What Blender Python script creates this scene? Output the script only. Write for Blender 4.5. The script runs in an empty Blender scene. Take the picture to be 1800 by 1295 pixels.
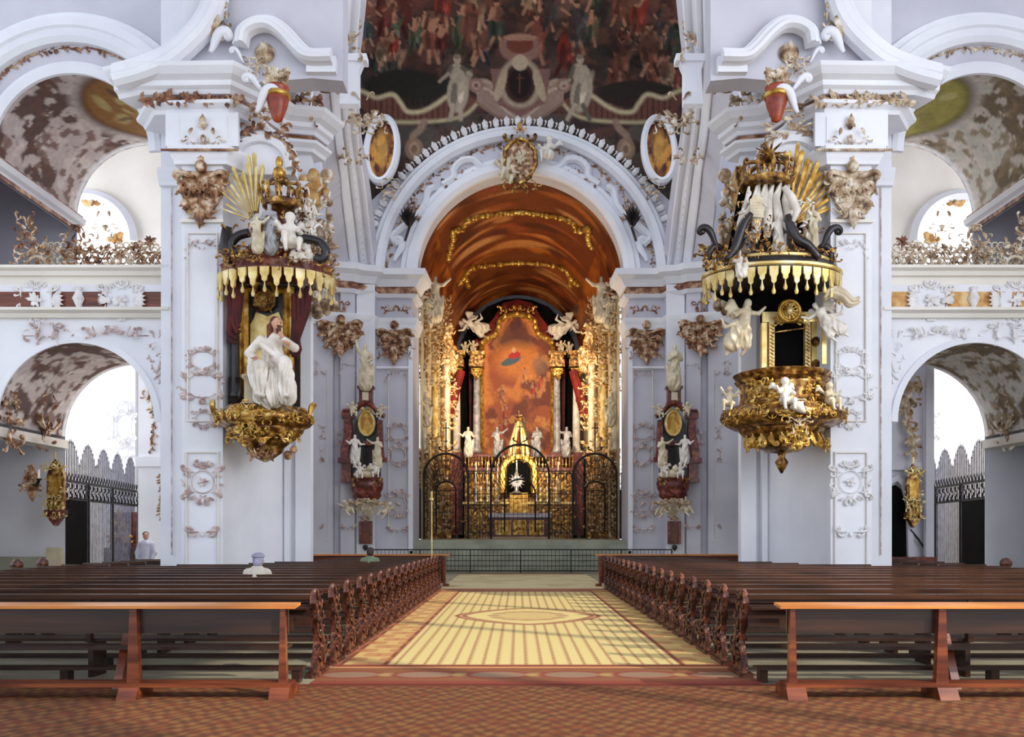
import bpy, math, random
import numpy as np
from mathutils import Vector, Matrix
PI = math.pi
sc = bpy.context.scene
COL = sc.collection
# ---------------------------------------------------------------- camera, world, sun, exposure
F, CX, HY, EYE = 1560.0, 911.0, 937.0, 1.7       # focal length in pixels, vanishing point, eye height
cam = bpy.data.objects.new('camera', bpy.data.cameras.new('camera'))
COL.objects.link(cam); sc.camera = cam
cam.location = (0, 0, EYE); cam.rotation_euler = (PI/2, 0, 0)
cam.data.sensor_fit = 'HORIZONTAL'; cam.data.sensor_width = 36
cam.data.lens = 36*F/1800
cam.data.shift_x = (900-CX)/1800; cam.data.shift_y = (HY-647.5)/1800
cam.data.clip_end = 300
w = bpy.data.worlds.new('World'); sc.world = w; w.use_nodes = True
bg = w.node_tree.nodes['Background']
bg.inputs[0].default_value = (0.80, 0.88, 1.0, 1); bg.inputs[1].default_value = 1.55
def lamp(name, kind, loc, energy, color=(1,1,1), size=1.0, rot=None, target=None, size_y=None, angle=None):
    l = bpy.data.lights.new(name, kind); l.energy = energy; l.color = color
    if kind == 'AREA':
        l.size = size
        if size_y: l.shape = 'RECTANGLE'; l.size_y = size_y
    elif kind == 'SUN': l.angle = angle or 0.009
    elif kind in ('POINT', 'SPOT'): l.shadow_soft_size = size
    o = bpy.data.objects.new(name, l); COL.objects.link(o); o.location = loc
    if target is not None:
        o.rotation_euler = (Vector(target)-Vector(loc)).to_track_quat('-Z', 'Y').to_euler()
    elif rot: o.rotation_euler = rot
    return o
# sunlight slanting in from the windows of the right-hand aisle
SUN_DIR = Vector((-math.cos(math.radians(36)), math.sin(math.radians(36)), -0.60)).normalized()
lamp('sun', 'SUN', (20, -5, 20), 3.9, (1.0, 0.90, 0.72), target=Vector((20,-5,20))+SUN_DIR, angle=0.012)
# added warm fill lights for the choir, floating unseen before and behind the arch
cl_ = lamp('choir_lamp', 'SPOT', (0.1, 37.5, 13.0), 8000, (1.0, 0.80, 0.56), 0.6, target=(0, 56, 8)); cl_.data.spot_size = math.radians(54); cl_.data.spot_blend = 0.6
lamp('choir_vault_lamp', 'AREA', (0.1, 44.0, 5.5), 800, (1.0, 0.80, 0.54), 3.0, target=(0.1, 49.5, 17))
# daylight from the tall windows on the right of the nave
lamp('nave_daylight', 'AREA', (16.3, 3.0, 9.3), 2600, (0.95, 0.97, 1.0), 20, target=(-7, 16, 7), size_y=12)
# daylight from the outer windows of the transepts, plus unseen fills added behind the piers for gallery and aisle
for sx in (-1, 1):
    lamp('gallery_daylight', 'AREA', (0.2+sx*10.3, 29.2, 12.5), 45, (0.95, 0.97, 1.0), 2.0, target=(0.2+sx*13.9, 24.8, 10.5)); lamp('aisle_daylight', 'AREA', (0.2+sx*10.3, 28.4, 4.5), 90, (1.0, 0.98, 0.95), 2.0, target=(0.2+sx*13.7, 24.3, 2.8))
for sx in (-1, 1):
    for z, e in ((4.6, 800), (12.5, 420)): lamp('transept_daylight', 'AREA', (0.2+sx*20.5, 29.5, z), e, (0.93, 0.96, 1.0), 7, target=(0.2+sx*13, 29.8, z), size_y=5)
vs = sc.view_settings
vs.view_transform = 'Standard'; vs.look = 'None'; vs.gamma = 1; vs.use_curve_mapping = False
vs.exposure = 0.0

# ---------------------------------------------------------------- helpers
AX = [0.2]                    # axis of the church (mirror plane)
MIR = [False]
def P(px, py, d): return Vector(((px-CX)*d/F, d, EYE+(HY-py)*d/F))
def mx(v):
    return Vector((2*AX[0]-v[0], v[1], v[2])) if MIR[0] else Vector(v)
WORLD = {}
def say(t):      # name the two sides by what stands there: the seated statue and the pulpit
    for a, b in (('left-hand pier','nave pier'),('right-hand pier','nave pier'),('right-hand',''),('left of the painting','on the statue side'),('right of the painting','on the pulpit side'),
                 ('on the left of the','on the statue side of the'),('on the right of the','on the pulpit side of the'),(', left of the',', statue side of the'),(', right of the',', pulpit side of the'),
                 ('left of the','statue side of the'),('right of the','pulpit side of the'),('lower left corner','statue-side corner'),('lower right corner','pulpit-side corner'),(' left ',' statue-side '),(' right ',' pulpit-side ')):
        t = t.replace(a, b)
    return t
def props(o, label=None, cat=None, group=None, kind=None):
    if label: o['label'] = say(label)
    if cat: o['category'] = cat
    if group: o['group'] = say(group)
    if kind: o['kind'] = kind
    return o
def thing(name, loc, label=None, cat=None, group=None):
    o = bpy.data.objects.new(name, None); COL.objects.link(o)
    l = mx(loc); o.location = l; o.empty_display_size = 0.2
    WORLD[o.name] = l
    return props(o, label, cat, group)
def frame_y(px, py, d):      # plane facing the camera; local unit = one photo pixel at depth d
    k = d/F
    return (P(px, py, d), Vector((k,0,0)), Vector((0,0,k)), Vector((0,-k,0)))
def frame_dir(o, u, k):      # vertical plane running along u
    u = Vector((u[0], u[1], 0)).normalized()
    n = Vector((u.y, -u.x, 0))
    return (Vector(o), u*k, Vector((0,0,k)), n*k)
def L(fr, u, v, n=0.0): return fr[0]+fr[1]*u+fr[2]*v+fr[3]*n
def sub(fr, u, v, n=0.0, s=1.0): return (L(fr,u,v,n), fr[1]*s, fr[2]*s, fr[3]*s)

class MB:
    def __init__(self): self.v = []; self.f = []; self.n = 0; self.mi = []; self.cur = 0
    def add(self, vs, fs):
        b = self.n
        self.v.extend([(p[0],p[1],p[2]) for p in vs]); self.n += len(vs)
        self.f.extend([tuple(i+b for i in f) for f in fs]); self.mi.extend([self.cur]*len(fs))
        return self
    def box(self, x0,x1,y0,y1,z0,z1):
        return self.add([(x0,y0,z0),(x1,y0,z0),(x1,y1,z0),(x0,y1,z0),(x0,y0,z1),(x1,y0,z1),(x1,y1,z1),(x0,y1,z1)],
            [(0,3,2,1),(4,5,6,7),(0,1,5,4),(1,2,6,5),(2,3,7,6),(3,0,4,7)])
    def fbox(self, fr, u0,u1,v0,v1,n0,n1):
        return self.add([L(fr,u,v,n) for n in (n0,n1) for v in (v0,v1) for u in (u0,u1)],
            [(0,2,3,1),(4,5,7,6),(0,1,5,4),(1,3,7,5),(3,2,6,7),(2,0,4,6)])
    def prism(self, pts, off):
        n = len(pts); pts = [Vector(p) for p in pts]; off = Vector(off)
        return self.add(pts+[p+off for p in pts], [tuple(range(n-1,-1,-1)), tuple(range(n,2*n))]+[(i,(i+1)%n,n+(i+1)%n,n+i) for i in range(n)])
    def fpoly(self, fr, pts, n0, n1):     # polygon in a frame, extruded along the normal
        return self.prism([L(fr,u,v,n0) for u,v in pts], fr[3]*(n1-n0))
    def tube(self, pts, r, n=6, cap=True, closed=False, flat=1.0, nrm=None):
        pts = [Vector(p) for p in pts]; m = len(pts)
        if m < 2: return self
        rs = r if hasattr(r, '__len__') else [r]*m
        T = []
        for i in range(m):
            a = pts[(i-1)%m] if (closed or i>0) else pts[i]
            b = pts[(i+1)%m] if (closed or i<m-1) else pts[i]
            t = b-a; T.append(t.normalized() if t.length>1e-9 else Vector((0,0,1)))
        up = Vector(nrm).normalized() if nrm is not None else (Vector((0,0,1)) if abs(T[0].z)<0.9 else Vector((1,0,0)))
        vs = []
        for i in range(m):
            s = T[i].cross(up)
            if s.length < 1e-5: s = T[i].orthogonal()
            s.normalize(); q = s.cross(T[i]).normalized()
            if nrm is None: up = q
            for j in range(n):
                a = 2*PI*(j+0.5)/n
                vs.append(pts[i]+s*(math.cos(a)*rs[i])+q*(math.sin(a)*rs[i]*flat))
        fs = []
        for i in range(m if closed else m-1):
            k = (i+1)%m
            for j in range(n):
                l = (j+1)%n; fs.append((i*n+j, k*n+j, k*n+l, i*n+l))
        if cap and not closed:
            fs.append(tuple(range(n))); fs.append(tuple((m-1)*n+j for j in range(n-1,-1,-1)))
        return self.add(vs, fs)
    def lathe(self, prof, c, n=24, a0=0.0, a1=2*PI, lobes=0, amp=0.0, sx=1.0, sy=1.0):
        c = Vector(c); full = abs(a1-a0-2*PI) < 1e-6; m = n if full else n+1
        vs = []
        for r, z in prof:
            for j in range(m):
                a = a0+(a1-a0)*j/n; rr = r*(1+amp*math.cos(lobes*a)) if lobes else r
                vs.append((c.x+rr*math.cos(a)*sx, c.y+rr*math.sin(a)*sy, c.z+z))
        fs = []
        for i in range(len(prof)-1):
            for j in range(n):
                k = (j+1)%m; fs.append((i*m+j, i*m+k, (i+1)*m+k, (i+1)*m+j))
        if full:
            fs.append(tuple(range(m-1,-1,-1))); fs.append(tuple((len(prof)-1)*m+j for j in range(m)))
        return self.add(vs, fs)
    def ball(self, c, r, nu=8, nv=6):
        c = Vector(c); r = r if hasattr(r,'__len__') else (r,r,r)
        vs = [(c.x, c.y, c.z-r[2])]
        for i in range(1, nv):
            ph = PI*i/nv-PI/2
            for j in range(nu):
                a = 2*PI*j/nu
                vs.append((c.x+r[0]*math.cos(ph)*math.cos(a), c.y+r[1]*math.cos(ph)*math.sin(a), c.z+r[2]*math.sin(ph)))
        vs.append((c.x, c.y, c.z+r[2])); fs = []; e = len(vs)-1
        for j in range(nu):
            k = (j+1)%nu
            fs.append((0, 1+k, 1+j)); fs.append((e, e-nu+j, e-nu+k))
            for i in range(nv-2): fs.append((1+i*nu+j, 1+i*nu+k, 1+(i+1)*nu+k, 1+(i+1)*nu+j))
        return self.add(vs, fs)
    def mold(self, path, prof, N, closed=False):   # sweep a profile (side, out) along a path lying in a plane with normal N
        path = [Vector(p) for p in path]; m = len(path); N = Vector(N).normalized(); np_ = len(prof); vs = []
        for i in range(m):
            a = path[(i-1)%m] if (closed or i>0) else path[i]
            b = path[(i+1)%m] if (closed or i<m-1) else path[i]
            t1 = (path[i]-a); t2 = (b-path[i])
            t1 = t1.normalized() if t1.length>1e-9 else t2.normalized()
            t2 = t2.normalized() if t2.length>1e-9 else t1
            s1 = N.cross(t1); s2 = N.cross(t2); s = (s1+s2); s = s/max(0.35, s.length*0.5)*0.5 if s.length>1e-6 else s1
            if s.length>1e-6: s = s.normalized()*min(1.8, 1/max(0.45, s.normalized().dot(s1.normalized())))
            for a_, b_ in prof: vs.append(path[i]+s*a_+N*b_)
        fs = []
        for i in range(m if closed else m-1):
            k = (i+1)%m
            for j in range(np_-1): fs.append((i*np_+j, i*np_+j+1, k*np_+j+1, k*np_+j))
        if not closed:
            fs.append(tuple(range(np_-1,-1,-1))); fs.append(tuple((m-1)*np_+j for j in range(np_)))
        return self.add(vs, fs)
    def grid(self, nu, nv, fn):
        vs = [fn(i/nu, j/nv) for j in range(nv+1) for i in range(nu+1)]
        return self.add(vs, [(j*(nu+1)+i, j*(nu+1)+i+1, (j+1)*(nu+1)+i+1, (j+1)*(nu+1)+i) for j in range(nv) for i in range(nu)])
    def mesh(self, vf, M):      # add a ready mesh through a matrix
        v, f = vf; A = np.array(M); w_ = v@A[:3,:3].T+A[:3,3]
        return self.add(w_.tolist(), f)
    def build(self, name, mat, parent=None, smooth=False, colors=None, label=None, **kw):
        return mesh_obj(name, np.array(self.v, dtype=float).reshape(-1,3), self.f, mat, parent, smooth, colors, self.mi, label=label, **kw)

def mesh_obj(name, v, f, mat, parent=None, smooth=False, colors=None, mi=None, label=None, cat=None, group=None, kind=None):
    if MIR[0]:
        v = v.copy(); v[:,0] = 2*AX[0]-v[:,0]; f = [tuple(reversed(q)) for q in f]
    org = np.zeros(3)
    if parent is not None: org = np.array(WORLD[parent.name])
    elif len(v): org = np.array([(v[:,0].min()+v[:,0].max())/2, (v[:,1].min()+v[:,1].max())/2, v[:,2].min()])
    me = bpy.data.meshes.new(name)
    me.from_pydata((v-org).tolist(), [], f)
    mats = mat if isinstance(mat, (list, tuple)) else [mat]
    for m in mats: me.materials.append(M[m] if isinstance(m, str) else m)
    if mi is not None and len(mats) > 1: me.polygons.foreach_set('material_index', np.array(mi, dtype=np.int32))
    if smooth: me.polygons.foreach_set('use_smooth', np.ones(len(f), dtype=bool))
    if colors is not None:
        at = me.color_attributes.new('paint', 'FLOAT_COLOR', 'POINT')
        c = np.ones((len(v),4)); c[:,:3] = colors; at.data.foreach_set('color', c.ravel())
    me.update()
    o = bpy.data.objects.new(name, me); COL.objects.link(o)
    if parent is not None:
        o.parent = parent; WORLD[o.name] = Vector(org)
    else:
        o.location = org; WORLD[o.name] = Vector(org)
    return props(o, label, cat, group, kind)
def copy_tree(o, loc=None, parent=None):
    c = o.copy(); COL.objects.link(c)
    if parent is not None: c.parent = parent
    if loc is not None: c.location = loc
    WORLD[c.name] = Vector(c.location)
    for ch in list(o.children): copy_tree(ch, None, c)
    return c

# ---------------------------------------------------------------- materials
M = {}
def srgb(r, g, b):
    f = lambda c: (c/255/12.92 if c <= 10 else ((c/255+0.055)/1.055)**2.4)
    return (f(r), f(g), f(b))
def mat(name, stops, scale=3.0, rough=0.6, metal=0.0, detail=4.0, bump=0.0, spec=0.5, dist=0.0, bscale=None, stretch=None):
    m = bpy.data.materials.new(name); m.use_nodes = True; M[name] = m
    nt = m.node_tree; b = nt.nodes['Principled BSDF']
    b.inputs['Roughness'].default_value = rough; b.inputs['Metallic'].default_value = metal
    b.inputs['Specular IOR Level'].default_value = spec
    tc = nt.nodes.new('ShaderNodeTexCoord'); co = tc.outputs['Object']
    if stretch:
        mp = nt.nodes.new('ShaderNodeMapping'); mp.inputs['Scale'].default_value = stretch
        nt.links.new(co, mp.inputs['Vector']); co = mp.outputs['Vector']
    nz = nt.nodes.new('ShaderNodeTexNoise'); nz.inputs['Scale'].default_value = scale; nz.inputs['Detail'].default_value = detail
    nz.inputs['Distortion'].default_value = dist
    nt.links.new(co, nz.inputs['Vector'])
    cr = nt.nodes.new('ShaderNodeValToRGB'); el = cr.color_ramp.elements
    while len(el) < len(stops): el.new(0.5)
    for e, (p, c) in zip(el, stops): e.position = p; e.color = (*srgb(*c), 1)
    nt.links.new(nz.outputs['Fac'], cr.inputs['Fac']); nt.links.new(cr.outputs['Color'], b.inputs['Base Color'])
    if bump:
        n2 = nt.nodes.new('ShaderNodeTexNoise'); n2.inputs['Scale'].default_value = bscale or scale*4; n2.inputs['Detail'].default_value = 3
        nt.links.new(co, n2.inputs['Vector'])
        bp = nt.nodes.new('ShaderNodeBump'); bp.inputs['Strength'].default_value = bump; bp.inputs['Distance'].default_value = 0.03
        nt.links.new(n2.outputs['Fac'], bp.inputs['Height']); nt.links.new(bp.outputs['Normal'], b.inputs['Normal'])
    return m
def paint_mat(name, rough=0.75, noise=0.12, scale=6.0, emit=0.0):
    m = bpy.data.materials.new(name); m.use_nodes = True; M[name] = m
    nt = m.node_tree; b = nt.nodes['Principled BSDF']; b.inputs['Roughness'].default_value = rough
    b.inputs['Specular IOR Level'].default_value = 0.25
    at = nt.nodes.new('ShaderNodeAttribute'); at.attribute_name = 'paint'
    tc = nt.nodes.new('ShaderNodeTexCoord'); nz = nt.nodes.new('ShaderNodeTexNoise'); nz.inputs['Scale'].default_value = scale; nz.inputs['Detail'].default_value = 6
    nt.links.new(tc.outputs['Object'], nz.inputs['Vector'])
    mr = nt.nodes.new('ShaderNodeMapRange'); mr.inputs[1].default_value = 0.3; mr.inputs[2].default_value = 0.7
    mr.inputs[3].default_value = 1-noise; mr.inputs[4].default_value = 1+noise
    nt.links.new(nz.outputs['Fac'], mr.inputs[0])
    hs = nt.nodes.new('ShaderNodeMix'); hs.data_type = 'RGBA'; hs.blend_type = 'MULTIPLY'; hs.inputs[0].default_value = 1.0
    nt.links.new(at.outputs['Color'], hs.inputs[6]); nt.links.new(mr.outputs[0], hs.inputs[7])
    nt.links.new(hs.outputs[2], b.inputs['Base Color'])
    return m
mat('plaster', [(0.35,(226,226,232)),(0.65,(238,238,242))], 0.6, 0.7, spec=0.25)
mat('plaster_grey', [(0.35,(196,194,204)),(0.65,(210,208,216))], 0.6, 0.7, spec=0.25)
mat('plaster_warm', [(0.35,(222,214,202)),(0.65,(240,234,224))], 0.4, 0.75, spec=0.2)
mat('stucco_rose', [(0.3,(140,108,100)),(0.5,(196,172,164)),(0.65,(226,214,210))], 5, 0.6)
mat('stucco_white', [(0.3,(214,208,204)),(0.7,(240,238,238))], 5, 0.55)
mat('bronze_stucco', [(0.32,(62,34,22)),(0.45,(134,88,56)),(0.54,(176,136,98)),(0.66,(222,204,180))], 4.5, 0.45, 0.15)
mat('bronze_pale', [(0.32,(96,70,48)),(0.46,(170,142,110)),(0.58,(206,188,162)),(0.68,(236,226,212))], 4.5, 0.5, 0.05)
mat('frieze_brown', [(0.3,(70,38,26)),(0.5,(140,92,66)),(0.66,(196,160,128))], 4, 0.5, 0.1)
mat('gold', [(0.3,(120,76,24)),(0.5,(194,146,58)),(0.7,(240,214,130))], 5, 0.34, 0.55)
mat('gilt_cream', [(0.3,(104,62,28)),(0.46,(184,136,70)),(0.62,(236,218,176))], 6, 0.38, 0.2)
mat('gold_pale', [(0.3,(186,150,78)),(0.5,(224,196,122)),(0.7,(246,230,180))], 3, 0.36, 0.4)
mat('gold_dark', [(0.3,(44,26,12)),(0.45,(104,66,26)),(0.58,(172,124,54)),(0.7,(232,204,130))], 6, 0.32, 0.5)
mat('marble_white', [(0.3,(206,196,182)),(0.6,(236,228,216)),(0.75,(246,242,236))], 3, 0.45)
mat('marble_cream', [(0.3,(178,160,130)),(0.6,(224,210,180)),(0.75,(240,230,208))], 3, 0.45)
mat('marble_grey', [(0.3,(120,118,124)),(0.5,(170,168,172)),(0.7,(214,212,214))], 1.6, 0.3, dist=1.5)
mat('marble_red', [(0.3,(52,16,12)),(0.5,(100,38,28)),(0.7,(160,92,74))], 4, 0.3, dist=1.0)
mat('marble_dark', [(0.3,(22,18,18)),(0.6,(44,38,38))], 3, 0.3)
mat('velvet_red', [(0.3,(44,8,10)),(0.6,(84,20,20))], 3, 0.8)
mat('curtain_red', [(0.3,(96,16,14)),(0.6,(150,36,24))], 2, 0.75)
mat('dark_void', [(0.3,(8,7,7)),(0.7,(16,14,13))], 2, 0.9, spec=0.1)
mat('iron', [(0.3,(14,12,12)),(0.7,(34,28,26))], 5, 0.5, 0.3)
mat('iron_grey', [(0.3,(66,64,74)),(0.7,(112,108,122))], 5, 0.55, 0.2)
mat('wood_dark', [(0.3,(34,19,13)),(0.7,(64,38,26))], 2, 0.30, stretch=(0.4,6,6))
mat('wood_carved', [(0.32,(34,15,10)),(0.5,(74,36,24)),(0.66,(128,76,54))], 11, 0.32, bump=0.6, bscale=18)
mat('wood_rail', [(0.3,(44,26,17)),(0.7,(82,50,31))], 2, 0.2, stretch=(0.4,6,6))  # lighter copy of the dark wood; lit top edges put into its colour
mat('wood_brown', [(0.3,(70,30,16)),(0.5,(104,48,26)),(0.7,(138,72,38))], 2, 0.3, stretch=(0.4,6,6))
mat('wood_honey', [(0.3,(170,94,36)),(0.6,(206,130,56)),(0.75,(226,160,84))], 2, 0.3, stretch=(0.4,6,6))
mat('stone_floor', [(0.3,(126,118,98)),(0.6,(152,144,122))], 1.2, 0.6)
mat('stone_step', [(0.3,(138,140,122)),(0.7,(170,172,152))], 1.2, 0.6)
mat('stone_beige', [(0.3,(164,148,118)),(0.7,(200,186,156))], 2, 0.6)
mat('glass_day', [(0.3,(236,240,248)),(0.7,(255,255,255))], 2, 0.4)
mat('skin', [(0.3,(196,142,116)),(0.7,(216,164,138))], 4, 0.6)
mat('hair_brown', [(0.3,(40,26,20)),(0.7,(66,44,34))], 12, 0.6)
mat('hair_auburn', [(0.3,(70,30,16)),(0.7,(112,56,32))], 10, 0.6)
mat('hair_grey', [(0.3,(128,124,146)),(0.7,(186,182,204))], 10, 0.7)
mat('cloth_cream', [(0.3,(190,180,164)),(0.7,(214,204,190))], 8, 0.85)
mat('cloth_green', [(0.3,(104,116,92)),(0.7,(134,146,116))], 8, 0.85)
mat('cloth_pale', [(0.3,(196,196,212)),(0.7,(220,220,234))], 8, 0.85)
mat('cloth_dark', [(0.3,(40,30,34)),(0.7,(66,48,50))], 8, 0.85)
mat('cloud_ochre', [(0.3,(150,92,34)),(0.5,(200,150,80)),(0.7,(226,200,150))], 3, 0.6)
mat('wax', [(0.3,(236,226,200)),(0.7,(248,242,224))], 3, 0.5)
mat('silver', [(0.3,(170,170,176)),(0.7,(230,230,234))], 3, 0.3, 0.6)
mat('urn_red', [(0.3,(110,34,18)),(0.6,(168,70,34)),(0.75,(206,130,60))], 3, 0.35)
paint_mat('fresco'); paint_mat('carpet', 0.95, 0.16, 60.0); paint_mat('oil_paint', 0.5, 0.15, 5.0)
def emit(name, k):
    b = M[name].node_tree.nodes['Principled BSDF']; b.inputs['Emission Color'].default_value = (1,1,1,1); b.inputs['Emission Strength'].default_value = k
emit('glass_day', 0.9)      # glow put in for the brightly lit stucco of the gallery lunettes
# ---------------------------------------------------------------- painted surfaces (colour attribute on a fine grid)
def vnoise(x, y, seed=0):
    xi = np.floor(x).astype(np.int64); yi = np.floor(y).astype(np.int64); xf = x-xi; yf = y-yi
    def h(a, b):
        n = (a*374761393+b*668265263+seed*974634777) & 0xffffffff
        n = ((n ^ (n >> 13))*1274126177) & 0xffffffff
        return ((n ^ (n >> 16)) & 0xffff)/65535.0
    u = xf*xf*(3-2*xf); v = yf*yf*(3-2*yf)
    return (h(xi,yi)*(1-u)+h(xi+1,yi)*u)*(1-v)+(h(xi,yi+1)*(1-u)+h(xi+1,yi+1)*u)*v
def fbm(x, y, seed=0, o=4):
    r = 0; a = 0.5; t = 0
    for i in range(o): r = r+a*vnoise(x*2**i, y*2**i, seed+i); t += a; a *= 0.5
    return r/t
class Canvas:        # coordinates in any rectangle (x0,y0)-(x1,y1); rows run with y
    def __init__(self, x0, y0, x1, y1, nx, ny, base):
        self.nx, self.ny = nx, ny
        self.X, self.Y = np.meshgrid(np.linspace(x0,x1,nx+1), np.linspace(y0,y1,ny+1))
        self.c = np.ones((ny+1, nx+1, 3))*np.array(srgb(*base))
    def put(self, mask, col, a=1.0):
        m = (np.clip(mask,0,1)*a)[...,None]; self.c = self.c*(1-m)+np.array(srgb(*col))*m
    def cloud(self, col, scale, lo=0.45, hi=0.65, seed=0, a=1.0, sy=1.0):
        n = fbm(self.X/scale, self.Y/scale*sy, seed, 5); self.put((n-lo)/(hi-lo), col, a)
    def ell(self, x, y, rx, ry, col, ang=0, a=1.0, soft=0.15):
        c, s = math.cos(ang), math.sin(ang); dx = self.X-x; dy = self.Y-y
        r = np.sqrt(((dx*c+dy*s)/rx)**2+((-dx*s+dy*c)/ry)**2); self.put((1-r)/soft+0.5, col, a)
    def dist(self, pts):
        d = np.full(self.X.shape, 1e9)
        for (ax, ay), (bx, by) in zip(pts, pts[1:]):
            ex, ey = bx-ax, by-ay; t = np.clip(((self.X-ax)*ex+(self.Y-ay)*ey)/max(1e-9, ex*ex+ey*ey), 0, 1)
            d = np.minimum(d, np.hypot(self.X-ax-t*ex, self.Y-ay-t*ey))
        return d
    def line(self, pts, wd, col, a=1.0, soft=None):
        s = soft or wd*0.35; self.put((wd/2-self.dist(pts))/s+0.5, col, a)
    def rect(self, x0,y0,x1,y1,col,a=1.0): self.put(((self.X>=x0)&(self.X<=x1)&(self.Y>=y0)&(self.Y<=y1)).astype(float), col, a)
    def poly(self, pts, col, a=1.0):
        ins = np.zeros(self.X.shape, bool); n = len(pts)
        for i in range(n):
            (ax,ay),(bx,by) = pts[i], pts[(i+1)%n]
            if abs(by-ay) < 1e-9: continue
            ins ^= ((ay > self.Y) != (by > self.Y)) & (self.X < (bx-ax)*(self.Y-ay)/(by-ay)+ax)
        self.put(ins.astype(float), col, a)
    def person(self, x, y, s, rng, cloth, skin=(172,124,98), hair=(58,38,28)):      # an anonymous painted figure, s = height
        ln = rng.uniform(-0.25,0.25); k = tuple(int(c*0.6) for c in cloth); l = tuple(min(255,int(c*1.3)+16) for c in cloth)
        self.ell(x+ln*s*0.2, y+s*0.20, s*0.17, s*0.32, cloth, ln); self.ell(x-s*0.06+ln*s*0.2, y+s*0.24, s*0.05, s*0.24, k, ln, 0.8)
        self.ell(x+s*0.07, y+s*0.18, s*0.045, s*0.2, l, ln, 0.8)
        self.ell(x, y-s*0.10, s*0.12, s*0.16, cloth if rng.random()<0.6 else skin, -ln)
        for q in (-1,1):
            ex = x+q*s*rng.uniform(0.12,0.2); ey = y-s*rng.uniform(-0.04,0.12); hx_ = ex+q*s*rng.uniform(-.14,.16); hy_ = ey-s*rng.uniform(-.14,.18)
            self.line([(x+q*s*0.09,y-s*0.19),(ex,ey)], s*0.075, k if rng.random()<.5 else skin); self.line([(ex,ey),(hx_,hy_)], s*0.05, skin, .8)
            self.line([(x+q*s*0.06,y+s*0.4),(x+q*s*rng.uniform(0.05,0.2),y+s*0.62)], s*0.07, skin if rng.random()<0.6 else k)
        self.ell(x+ln*s*0.1, y-s*0.32, s*0.06, s*0.075, skin); self.ell(x+ln*s*0.1, y-s*0.365, s*0.058, s*0.04, hair); self.ell(x+q*s*.12, y+s*.05, s*.07, s*.2, cloth, q*.5, .8, .5)
    def cols(self): return self.c.reshape(-1,3)
def painted(name, cv, fn, matn='fresco', parent=None, flip=False, thick=0.0, **kw):   # fn(i/nx, j/ny) -> point
    m = MB(); nx, ny = cv.nx, cv.ny
    vs = [fn(i/nx, j/ny) for j in range(ny+1) for i in range(nx+1)]; w_ = nx+1
    fs = [(j*w_+i, j*w_+i+1, (j+1)*w_+i+1, (j+1)*w_+i) for j in range(ny) for i in range(nx)]
    if flip: fs = [tuple(reversed(q)) for q in fs]
    m.add(vs, fs)
    return m.build(name, matn, parent, True, cv.cols(), **kw)

# ---------------------------------------------------------------- implicit surfaces for bodies
def nets(f, lo, hi, h):
    ax = [np.arange(lo[i]-2*h, hi[i]+3*h, h) for i in range(3)]
    G = np.meshgrid(*ax, indexing='ij'); V = f(*G); S = V < 0
    nx, ny, nz = V.shape; C = np.zeros((nx-1,ny-1,nz-1,3)); N = np.zeros((nx-1,ny-1,nz-1))
    idx = np.stack(np.meshgrid(np.arange(nx),np.arange(ny),np.arange(nz),indexing='ij'),-1).astype(float)
    quads = []
    for a in range(3):
        s0 = [slice(None)]*3; s1 = [slice(None)]*3; s0[a] = slice(0,-1); s1[a] = slice(1,None); s0=tuple(s0); s1=tuple(s1)
        x = S[s0] != S[s1]; d = V[s0]-V[s1]; t = np.where(x, V[s0]/np.where(np.abs(d)<1e-12,1,d), 0)
        p = idx[s0].copy(); p[...,a] += t; p *= x[...,None]
        b, c = [k for k in range(3) if k != a]
        for db in (0,1):
            for dc in (0,1):
                sl = [slice(None)]*3
                sl[b] = slice(db, V.shape[b]-1+db); sl[c] = slice(dc, V.shape[c]-1+dc); sl = tuple(sl)
                C += p[sl]; N += x[sl]
        I = np.argwhere(x); ok = (I[:,b]>0)&(I[:,c]>0)&(I[:,b]<V.shape[b]-1)&(I[:,c]<V.shape[c]-1); I = I[ok]
        eb = np.zeros(3,int); eb[b] = 1; ec = np.zeros(3,int); ec[c] = 1
        q = np.stack([I-eb-ec, I-ec, I, I-eb], 1)
        ins = S[s0][tuple(I.T)]
        if a == 1: ins = ~ins
        q[~ins] = q[~ins][:,::-1]
        quads.append(q)
    m = N > 0; ids = -np.ones(N.shape, int); ids[m] = np.arange(m.sum())
    v = C[m]/N[m][:,None]
    v = v*h+np.array([a_[0] for a_ in ax])
    Q = np.concatenate(quads); fi = ids[Q[...,0],Q[...,1],Q[...,2]]
    return v, fi[:, ::-1].tolist()
def smin(a, b, k):
    h = np.clip(0.5+0.5*(b-a)/k, 0, 1); return b*(1-h)+a*h-k*h*(1-h)
def s_cap(X,Y,Z,a,b,ra,rb):
    e = [b[i]-a[i] for i in range(3)]; l2 = max(1e-9, sum(c*c for c in e))
    t = np.clip(((X-a[0])*e[0]+(Y-a[1])*e[1]+(Z-a[2])*e[2])/l2, 0, 1)
    return np.sqrt((X-a[0]-t*e[0])**2+(Y-a[1]-t*e[1])**2+(Z-a[2]-t*e[2])**2)-(ra+(rb-ra)*t)
def s_ell(X,Y,Z,c,r):
    return (np.sqrt(((X-c[0])/r[0])**2+((Y-c[1])/r[1])**2+((Z-c[2])/r[2])**2)-1)*min(r)
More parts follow.
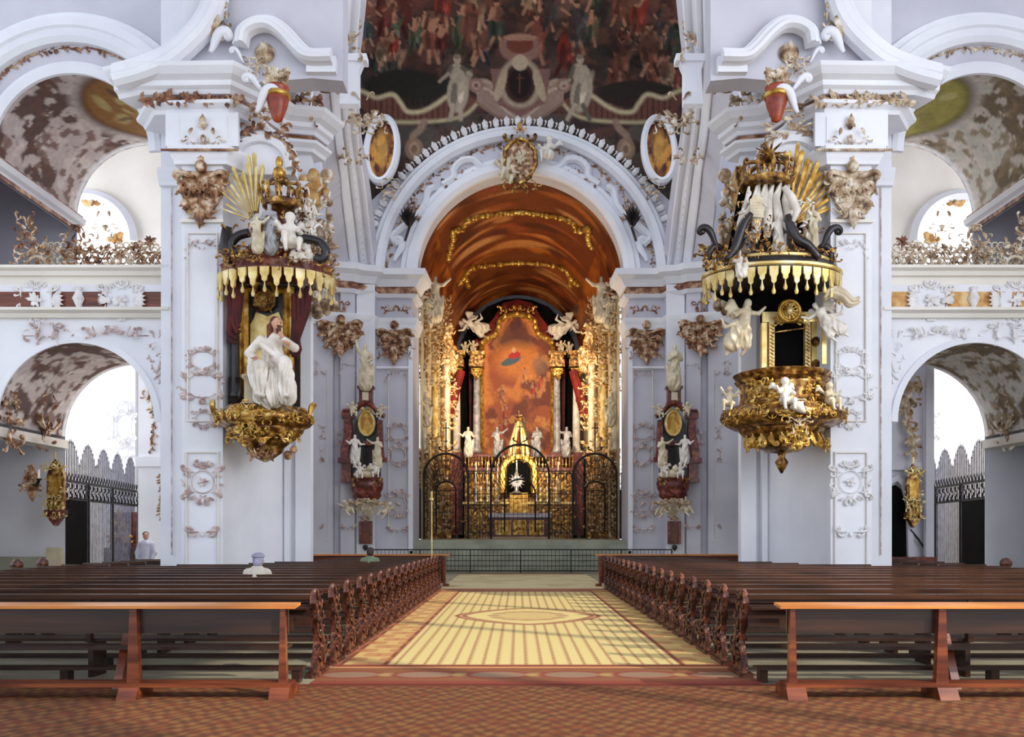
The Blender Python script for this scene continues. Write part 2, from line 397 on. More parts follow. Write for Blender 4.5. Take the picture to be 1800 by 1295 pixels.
def sdf(prims, k=0.04):
    def f(X,Y,Z):
        d = None
        for p in prims:
            if p[0] == 'c': e = s_cap(X,Y,Z,*p[1:5])
            elif p[0] == 'e': e = s_ell(X,Y,Z,*p[1:3])
            elif p[0] == 'r':      # robe: cone with vertical folds
                a, b, ra, rb, nf, am = p[1:7]; e = s_cap(X,Y,Z,a,b,ra,rb)
                an = np.arctan2(Y-(a[1]+b[1])/2, X-(a[0]+b[0])/2)
                e = e+am*np.sin(nf*an+3*np.sin(5*Z+2*X))+am*0.6*np.sin(13*Z+4*an)
            elif p[0] == '-':
                d = np.maximum(d, -s_ell(X,Y,Z,*p[1:3])); continue
            kk = p[-1] if isinstance(p[-1], float) and p[0] in 'ce' and len(p) in (6,4) else k
            d = e if d is None else smin(d, e, kk)
        return d
    return f
def bounds(prims):
    lo = [1e9]*3; hi = [-1e9]*3
    for p in prims:
        if p[0] in 'cr': pts = [(p[1],p[3]),(p[2],p[4])]
        elif p[0] == 'e': pts = [(p[1],max(p[2]))]
        else: continue
        for c, r in pts:
            for i in range(3): lo[i] = min(lo[i], c[i]-r-0.03); hi[i] = max(hi[i], c[i]+r+0.03)
    return lo, hi
def sculpt(prims, h, k=0.04):
    lo, hi = bounds(prims); return nets(sdf(prims, k), lo, hi, h)
def head_prims(c, s=1.0, face=(0,-1), beard=False, hair=True, nose=True):
    x, y, z = c; fx, fy = face
    o = [('e',(x,y,z),(0.078*s,0.092*s,0.112*s)), ('e',(x+fx*0.03*s,y+fy*0.03*s,z-0.05*s),(0.06*s,0.068*s,0.07*s))]
    if nose:
        o += [('c',(x+fx*.088*s,y+fy*.088*s,z+.012*s),(x+fx*.106*s,y+fy*.106*s,z-.026*s),.010*s,.015*s,0.012),
              ('e',(x+fx*.075*s,y+fy*.075*s,z+.032*s),(.052*s,.03*s,.014*s),0.015)]
        px, py = -fy, fx
        for q in (-1,1): o.append(('e',(x+px*q*.08*s,y+py*q*.08*s,z-.005*s),(.016*s,.016*s,.03*s),0.01))
        o.append(('e',(x+fx*.088*s,y+fy*.088*s,z-.062*s),(.024*s,.016*s,.012*s),0.01))
    if hair: o += [('e',(x-fx*.03*s,y-fy*.03*s,z+.04*s),(.092*s,.098*s,.095*s),0.02), ('e',(x-fx*.06*s,y-fy*.06*s,z-.06*s),(.075*s,.05*s,.10*s),0.02)]
    if beard: o.append(('e',(x+fx*.06*s,y+fy*.06*s,z-.115*s),(.045*s,.04*s,.065*s),0.02))
    return o
def hand_prims(h, d, s=1.0, side=(1,0,0), curl=0.35):
    h = Vector(h); d = Vector(d).normalized(); sd = Vector(side); sd = (sd-d*sd.dot(d)).normalized(); n = d.cross(sd)
    o = [('c',tuple(h),tuple(h+d*0.075*s),.028*s,.036*s,0.02)]
    for i, l in enumerate((.062,.075,.07,.055)):
        b = h+d*.085*s+sd*(i-1.5)*.020*s; m_ = b+(d*.8+n*curl*.6)*l*.55*s; e = m_+(d*.5+n*curl*1.6).normalized()*l*.5*s
        o += [('c',tuple(b),tuple(m_),.0095*s,.009*s,0.006),('c',tuple(m_),tuple(e),.009*s,.0075*s,0.006)]
    b = h+d*.02*s-sd*.03*s; m_ = b+(d*.6-sd*.8).normalized()*.04*s; e = m_+(d*.9-sd*.2).normalized()*.032*s
    return o+[('c',tuple(b),tuple(m_),.013*s,.011*s,0.008),('c',tuple(m_),tuple(e),.011*s,.008*s,0.006)]
def limb(a, b, c, r):
    return [('c',a,b,r[0],r[1]),('c',b,c,r[1],r[2])]
FIGS = {}
def fig(kind, h=0.034):
    key = (kind, h)
    if key in FIGS: return FIGS[key]
    p = []
    if kind.startswith('saint'):       # standing robed statue, 1.8 m
        arms = {'saint_raise': (((-.30,-.05,1.55),(-.36,-.10,1.92)),((.30,-.12,1.16),(.16,-.26,1.05))),
                'saint_open': (((-.34,-.06,1.20),(-.55,-.20,1.34)),((.34,-.06,1.18),(.56,-.16,1.18))),
                'saint_pray': (((-.27,-.10,1.15),(-.05,-.28,1.28)),((.27,-.10,1.15),(.05,-.28,1.28))),
                'saint_reach': (((-.30,-.05,1.20),(-.16,-.26,1.28)),((.36,-.08,1.42),(.62,-.16,1.62)))}[kind]
        p += [('r',(0.02,0,.12),(0,0,1.02),.30,.19,7,.028),('c',(0,0,.98),(0,0,1.38),.17,.20),('e',(0,0,1.42),(.23,.13,.09)),('c',(0,0,1.45),(0,-.02,1.58),.06,.055)]
        p += head_prims((0,-.03,1.68), 1.0, beard=kind=='saint_raise')
        for q, (el, ha) in zip((-1,1), arms):
            p += limb((q*.20,0,1.43), el, ha, (.085,.075,.05)); dv = Vector(ha)-Vector(el)
            p += [('e',tuple(Vector(ha)+dv.normalized()*.05),(.045,.045,.06))]
        p += [('r',(.24,-.06,.45),(-.16,-.12,1.15),.10,.09,5,.02),('c',(.26,.02,.3),(.33,.04,.95),.10,.07),('e',(-.12,-.2,.05),(.06,.12,.05)),('e',(.12,-.16,.05),(.06,.12,.05))]
    elif kind == 'seated':
        p += [('r',(0,0,.62),(0,.02,.95),.26,.19,7,.02),('c',(0,.02,.9),(0,.03,1.10),.18,.20),('c',(0,.02,1.15),(0,-.02,1.28),.06,.055)]
        p += head_prims((0,-.04,1.38), 1.0)
        for q in (-1,1):
            p += [('c',(q*.12,0,.62),(q*.18,-.48,.60),.15,.13),('r',(q*.18,-.48,.56),(q*.15,-.40,.10),.14,.15,5,.02),('e',(q*.15,-.5,.04),(.06,.13,.05))]
            p += limb((q*.2,.02,1.10),(q*.36,-.1,.86),(q*.24,-.38,.80+.2*(q>0)),(.09,.075,.05))
        p += [('r',(0,-.45,.14),(0,-.2,.55),.24,.2,7,.025)]
    elif kind.startswith('putto'):
        ar = {'putto_sit': (((-.2,-.08,.34),(-.3,-.16,.46)),((.2,-.1,.30),(.12,-.24,.30))),
              'putto_wave': (((-.2,-.04,.52),(-.3,-.08,.70)),((.2,-.08,.34),(.34,-.16,.36)))}[kind]
        p += [('c',(0,0,.12),(0,0,.42),.13,.12),('e',(0,-.05,.2),(.12,.11,.12)),('c',(0,0,.44),(0,-.01,.52),.05,.05),
              ('e',(0,-.02,.62),(.098,.105,.112)),('e',(0,.02,.65),(.105,.11,.10)),('e',(0,-.12,.6),(.02,.02,.02),.02)]
        for q, (el, ha) in zip((-1,1), ar):
            p += limb((q*.12,0,.42), el, ha, (.06,.05,.035)); p += [('e',ha,(.035,.035,.045))]
            p += limb((q*.08,-.02,.10),(q*.15,-.26,.16-.05*q),(q*.13,-.30,-.10),(.085,.065,.04)); p += [('e',(q*.13,-.34,-.14),(.035,.07,.03))]
            p += [('c',(q*.07,.1,.38),(q*.26,.2,.56),.04,.07),('c',(q*.26,.2,.56),(q*.38,.22,.44),.07,.015)]
        p += [('c',(-.15,-.1,.12),(.16,-.14,.10),.07,.08)]
    elif kind == 'angel':               # flying, legs trailing, wings
        p += [('c',(0,0,.75),(.02,-.06,1.15),.15,.17),('e',(.02,-.07,1.2),(.2,.12,.09)),('c',(.02,-.08,1.22),(.0,-.13,1.34),.055,.05)]
        p += head_prims((-.01,-.17,1.43), 1.0)
        p += [('r',(.02,0,.85),(.22,.28,.34),.20,.25,7,.03),('r',(-.05,-.02,.7),(-.12,.05,.28),.15,.13,5,.03)]
        p += limb((.05,0,.6),(.22,.2,.3),(.30,.42,.02),(.12,.08,.05))+limb((-.1,0,.6),(-.14,-.02,.28),(-.08,.2,.02),(.12,.08,.05))
        p += limb((-.18,-.05,1.2),(-.42,-.14,1.18),(-.58,-.24,1.36),(.075,.06,.045))+limb((.2,-.05,1.2),(.42,-.12,1.05),(.60,-.24,1.05),(.075,.06,.045))
        for q in (-1,1):
            p += [('c',(q*.07,.10,1.16),(q*.30,.20,1.50),.07,.09,.06),('c',(q*.30,.20,1.50),(q*.46,.24,1.30),.09,.06,.06),('c',(q*.25,.2,1.38),(q*.42,.24,1.08),.09,.04,.06),('c',(q*.2,.18,1.25),(q*.32,.22,.95),.08,.03,.06)]
        p += [('c',(.2,.1,.9),(.55,.2,.75),.07,.05),('c',(.55,.2,.75),(.72,.16,1.0),.06,.02)]
    elif kind == 'cherub':
        p += [('e',(0,0,0),(.10,.10,.115)),('e',(0,.02,.03),(.11,.10,.1)),('e',(0,-.1,-.02),(.018,.02,.02),.02)]
        for q in (-1,1): p += [('c',(q*.08,.04,-.06),(q*.30,.06,.05),.05,.07),('c',(q*.3,.06,.05),(q*.36,.06,-.14),.07,.02)]
    v, f = sculpt(p, h); FIGS[key] = (v, f); return v, f
def place(fig_vf, loc, s=1.0, rz=0.0, rx=0.0, ry=0.0, mirror=False, anchor=None):
    Mx = Matrix.Translation(Vector(loc)) @ Matrix.Rotation(rz,4,'Z') @ Matrix.Rotation(rx,4,'X') @ Matrix.Rotation(ry,4,'Y') @ Matrix.Diagonal((-s if mirror else s, s, s, 1))
    v, f = fig_vf; v2 = v@np.array(Mx)[:3,:3].T+np.array(Mx)[:3,3]
    return v2, ([tuple(reversed(q)) for q in f] if mirror else f)
def fig_obj(name, kind, loc, s, matn, parent=None, rz=0.0, rx=0.0, ry=0.0, mirror=False, h=0.034, extra=None, **kw):
    v, f = place(fig(kind,h), loc, s, rz, rx, ry, mirror)
    m = MB(); m.add(v.tolist(), f)
    if extra: extra(m)
    return m.build(name, matn, parent, True, **kw)

# ---------------------------------------------------------------- rococo ornament in a frame (local u, v, n)
def curl(mb, fr, u, v, ang, size, sgn=1, w_=None, turns=1.4, n0=0.0, steps=16, seg=5):
    w_ = w_ or size*0.10; pts = []; rs = []; th = ang; x, y = u, v
    tot = 0
    for i in range(steps+1):
        t = i/steps; ds = size*2.6/steps*(1-0.72*t)
        pts.append(L(fr, x, y, n0+w_*(0.5+0.9*math.sin(PI*t)))); rs.append(w_*(0.55+0.75*math.sin(PI*min(1,t*1.1)))*fr[1].length)
        x += math.cos(th)*ds; y += math.sin(th)*ds
        th += sgn*turns*2*PI/steps*(-0.25+1.9*t)
    mb.tube(pts, rs, seg, nrm=fr[3]); mb.ball(L(fr,x,y,n0+w_), w_*1.05*fr[1].length, 6, 4)
def leaf(mb, fr, u, v, ang, ln, wd, n0=0.0, bend=0.35):
    c, s = math.cos(ang), math.sin(ang); vs = []
    for i in range(6):
        t = i/5; hw = wd*0.5*math.sin(PI*min(1,0.12+0.88*t)*1.0)**0.8*(1.0 if i%2 else 0.78)*(1 if i<5 else 0.05)
        nn = n0+ln*(0.10+bend*math.sin(PI*t*0.75)*0.6)
        for k, e in ((-1,-.06),(0,.04),(1,-.06)):
            a = t*ln; b = k*hw
            vs.append(L(fr, u+a*c-b*s, v+a*s+b*c, nn+e*ln))
    fs = [(i*3+j, i*3+j+1, i*3+j+4, i*3+j+3) for i in range(5) for j in range(2)]
    lo = len(vs); vs += [L(fr,u,v,n0), L(fr,u+ln*.9*c,v+ln*.9*s,n0)]
    fs += [(i*3, i*3+3, lo) for i in range(5)]+[(i*3+5, i*3+2, lo) for i in range(5)]
    mb.add(vs, fs)
def shell(mb, fr, u, v, ang, r, n=7, spread=2.2, n0=0.0):
    for i in range(n):
        a = ang+spread*(i/(n-1)-0.5)
        mb.tube([L(fr,u+math.cos(a)*r*t,v+math.sin(a)*r*t,n0+r*0.25*math.sin(PI*t)) for t in (0.1,0.45,0.8,1.0)],
                [r*0.03*fr[1].length, r*0.09*fr[1].length, r*0.13*fr[1].length, r*0.07*fr[1].length], 5, nrm=fr[3])
def tufts(mb, fr, u, v, r, n, rng, n0=0.0):
    for i in range(n):
        a = 2*PI*i/n+rng.uniform(-.3,.3); leaf(mb, fr, u, v, a, r*rng.uniform(.7,1.15), r*rng.uniform(.35,.55), n0)
    mb.ball(L(fr,u,v,n0+r*.25), r*.22*fr[1].length, 6, 4)
def both(fn):
    for q in (1,-1): fn(q)
def cartouche(mb, fr, u, v, w_, h_, seed=0, rich=1.15):
    rng = random.Random(seed)
    def side(q):
        A = lambda a: a if q > 0 else PI-a
        for (du,dv,an,sz,sg) in ((.12,.38,2.6,.30,-1),(.30,.30,.3,.30,1),(.44,.12,1.4,.28,-1),(.46,-.10,-1.4,.28,1),(.30,-.30,-.3,.30,-1),(.10,-.40,-2.4,.26,1)):
            curl(mb, fr, u+q*du*w_, v+dv*h_, A(an), sz*min(w_,h_)*rng.uniform(1.0,1.35), sg*q, min(w_,h_)*.028*rich)
        for (du,dv,an) in ((.2,.44,.7),(.5,.3,.9),(.52,-.24,-.8),(.22,-.46,-.6)):
            leaf(mb, fr, u+q*du*w_, v+dv*h_, A(an), min(w_,h_)*.2, min(w_,h_)*.075)
        for i in range(7):
            t = rng.uniform(-1.5,1.5); curl(mb, fr, u+q*w_*.5*math.cos(t)*rng.uniform(.85,1.1), v+h_*.5*math.sin(t), A(t+rng.uniform(-1,1)), min(w_,h_)*.16, rng.choice((-1,1)), min(w_,h_)*.022*rich, steps=9, seg=4)
    both(side)
    shell(mb, fr, u, v+h_*.42, PI/2, min(w_,h_)*.2*rich, 6, 2.2)
    leaf(mb, fr, u, v-h_*.45, -PI/2, min(w_,h_)*.26, min(w_,h_)*.14)
def spray(mb, fr, u, v, w_, h_, n, seed=0, size=None, n0=0.0, sym=True):   # a dense mass of scrolls and leaves filling a box
    rng = random.Random(seed); s0 = size or min(w_,h_)*.3
    for i in range(n):
        a, b = rng.uniform(.02,.5), rng.uniform(-.5,.5); an = rng.uniform(0,2*PI); s = s0*rng.uniform(.55,1.2); k = rng.random(); sg = rng.choice((-1,1)); dn = n0+rng.uniform(0,s0*.5)
        for q in ((1,-1) if sym else (rng.choice((1,-1)),)):
            A = an if q > 0 else PI-an
            if k < .5: curl(mb, fr, u+q*a*w_, v+b*h_, A, s*.7, sg*q, s*.085, n0=dn, steps=11, seg=4)
            elif k < .9: leaf(mb, fr, u+q*a*w_, v+b*h_, A, s*.8, s*.42, n0=dn)
            else: mb.ball(L(fr,u+q*a*w_,v+b*h_,dn+s*.1), s*.16*fr[1].length, 6, 4)
def capital(mb, fr, u, vt, w_, h_, seed=0):     # composite capital hanging from vt: broad at the top, narrowing to a drop
    rng = random.Random(seed)
    mb.fpoly(fr, [(u-w_*.5,vt),(u+w_*.5,vt),(u+w_*.42,vt-h_*.35),(u+w_*.18,vt-h_*.72),(u,vt-h_*.95),(u-w_*.18,vt-h_*.72),(u-w_*.42,vt-h_*.35)], 0, w_*.04)
    def side(q):
        A = lambda a: a if q > 0 else PI-a
        curl(mb, fr, u+q*w_*.10, vt-h_*.12, A(.15), w_*.30, -q, w_*.045, 1.5, n0=w_*.06)
        curl(mb, fr, u+q*w_*.46, vt-h_*.42, A(2.2), w_*.24, q, w_*.035, n0=w_*.05)
        for i in range(11):
            t = rng.random(); b = vt-h_*(.10+.62*t); a = w_*(.45-.32*t)*rng.uniform(.15,1)
            leaf(mb, fr, u+q*a, b, A(rng.uniform(-1.6,.6)), w_*rng.uniform(.16,.26), w_*rng.uniform(.08,.14), n0=w_*.05)
        for i in range(5):
            t = rng.random(); curl(mb, fr, u+q*w_*(.42-.30*t)*rng.uniform(.2,1), vt-h_*(.15+.65*t), A(rng.uniform(-2.5,1)), w_*.16, rng.choice((-1,1)), w_*.024, n0=w_*.05, steps=11)
    both(side)
    leaf(mb, fr, u, vt-h_*.62, -PI/2, h_*.42, w_*.2, n0=w_*.05); tufts(mb, fr, u, vt-h_*.3, w_*.14, 7, rng, w_*.06)
def garland(mb, fr, pts, size, seed=0, n=None):      # running leafwork along a local polyline
    rng = random.Random(seed); seg = [math.dist(a,b) for a,b in zip(pts,pts[1:])]; tot = sum(seg); n = n or int(tot/(size*.55))
    for i in range(n):
        s = tot*(i+.5)/n; j = 0
        while j < len(seg)-1 and s > seg[j]: s -= seg[j]; j += 1
        t = s/max(1e-9,seg[j]); a, b = pts[j], pts[j+1]; x = a[0]+(b[0]-a[0])*t; y = a[1]+(b[1]-a[1])*t; an = math.atan2(b[1]-a[1], b[0]-a[0])
        if rng.random() < .45: curl(mb, fr, x, y, an+rng.uniform(-.9,.9), size*.6, rng.choice((-1,1)), size*.08, steps=10, seg=4)
        else: leaf(mb, fr, x, y, an+rng.uniform(-1.4,1.4), size*rng.uniform(.6,1), size*.4)
def bead_row(mb, fr, pts, r, n):
    for i in range(n):
        t = i/(n-1)*(len(pts)-1); j = min(int(t), len(pts)-2); k = t-j
        mb.ball(L(fr, pts[j][0]*(1-k)+pts[j+1][0]*k, pts[j][1]*(1-k)+pts[j+1][1]*k, r*.6), r*fr[1].length, 6, 4)
def arc(cx, cy, r, a0, a1, n=24, ry=None):
    return [(cx+r*math.cos(a0+(a1-a0)*i/n), cy+(ry or r)*math.sin(a0+(a1-a0)*i/n)) for i in range(n+1)]
def spline(pts, n=8):        # Catmull-Rom through local or world points
    p = [Vector(q) for q in pts]; p = [p[0]*2-p[1]]+p+[p[-1]*2-p[-2]]; out = []
    for i in range(1, len(p)-2):
        for j in range(n):
            t = j/n; a,b,c,d = p[i-1],p[i],p[i+1],p[i+2]
            out.append(0.5*((b*2)+(c-a)*t+(a*2-b*5+c*4-d)*t*t+(b*3-a-c*3+d)*t**3))
    return out+[p[-2]]
def pxf(fr, pts, d):         # photo pixels -> local units of a frame_y made at (0,0) offset
    return pts
# ---------------------------------------------------------------- structure
def pf(d):               # frame in photo pixels at depth d: u = px, v = -py
    k = d/F
    return (P(0,0,d), Vector((k,0,0)), Vector((0,0,k)), Vector((0,-k,0)))
def V2(pts): return [(a,-b) for a,b in pts]
def wpts(fr, pts, n=0.0): return [L(fr,a,-b,n) for a,b in pts]       # pixel polyline -> world
def struct(name, mb, matn, label, smooth=False, **kw): return mb.build(name, matn, None, smooth, label=label, cat='building part', kind='structure', **kw)
SIDE = ['left', 'right']
def ring_path(cx, cz, R, a0, a1, n, y): return [Vector((cx+R*math.cos(a0+(a1-a0)*i/n), y, cz+R*math.sin(a0+(a1-a0)*i/n))) for i in range(n+1)]
def arch_wall(mb, x0, x1, z0, z1, cx, R, sp, y0, y1, n=28):      # wall with an arched opening, thickness y0..y1
    a = [(cx+R*math.cos(PI-PI*i/n), sp+R*math.sin(PI-PI*i/n)) for i in range(n+1)]
    for yy, fl in ((y0,0),(y1,1)):
        q = []
        def quad(p): q.append(p if not fl else p[::-1])
        quad([(x0,z0),(cx-R,z0),(cx-R,sp),(x0,sp)]); quad([(cx+R,z0),(x1,z0),(x1,sp),(cx+R,sp)])
        quad([(x0,sp),(cx-R,sp),(cx-R,z1),(x0,z1)]); quad([(cx+R,sp),(x1,sp),(x1,z1),(cx+R,z1)])
        for i in range(n): quad([a[i],a[i+1],(a[i+1][0],z1),(a[i][0],z1)])
        for p in q: mb.add([(u,yy,v) for u,v in p], [(0,1,2,3)])
    mb.add([(x0,y0,z1),(x1,y0,z1),(x1,y1,z1),(x0,y1,z1),(x0,y0,z0),(x0,y1,z0),(x1,y0,z0),(x1,y1,z0)],[(0,1,2,3),(0,3,5,4),(1,6,7,2)])
ENT = {}
def entablature(mb, path, prof):       # profile (out, z) swept along a plan path running left to right
    mb.mold([Vector((x,y,0)) for x,y in path], [(-o,z) for o,z in prof], (0,0,1))
def soffit(name, cx, R, sp, y0, y1, cv, parent, n_=None, flip=False):
    return painted(name, cv, lambda u,v: Vector((cx-R*math.cos(PI*u), y0+(y1-y0)*v, sp+R*math.sin(PI*u))), 'fresco', parent, flip)

# floor, platform
fl = MB(); fl.box(-22,22.4,-3,39.2,-0.3,0); struct('floor', fl, 'stone_floor', 'pale stone floor of the church under the pews')
st = MB()
for i in range(7): st.box(-4.9+0.02*i, 5.1-0.02*i, 38.3+0.3*i, 39.4+0.3*i if i < 6 else 58, 0, 0.2*(i+1))
struct('floor_choir', st, 'stone_step', 'pale greenish stone steps rising to the choir behind the communion rail')

# unseen aisle wall and nave ceiling, put in to limit the sun and shade pews
ow = MB(); ow.box(16.6,17.0,-8,-7,0,48); ow.box(16.6,17.0,13.2,23.2,0,48); ow.box(16.6,23,22.9,23.3,0,48); ow.box(22.6,23,23.3,44,0,48); ow.box(16.6,17.0,-7,13.2,0,3.0); ow.box(16.6,17.0,-7,13.2,15.6,48)
for i in range(1,4): ow.box(16.65,16.9,-7+5.05*i-.12,-7+5.05*i+.12,3.0,15.6)
struct('wall_right', ow, 'plaster', 'white outer wall of the right side aisle with tall windows')
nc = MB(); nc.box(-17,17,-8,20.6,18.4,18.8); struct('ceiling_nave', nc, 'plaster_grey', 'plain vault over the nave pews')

def stucco_motifs(mb, fr, items):
    for kind, u, py, w_, h_, sd in items:
        if kind == 'cart':
            cartouche(mb, fr, u, -py, w_, h_, sd)
            mb.tube([L(fr,u+w_*.44*math.copysign(abs(math.cos(t))**.6,math.cos(t)),-py+h_*.40*math.copysign(abs(math.sin(t))**.6,math.sin(t))*(1+.12*math.cos(4*t)),.6) for t in np.linspace(0,2*PI,33)[:-1]], .9*fr[1].length, 5, closed=True)
        elif kind == 'spray': spray(mb, fr, u, -py, w_, h_, 7, sd, min(w_,h_)*.45)
        elif kind == 'panel':      # thin raised frame around a field
            mb.mold([L(fr,u-w_/2,-py-h_/2),L(fr,u-w_/2,-py+h_/2),L(fr,u+w_/2,-py+h_/2),L(fr,u+w_/2,-py-h_/2)], [(-.02,0),(-.012,.03),(.012,.03),(.02,0)], fr[3], True)
        elif kind == 'round':
            mb.tube([L(fr,a,b,1) for a,b in arc(u,-py,w_*.38,0,2*PI,20)][:-1], 0.9*fr[1].length, 5, closed=True)
            cartouche(mb, fr, u, -py, w_, h_, sd); tufts(mb, fr, u, -py, w_*.22, 6, random.Random(sd))
        elif kind == 'archtop':
            pts = [(u-w_/2,-py-h_/2)]+[(u+w_/2*math.cos(PI-PI*i/8),-py-h_*.1+h_*.4*math.sin(PI*i/8)) for i in range(9)]+[(u+w_/2,-py-h_/2)]
            garland(mb, fr, pts, w_*.2, sd)
        elif kind == 'feet':
            for q in (1,-1):
                curl(mb, fr, u+q*w_*.12, -py, 0.2 if q>0 else PI-.2, w_*.34, q, w_*.035); curl(mb, fr, u+q*w_*.5, -py+h_*.2, -2.4 if q>0 else -PI+2.4, w_*.26, -q, w_*.03)
                leaf(mb, fr, u+q*w_*.3, -py+h_*.1, 1.1 if q>0 else PI-1.1, w_*.2, w_*.1)
            leaf(mb, fr, u, -py, -PI/2, h_*.5, w_*.12)

PLAN1 = [(-8.98,22.3),(-7.96,22.3),(-7.96,21.0),(-6.99,21.0),(-6.95,21.3),(-6.86,21.75),(-6.72,22.2),(-6.53,22.65),(-6.33,23.0),(-6.12,23.35),(-6.12,23.2),(-5.98,23.2),(-5.98,23.45),(-5.85,23.45),(-5.85,23.3),(-5.45,23.3),(-5.45,23.6),(-6.6,26.4),(-8.98,26.4)]
EPATH1 = [(-9.45,21.25),(-8.9,21.05),(-6.85,21.0),(-6.55,21.4),(-6.45,22.2),(-6.15,23.0),(-5.4,23.15),(-5.2,23.7)]
PLAN2 = [(-9.6,38.1),(-8.02,38.4),(-8.02,38.75),(-7.7,38.75),(-7.7,38.45),(-7.13,38.6),(-7.13,38.9),(-6.3,39.0),(-6.3,39.5),(-4.71,39.5),(-4.71,42.2),(-9.6,42.2)]
EPATHB = [(-8.97,22.25),(-8.03,22.25),(-8.0,20.99),(-6.92,20.98),(-6.6,21.5),(-6.45,22.2),(-6.15,23.0),(-5.4,23.15),(-5.2,23.7)]
EPATHM = [(-9.15,21.9),(-8.6,21.1),(-6.85,21.0),(-6.55,21.4),(-6.45,22.2),(-6.15,23.0),(-5.4,23.15),(-5.2,23.7)]
EPATH2 = [(-9.6,38.0),(-7.2,38.55),(-7.0,38.8),(-6.4,38.95),(-6.3,39.4),(-4.65,39.4),(-4.6,41.0)]
def z21(py): return EYE+(HY-py)*21.0/F
def z39(py): return EYE+(HY-py)*39.4/F

def near_pier(s):
    side = SIDE[s]; AX[0] = 0.2
    m = MB(); m.prism([(x,y,0) for x,y in PLAN1], (0,0,z21(282)))
    up = [(x,y) for x,y in PLAN1]; m.prism([(x,y,z21(282)) for x,y in up], (0,0,7.5))
    w_ = struct('wall_%s_pier' % side, m, 'plaster', 'white plastered pier on the %s of the nave carrying the %s' % (side, ('canopied seated statue','pulpit')[s]))
    # plinth
    b = MB(); entablature(b, [(x,y) for x,y in PLAN1[2:16]], [(0,0),(.06,0),(.06,.35),(.03,.42),(0,.42)]); b.build('plinth', 'stone_beige', w_)
    # entablature: architrave, frieze, cornice
    e = MB()
    entablature(e, EPATHB, [(-.4,z21(292)),(.10,z21(292)),(.12,z21(286)),(.16,z21(280)),(.22,z21(268)),(.22,z21(262)),(-.4,z21(262))])
    entablature(e, EPATHM, [(-.4,z21(200)),(.05,z21(200)),(.10,z21(194)),(.24,z21(188)),(.26,z21(183)),(-.4,z21(183))])
    e.build('architrave', 'plaster', w_)
    c = MB()
    entablature(c, EPATH1, [(-.4,z21(170)),(.14,z21(170)),(.20,z21(164)),(.30,z21(160)),(.32,z21(152)),(.48,z21(147)),(.62,z21(138)),(.66,z21(132)),(-.4,z21(130))])
    c.build('cornice', 'plaster', w_)
    fr_ = MB(); entablature(fr_, EPATHM, [(-.4,z21(183)),(.06,z21(183)),(.10,z21(176)),(.06,z21(170)),(-.4,z21(170))]); fr_.build('frieze_band', 'frieze_brown', w_)
    g = pf(20.86); o = MB()
    garland(o, g, [(240,-177),(418,-176)], 21, 3+s, 60); tufts(o, g, 334, -176, 12, 8, random.Random(1), 4)
    bead_row(o, pf(20.75), V2([(285,264),(418,264)]), 2.6, 34)
    o.build('frieze_ornament', 'frieze_brown' if not s else 'bronze_pale', w_)
    fc = MB(); fc.fbox(pf(20.95), 292,420,-258,-199,-6,3); fc.fbox(pf(20.93), 318,400,-252,-206,-3,3.5); fc.build('frieze_panel', 'plaster', w_)
    o = MB(); g = pf(20.86); spray(o, g, 358, -236, 56, 34, 11, 5, 16); leaf(o, g, 358, -228, PI/2, 26, 14)
    o.build('frieze_relief', 'bronze_pale', w_)
    # capital
    o = MB(); g = pf(20.97); capital(o, g, 356, -302, 96, 102, 7); spray(o, g, 356, -368, 74, 36, 12, 9, 20); o.ball(L(g,356,-296,8), 11*g[1].length, 8, 6); leaf(o,g,356,-290,PI/2,16,14,6)
    o.build('capital', 'bronze_stucco' if not s else 'bronze_pale', w_)
    o = MB(); o.fbox(g, 318,394,-392,-387,0,5); o.fbox(g, 312,322,-318,-306,0,5)
    # thin stucco frames on the pilaster face
    stucco_motifs(o, g, [('panel',356,575,52,330,0),('panel',356,895,56,200,0)])
    o.build('panel_moulding', 'plaster_warm', w_)
    o = MB(); stucco_motifs(o, g, [('archtop',356,440,52,44,1),('spray',356,428,44,14,2),('cart',356,632,46,34,3),('cart',356,678,66,46,4),('cart',357,736,28,26,5),('round',357,847,52,58,6),('feet',356,935,56,18,7)])
    o.build('stucco_relief', 'stucco_rose' if not s else 'stucco_white', w_)
    o = MB()
    for u in (329,383): o.tube([L(g,u,-452,1),L(g,u,-556,1)], 0.012, 5)
    for u in (302,): o.tube([L(pf(22.27),u,-300,1),L(pf(22.27),u,-975,1)], 0.018, 5)
    o.build('bead_strip', 'stucco_rose', w_)
    # pediment above the cornice
    pd = MB(); g = pf(20.75)
    prof = [(-.30,0),(-.30,.22),(-.22,.34),(-.08,.36),(.0,.28),(.14,.26),(.22,.14),(.30,.12),(.30,0)]
    pd.mold(spline(wpts(g, [(205,138),(255,124),(300,104),(338,72),(362,44),(378,10),(384,-40)]), 5), prof, (0,-1,0))
    pd.mold(spline(wpts(g, [(424,84),(430,60),(452,46),(478,46),(502,62),(528,90),(546,102),(585,102)]), 5), [(a*.6,b) for a,b in prof], (0,-1,0))
    pd.fbox(g, 538,590,-126,-98,-40,0)
    pd.build('pediment', 'plaster', w_, False)
    gb = MB(); gb.fpoly(g, V2([(215,135),(300,108),(340,75),(372,40),(384,-40),(600,-60),(600,135),(545,130),(420,140)]), -60, -14); gb.build('pediment_wall', 'plaster_grey', w_)
    o = MB(); curl(o, g, 372, -96, 0.9, 40, -1, 7, 1.6, n0=4, steps=22, seg=6); curl(o, g, 430, -112, 2.2, 26, 1, 3, n0=2)
    o.build('volute', 'plaster', w_, True)
    o = MB(); o.ball(L(g,462,-88,-10), (.24,.1,.24)); tufts(o, g, 462, -84, 16, 9, random.Random(4), -8)
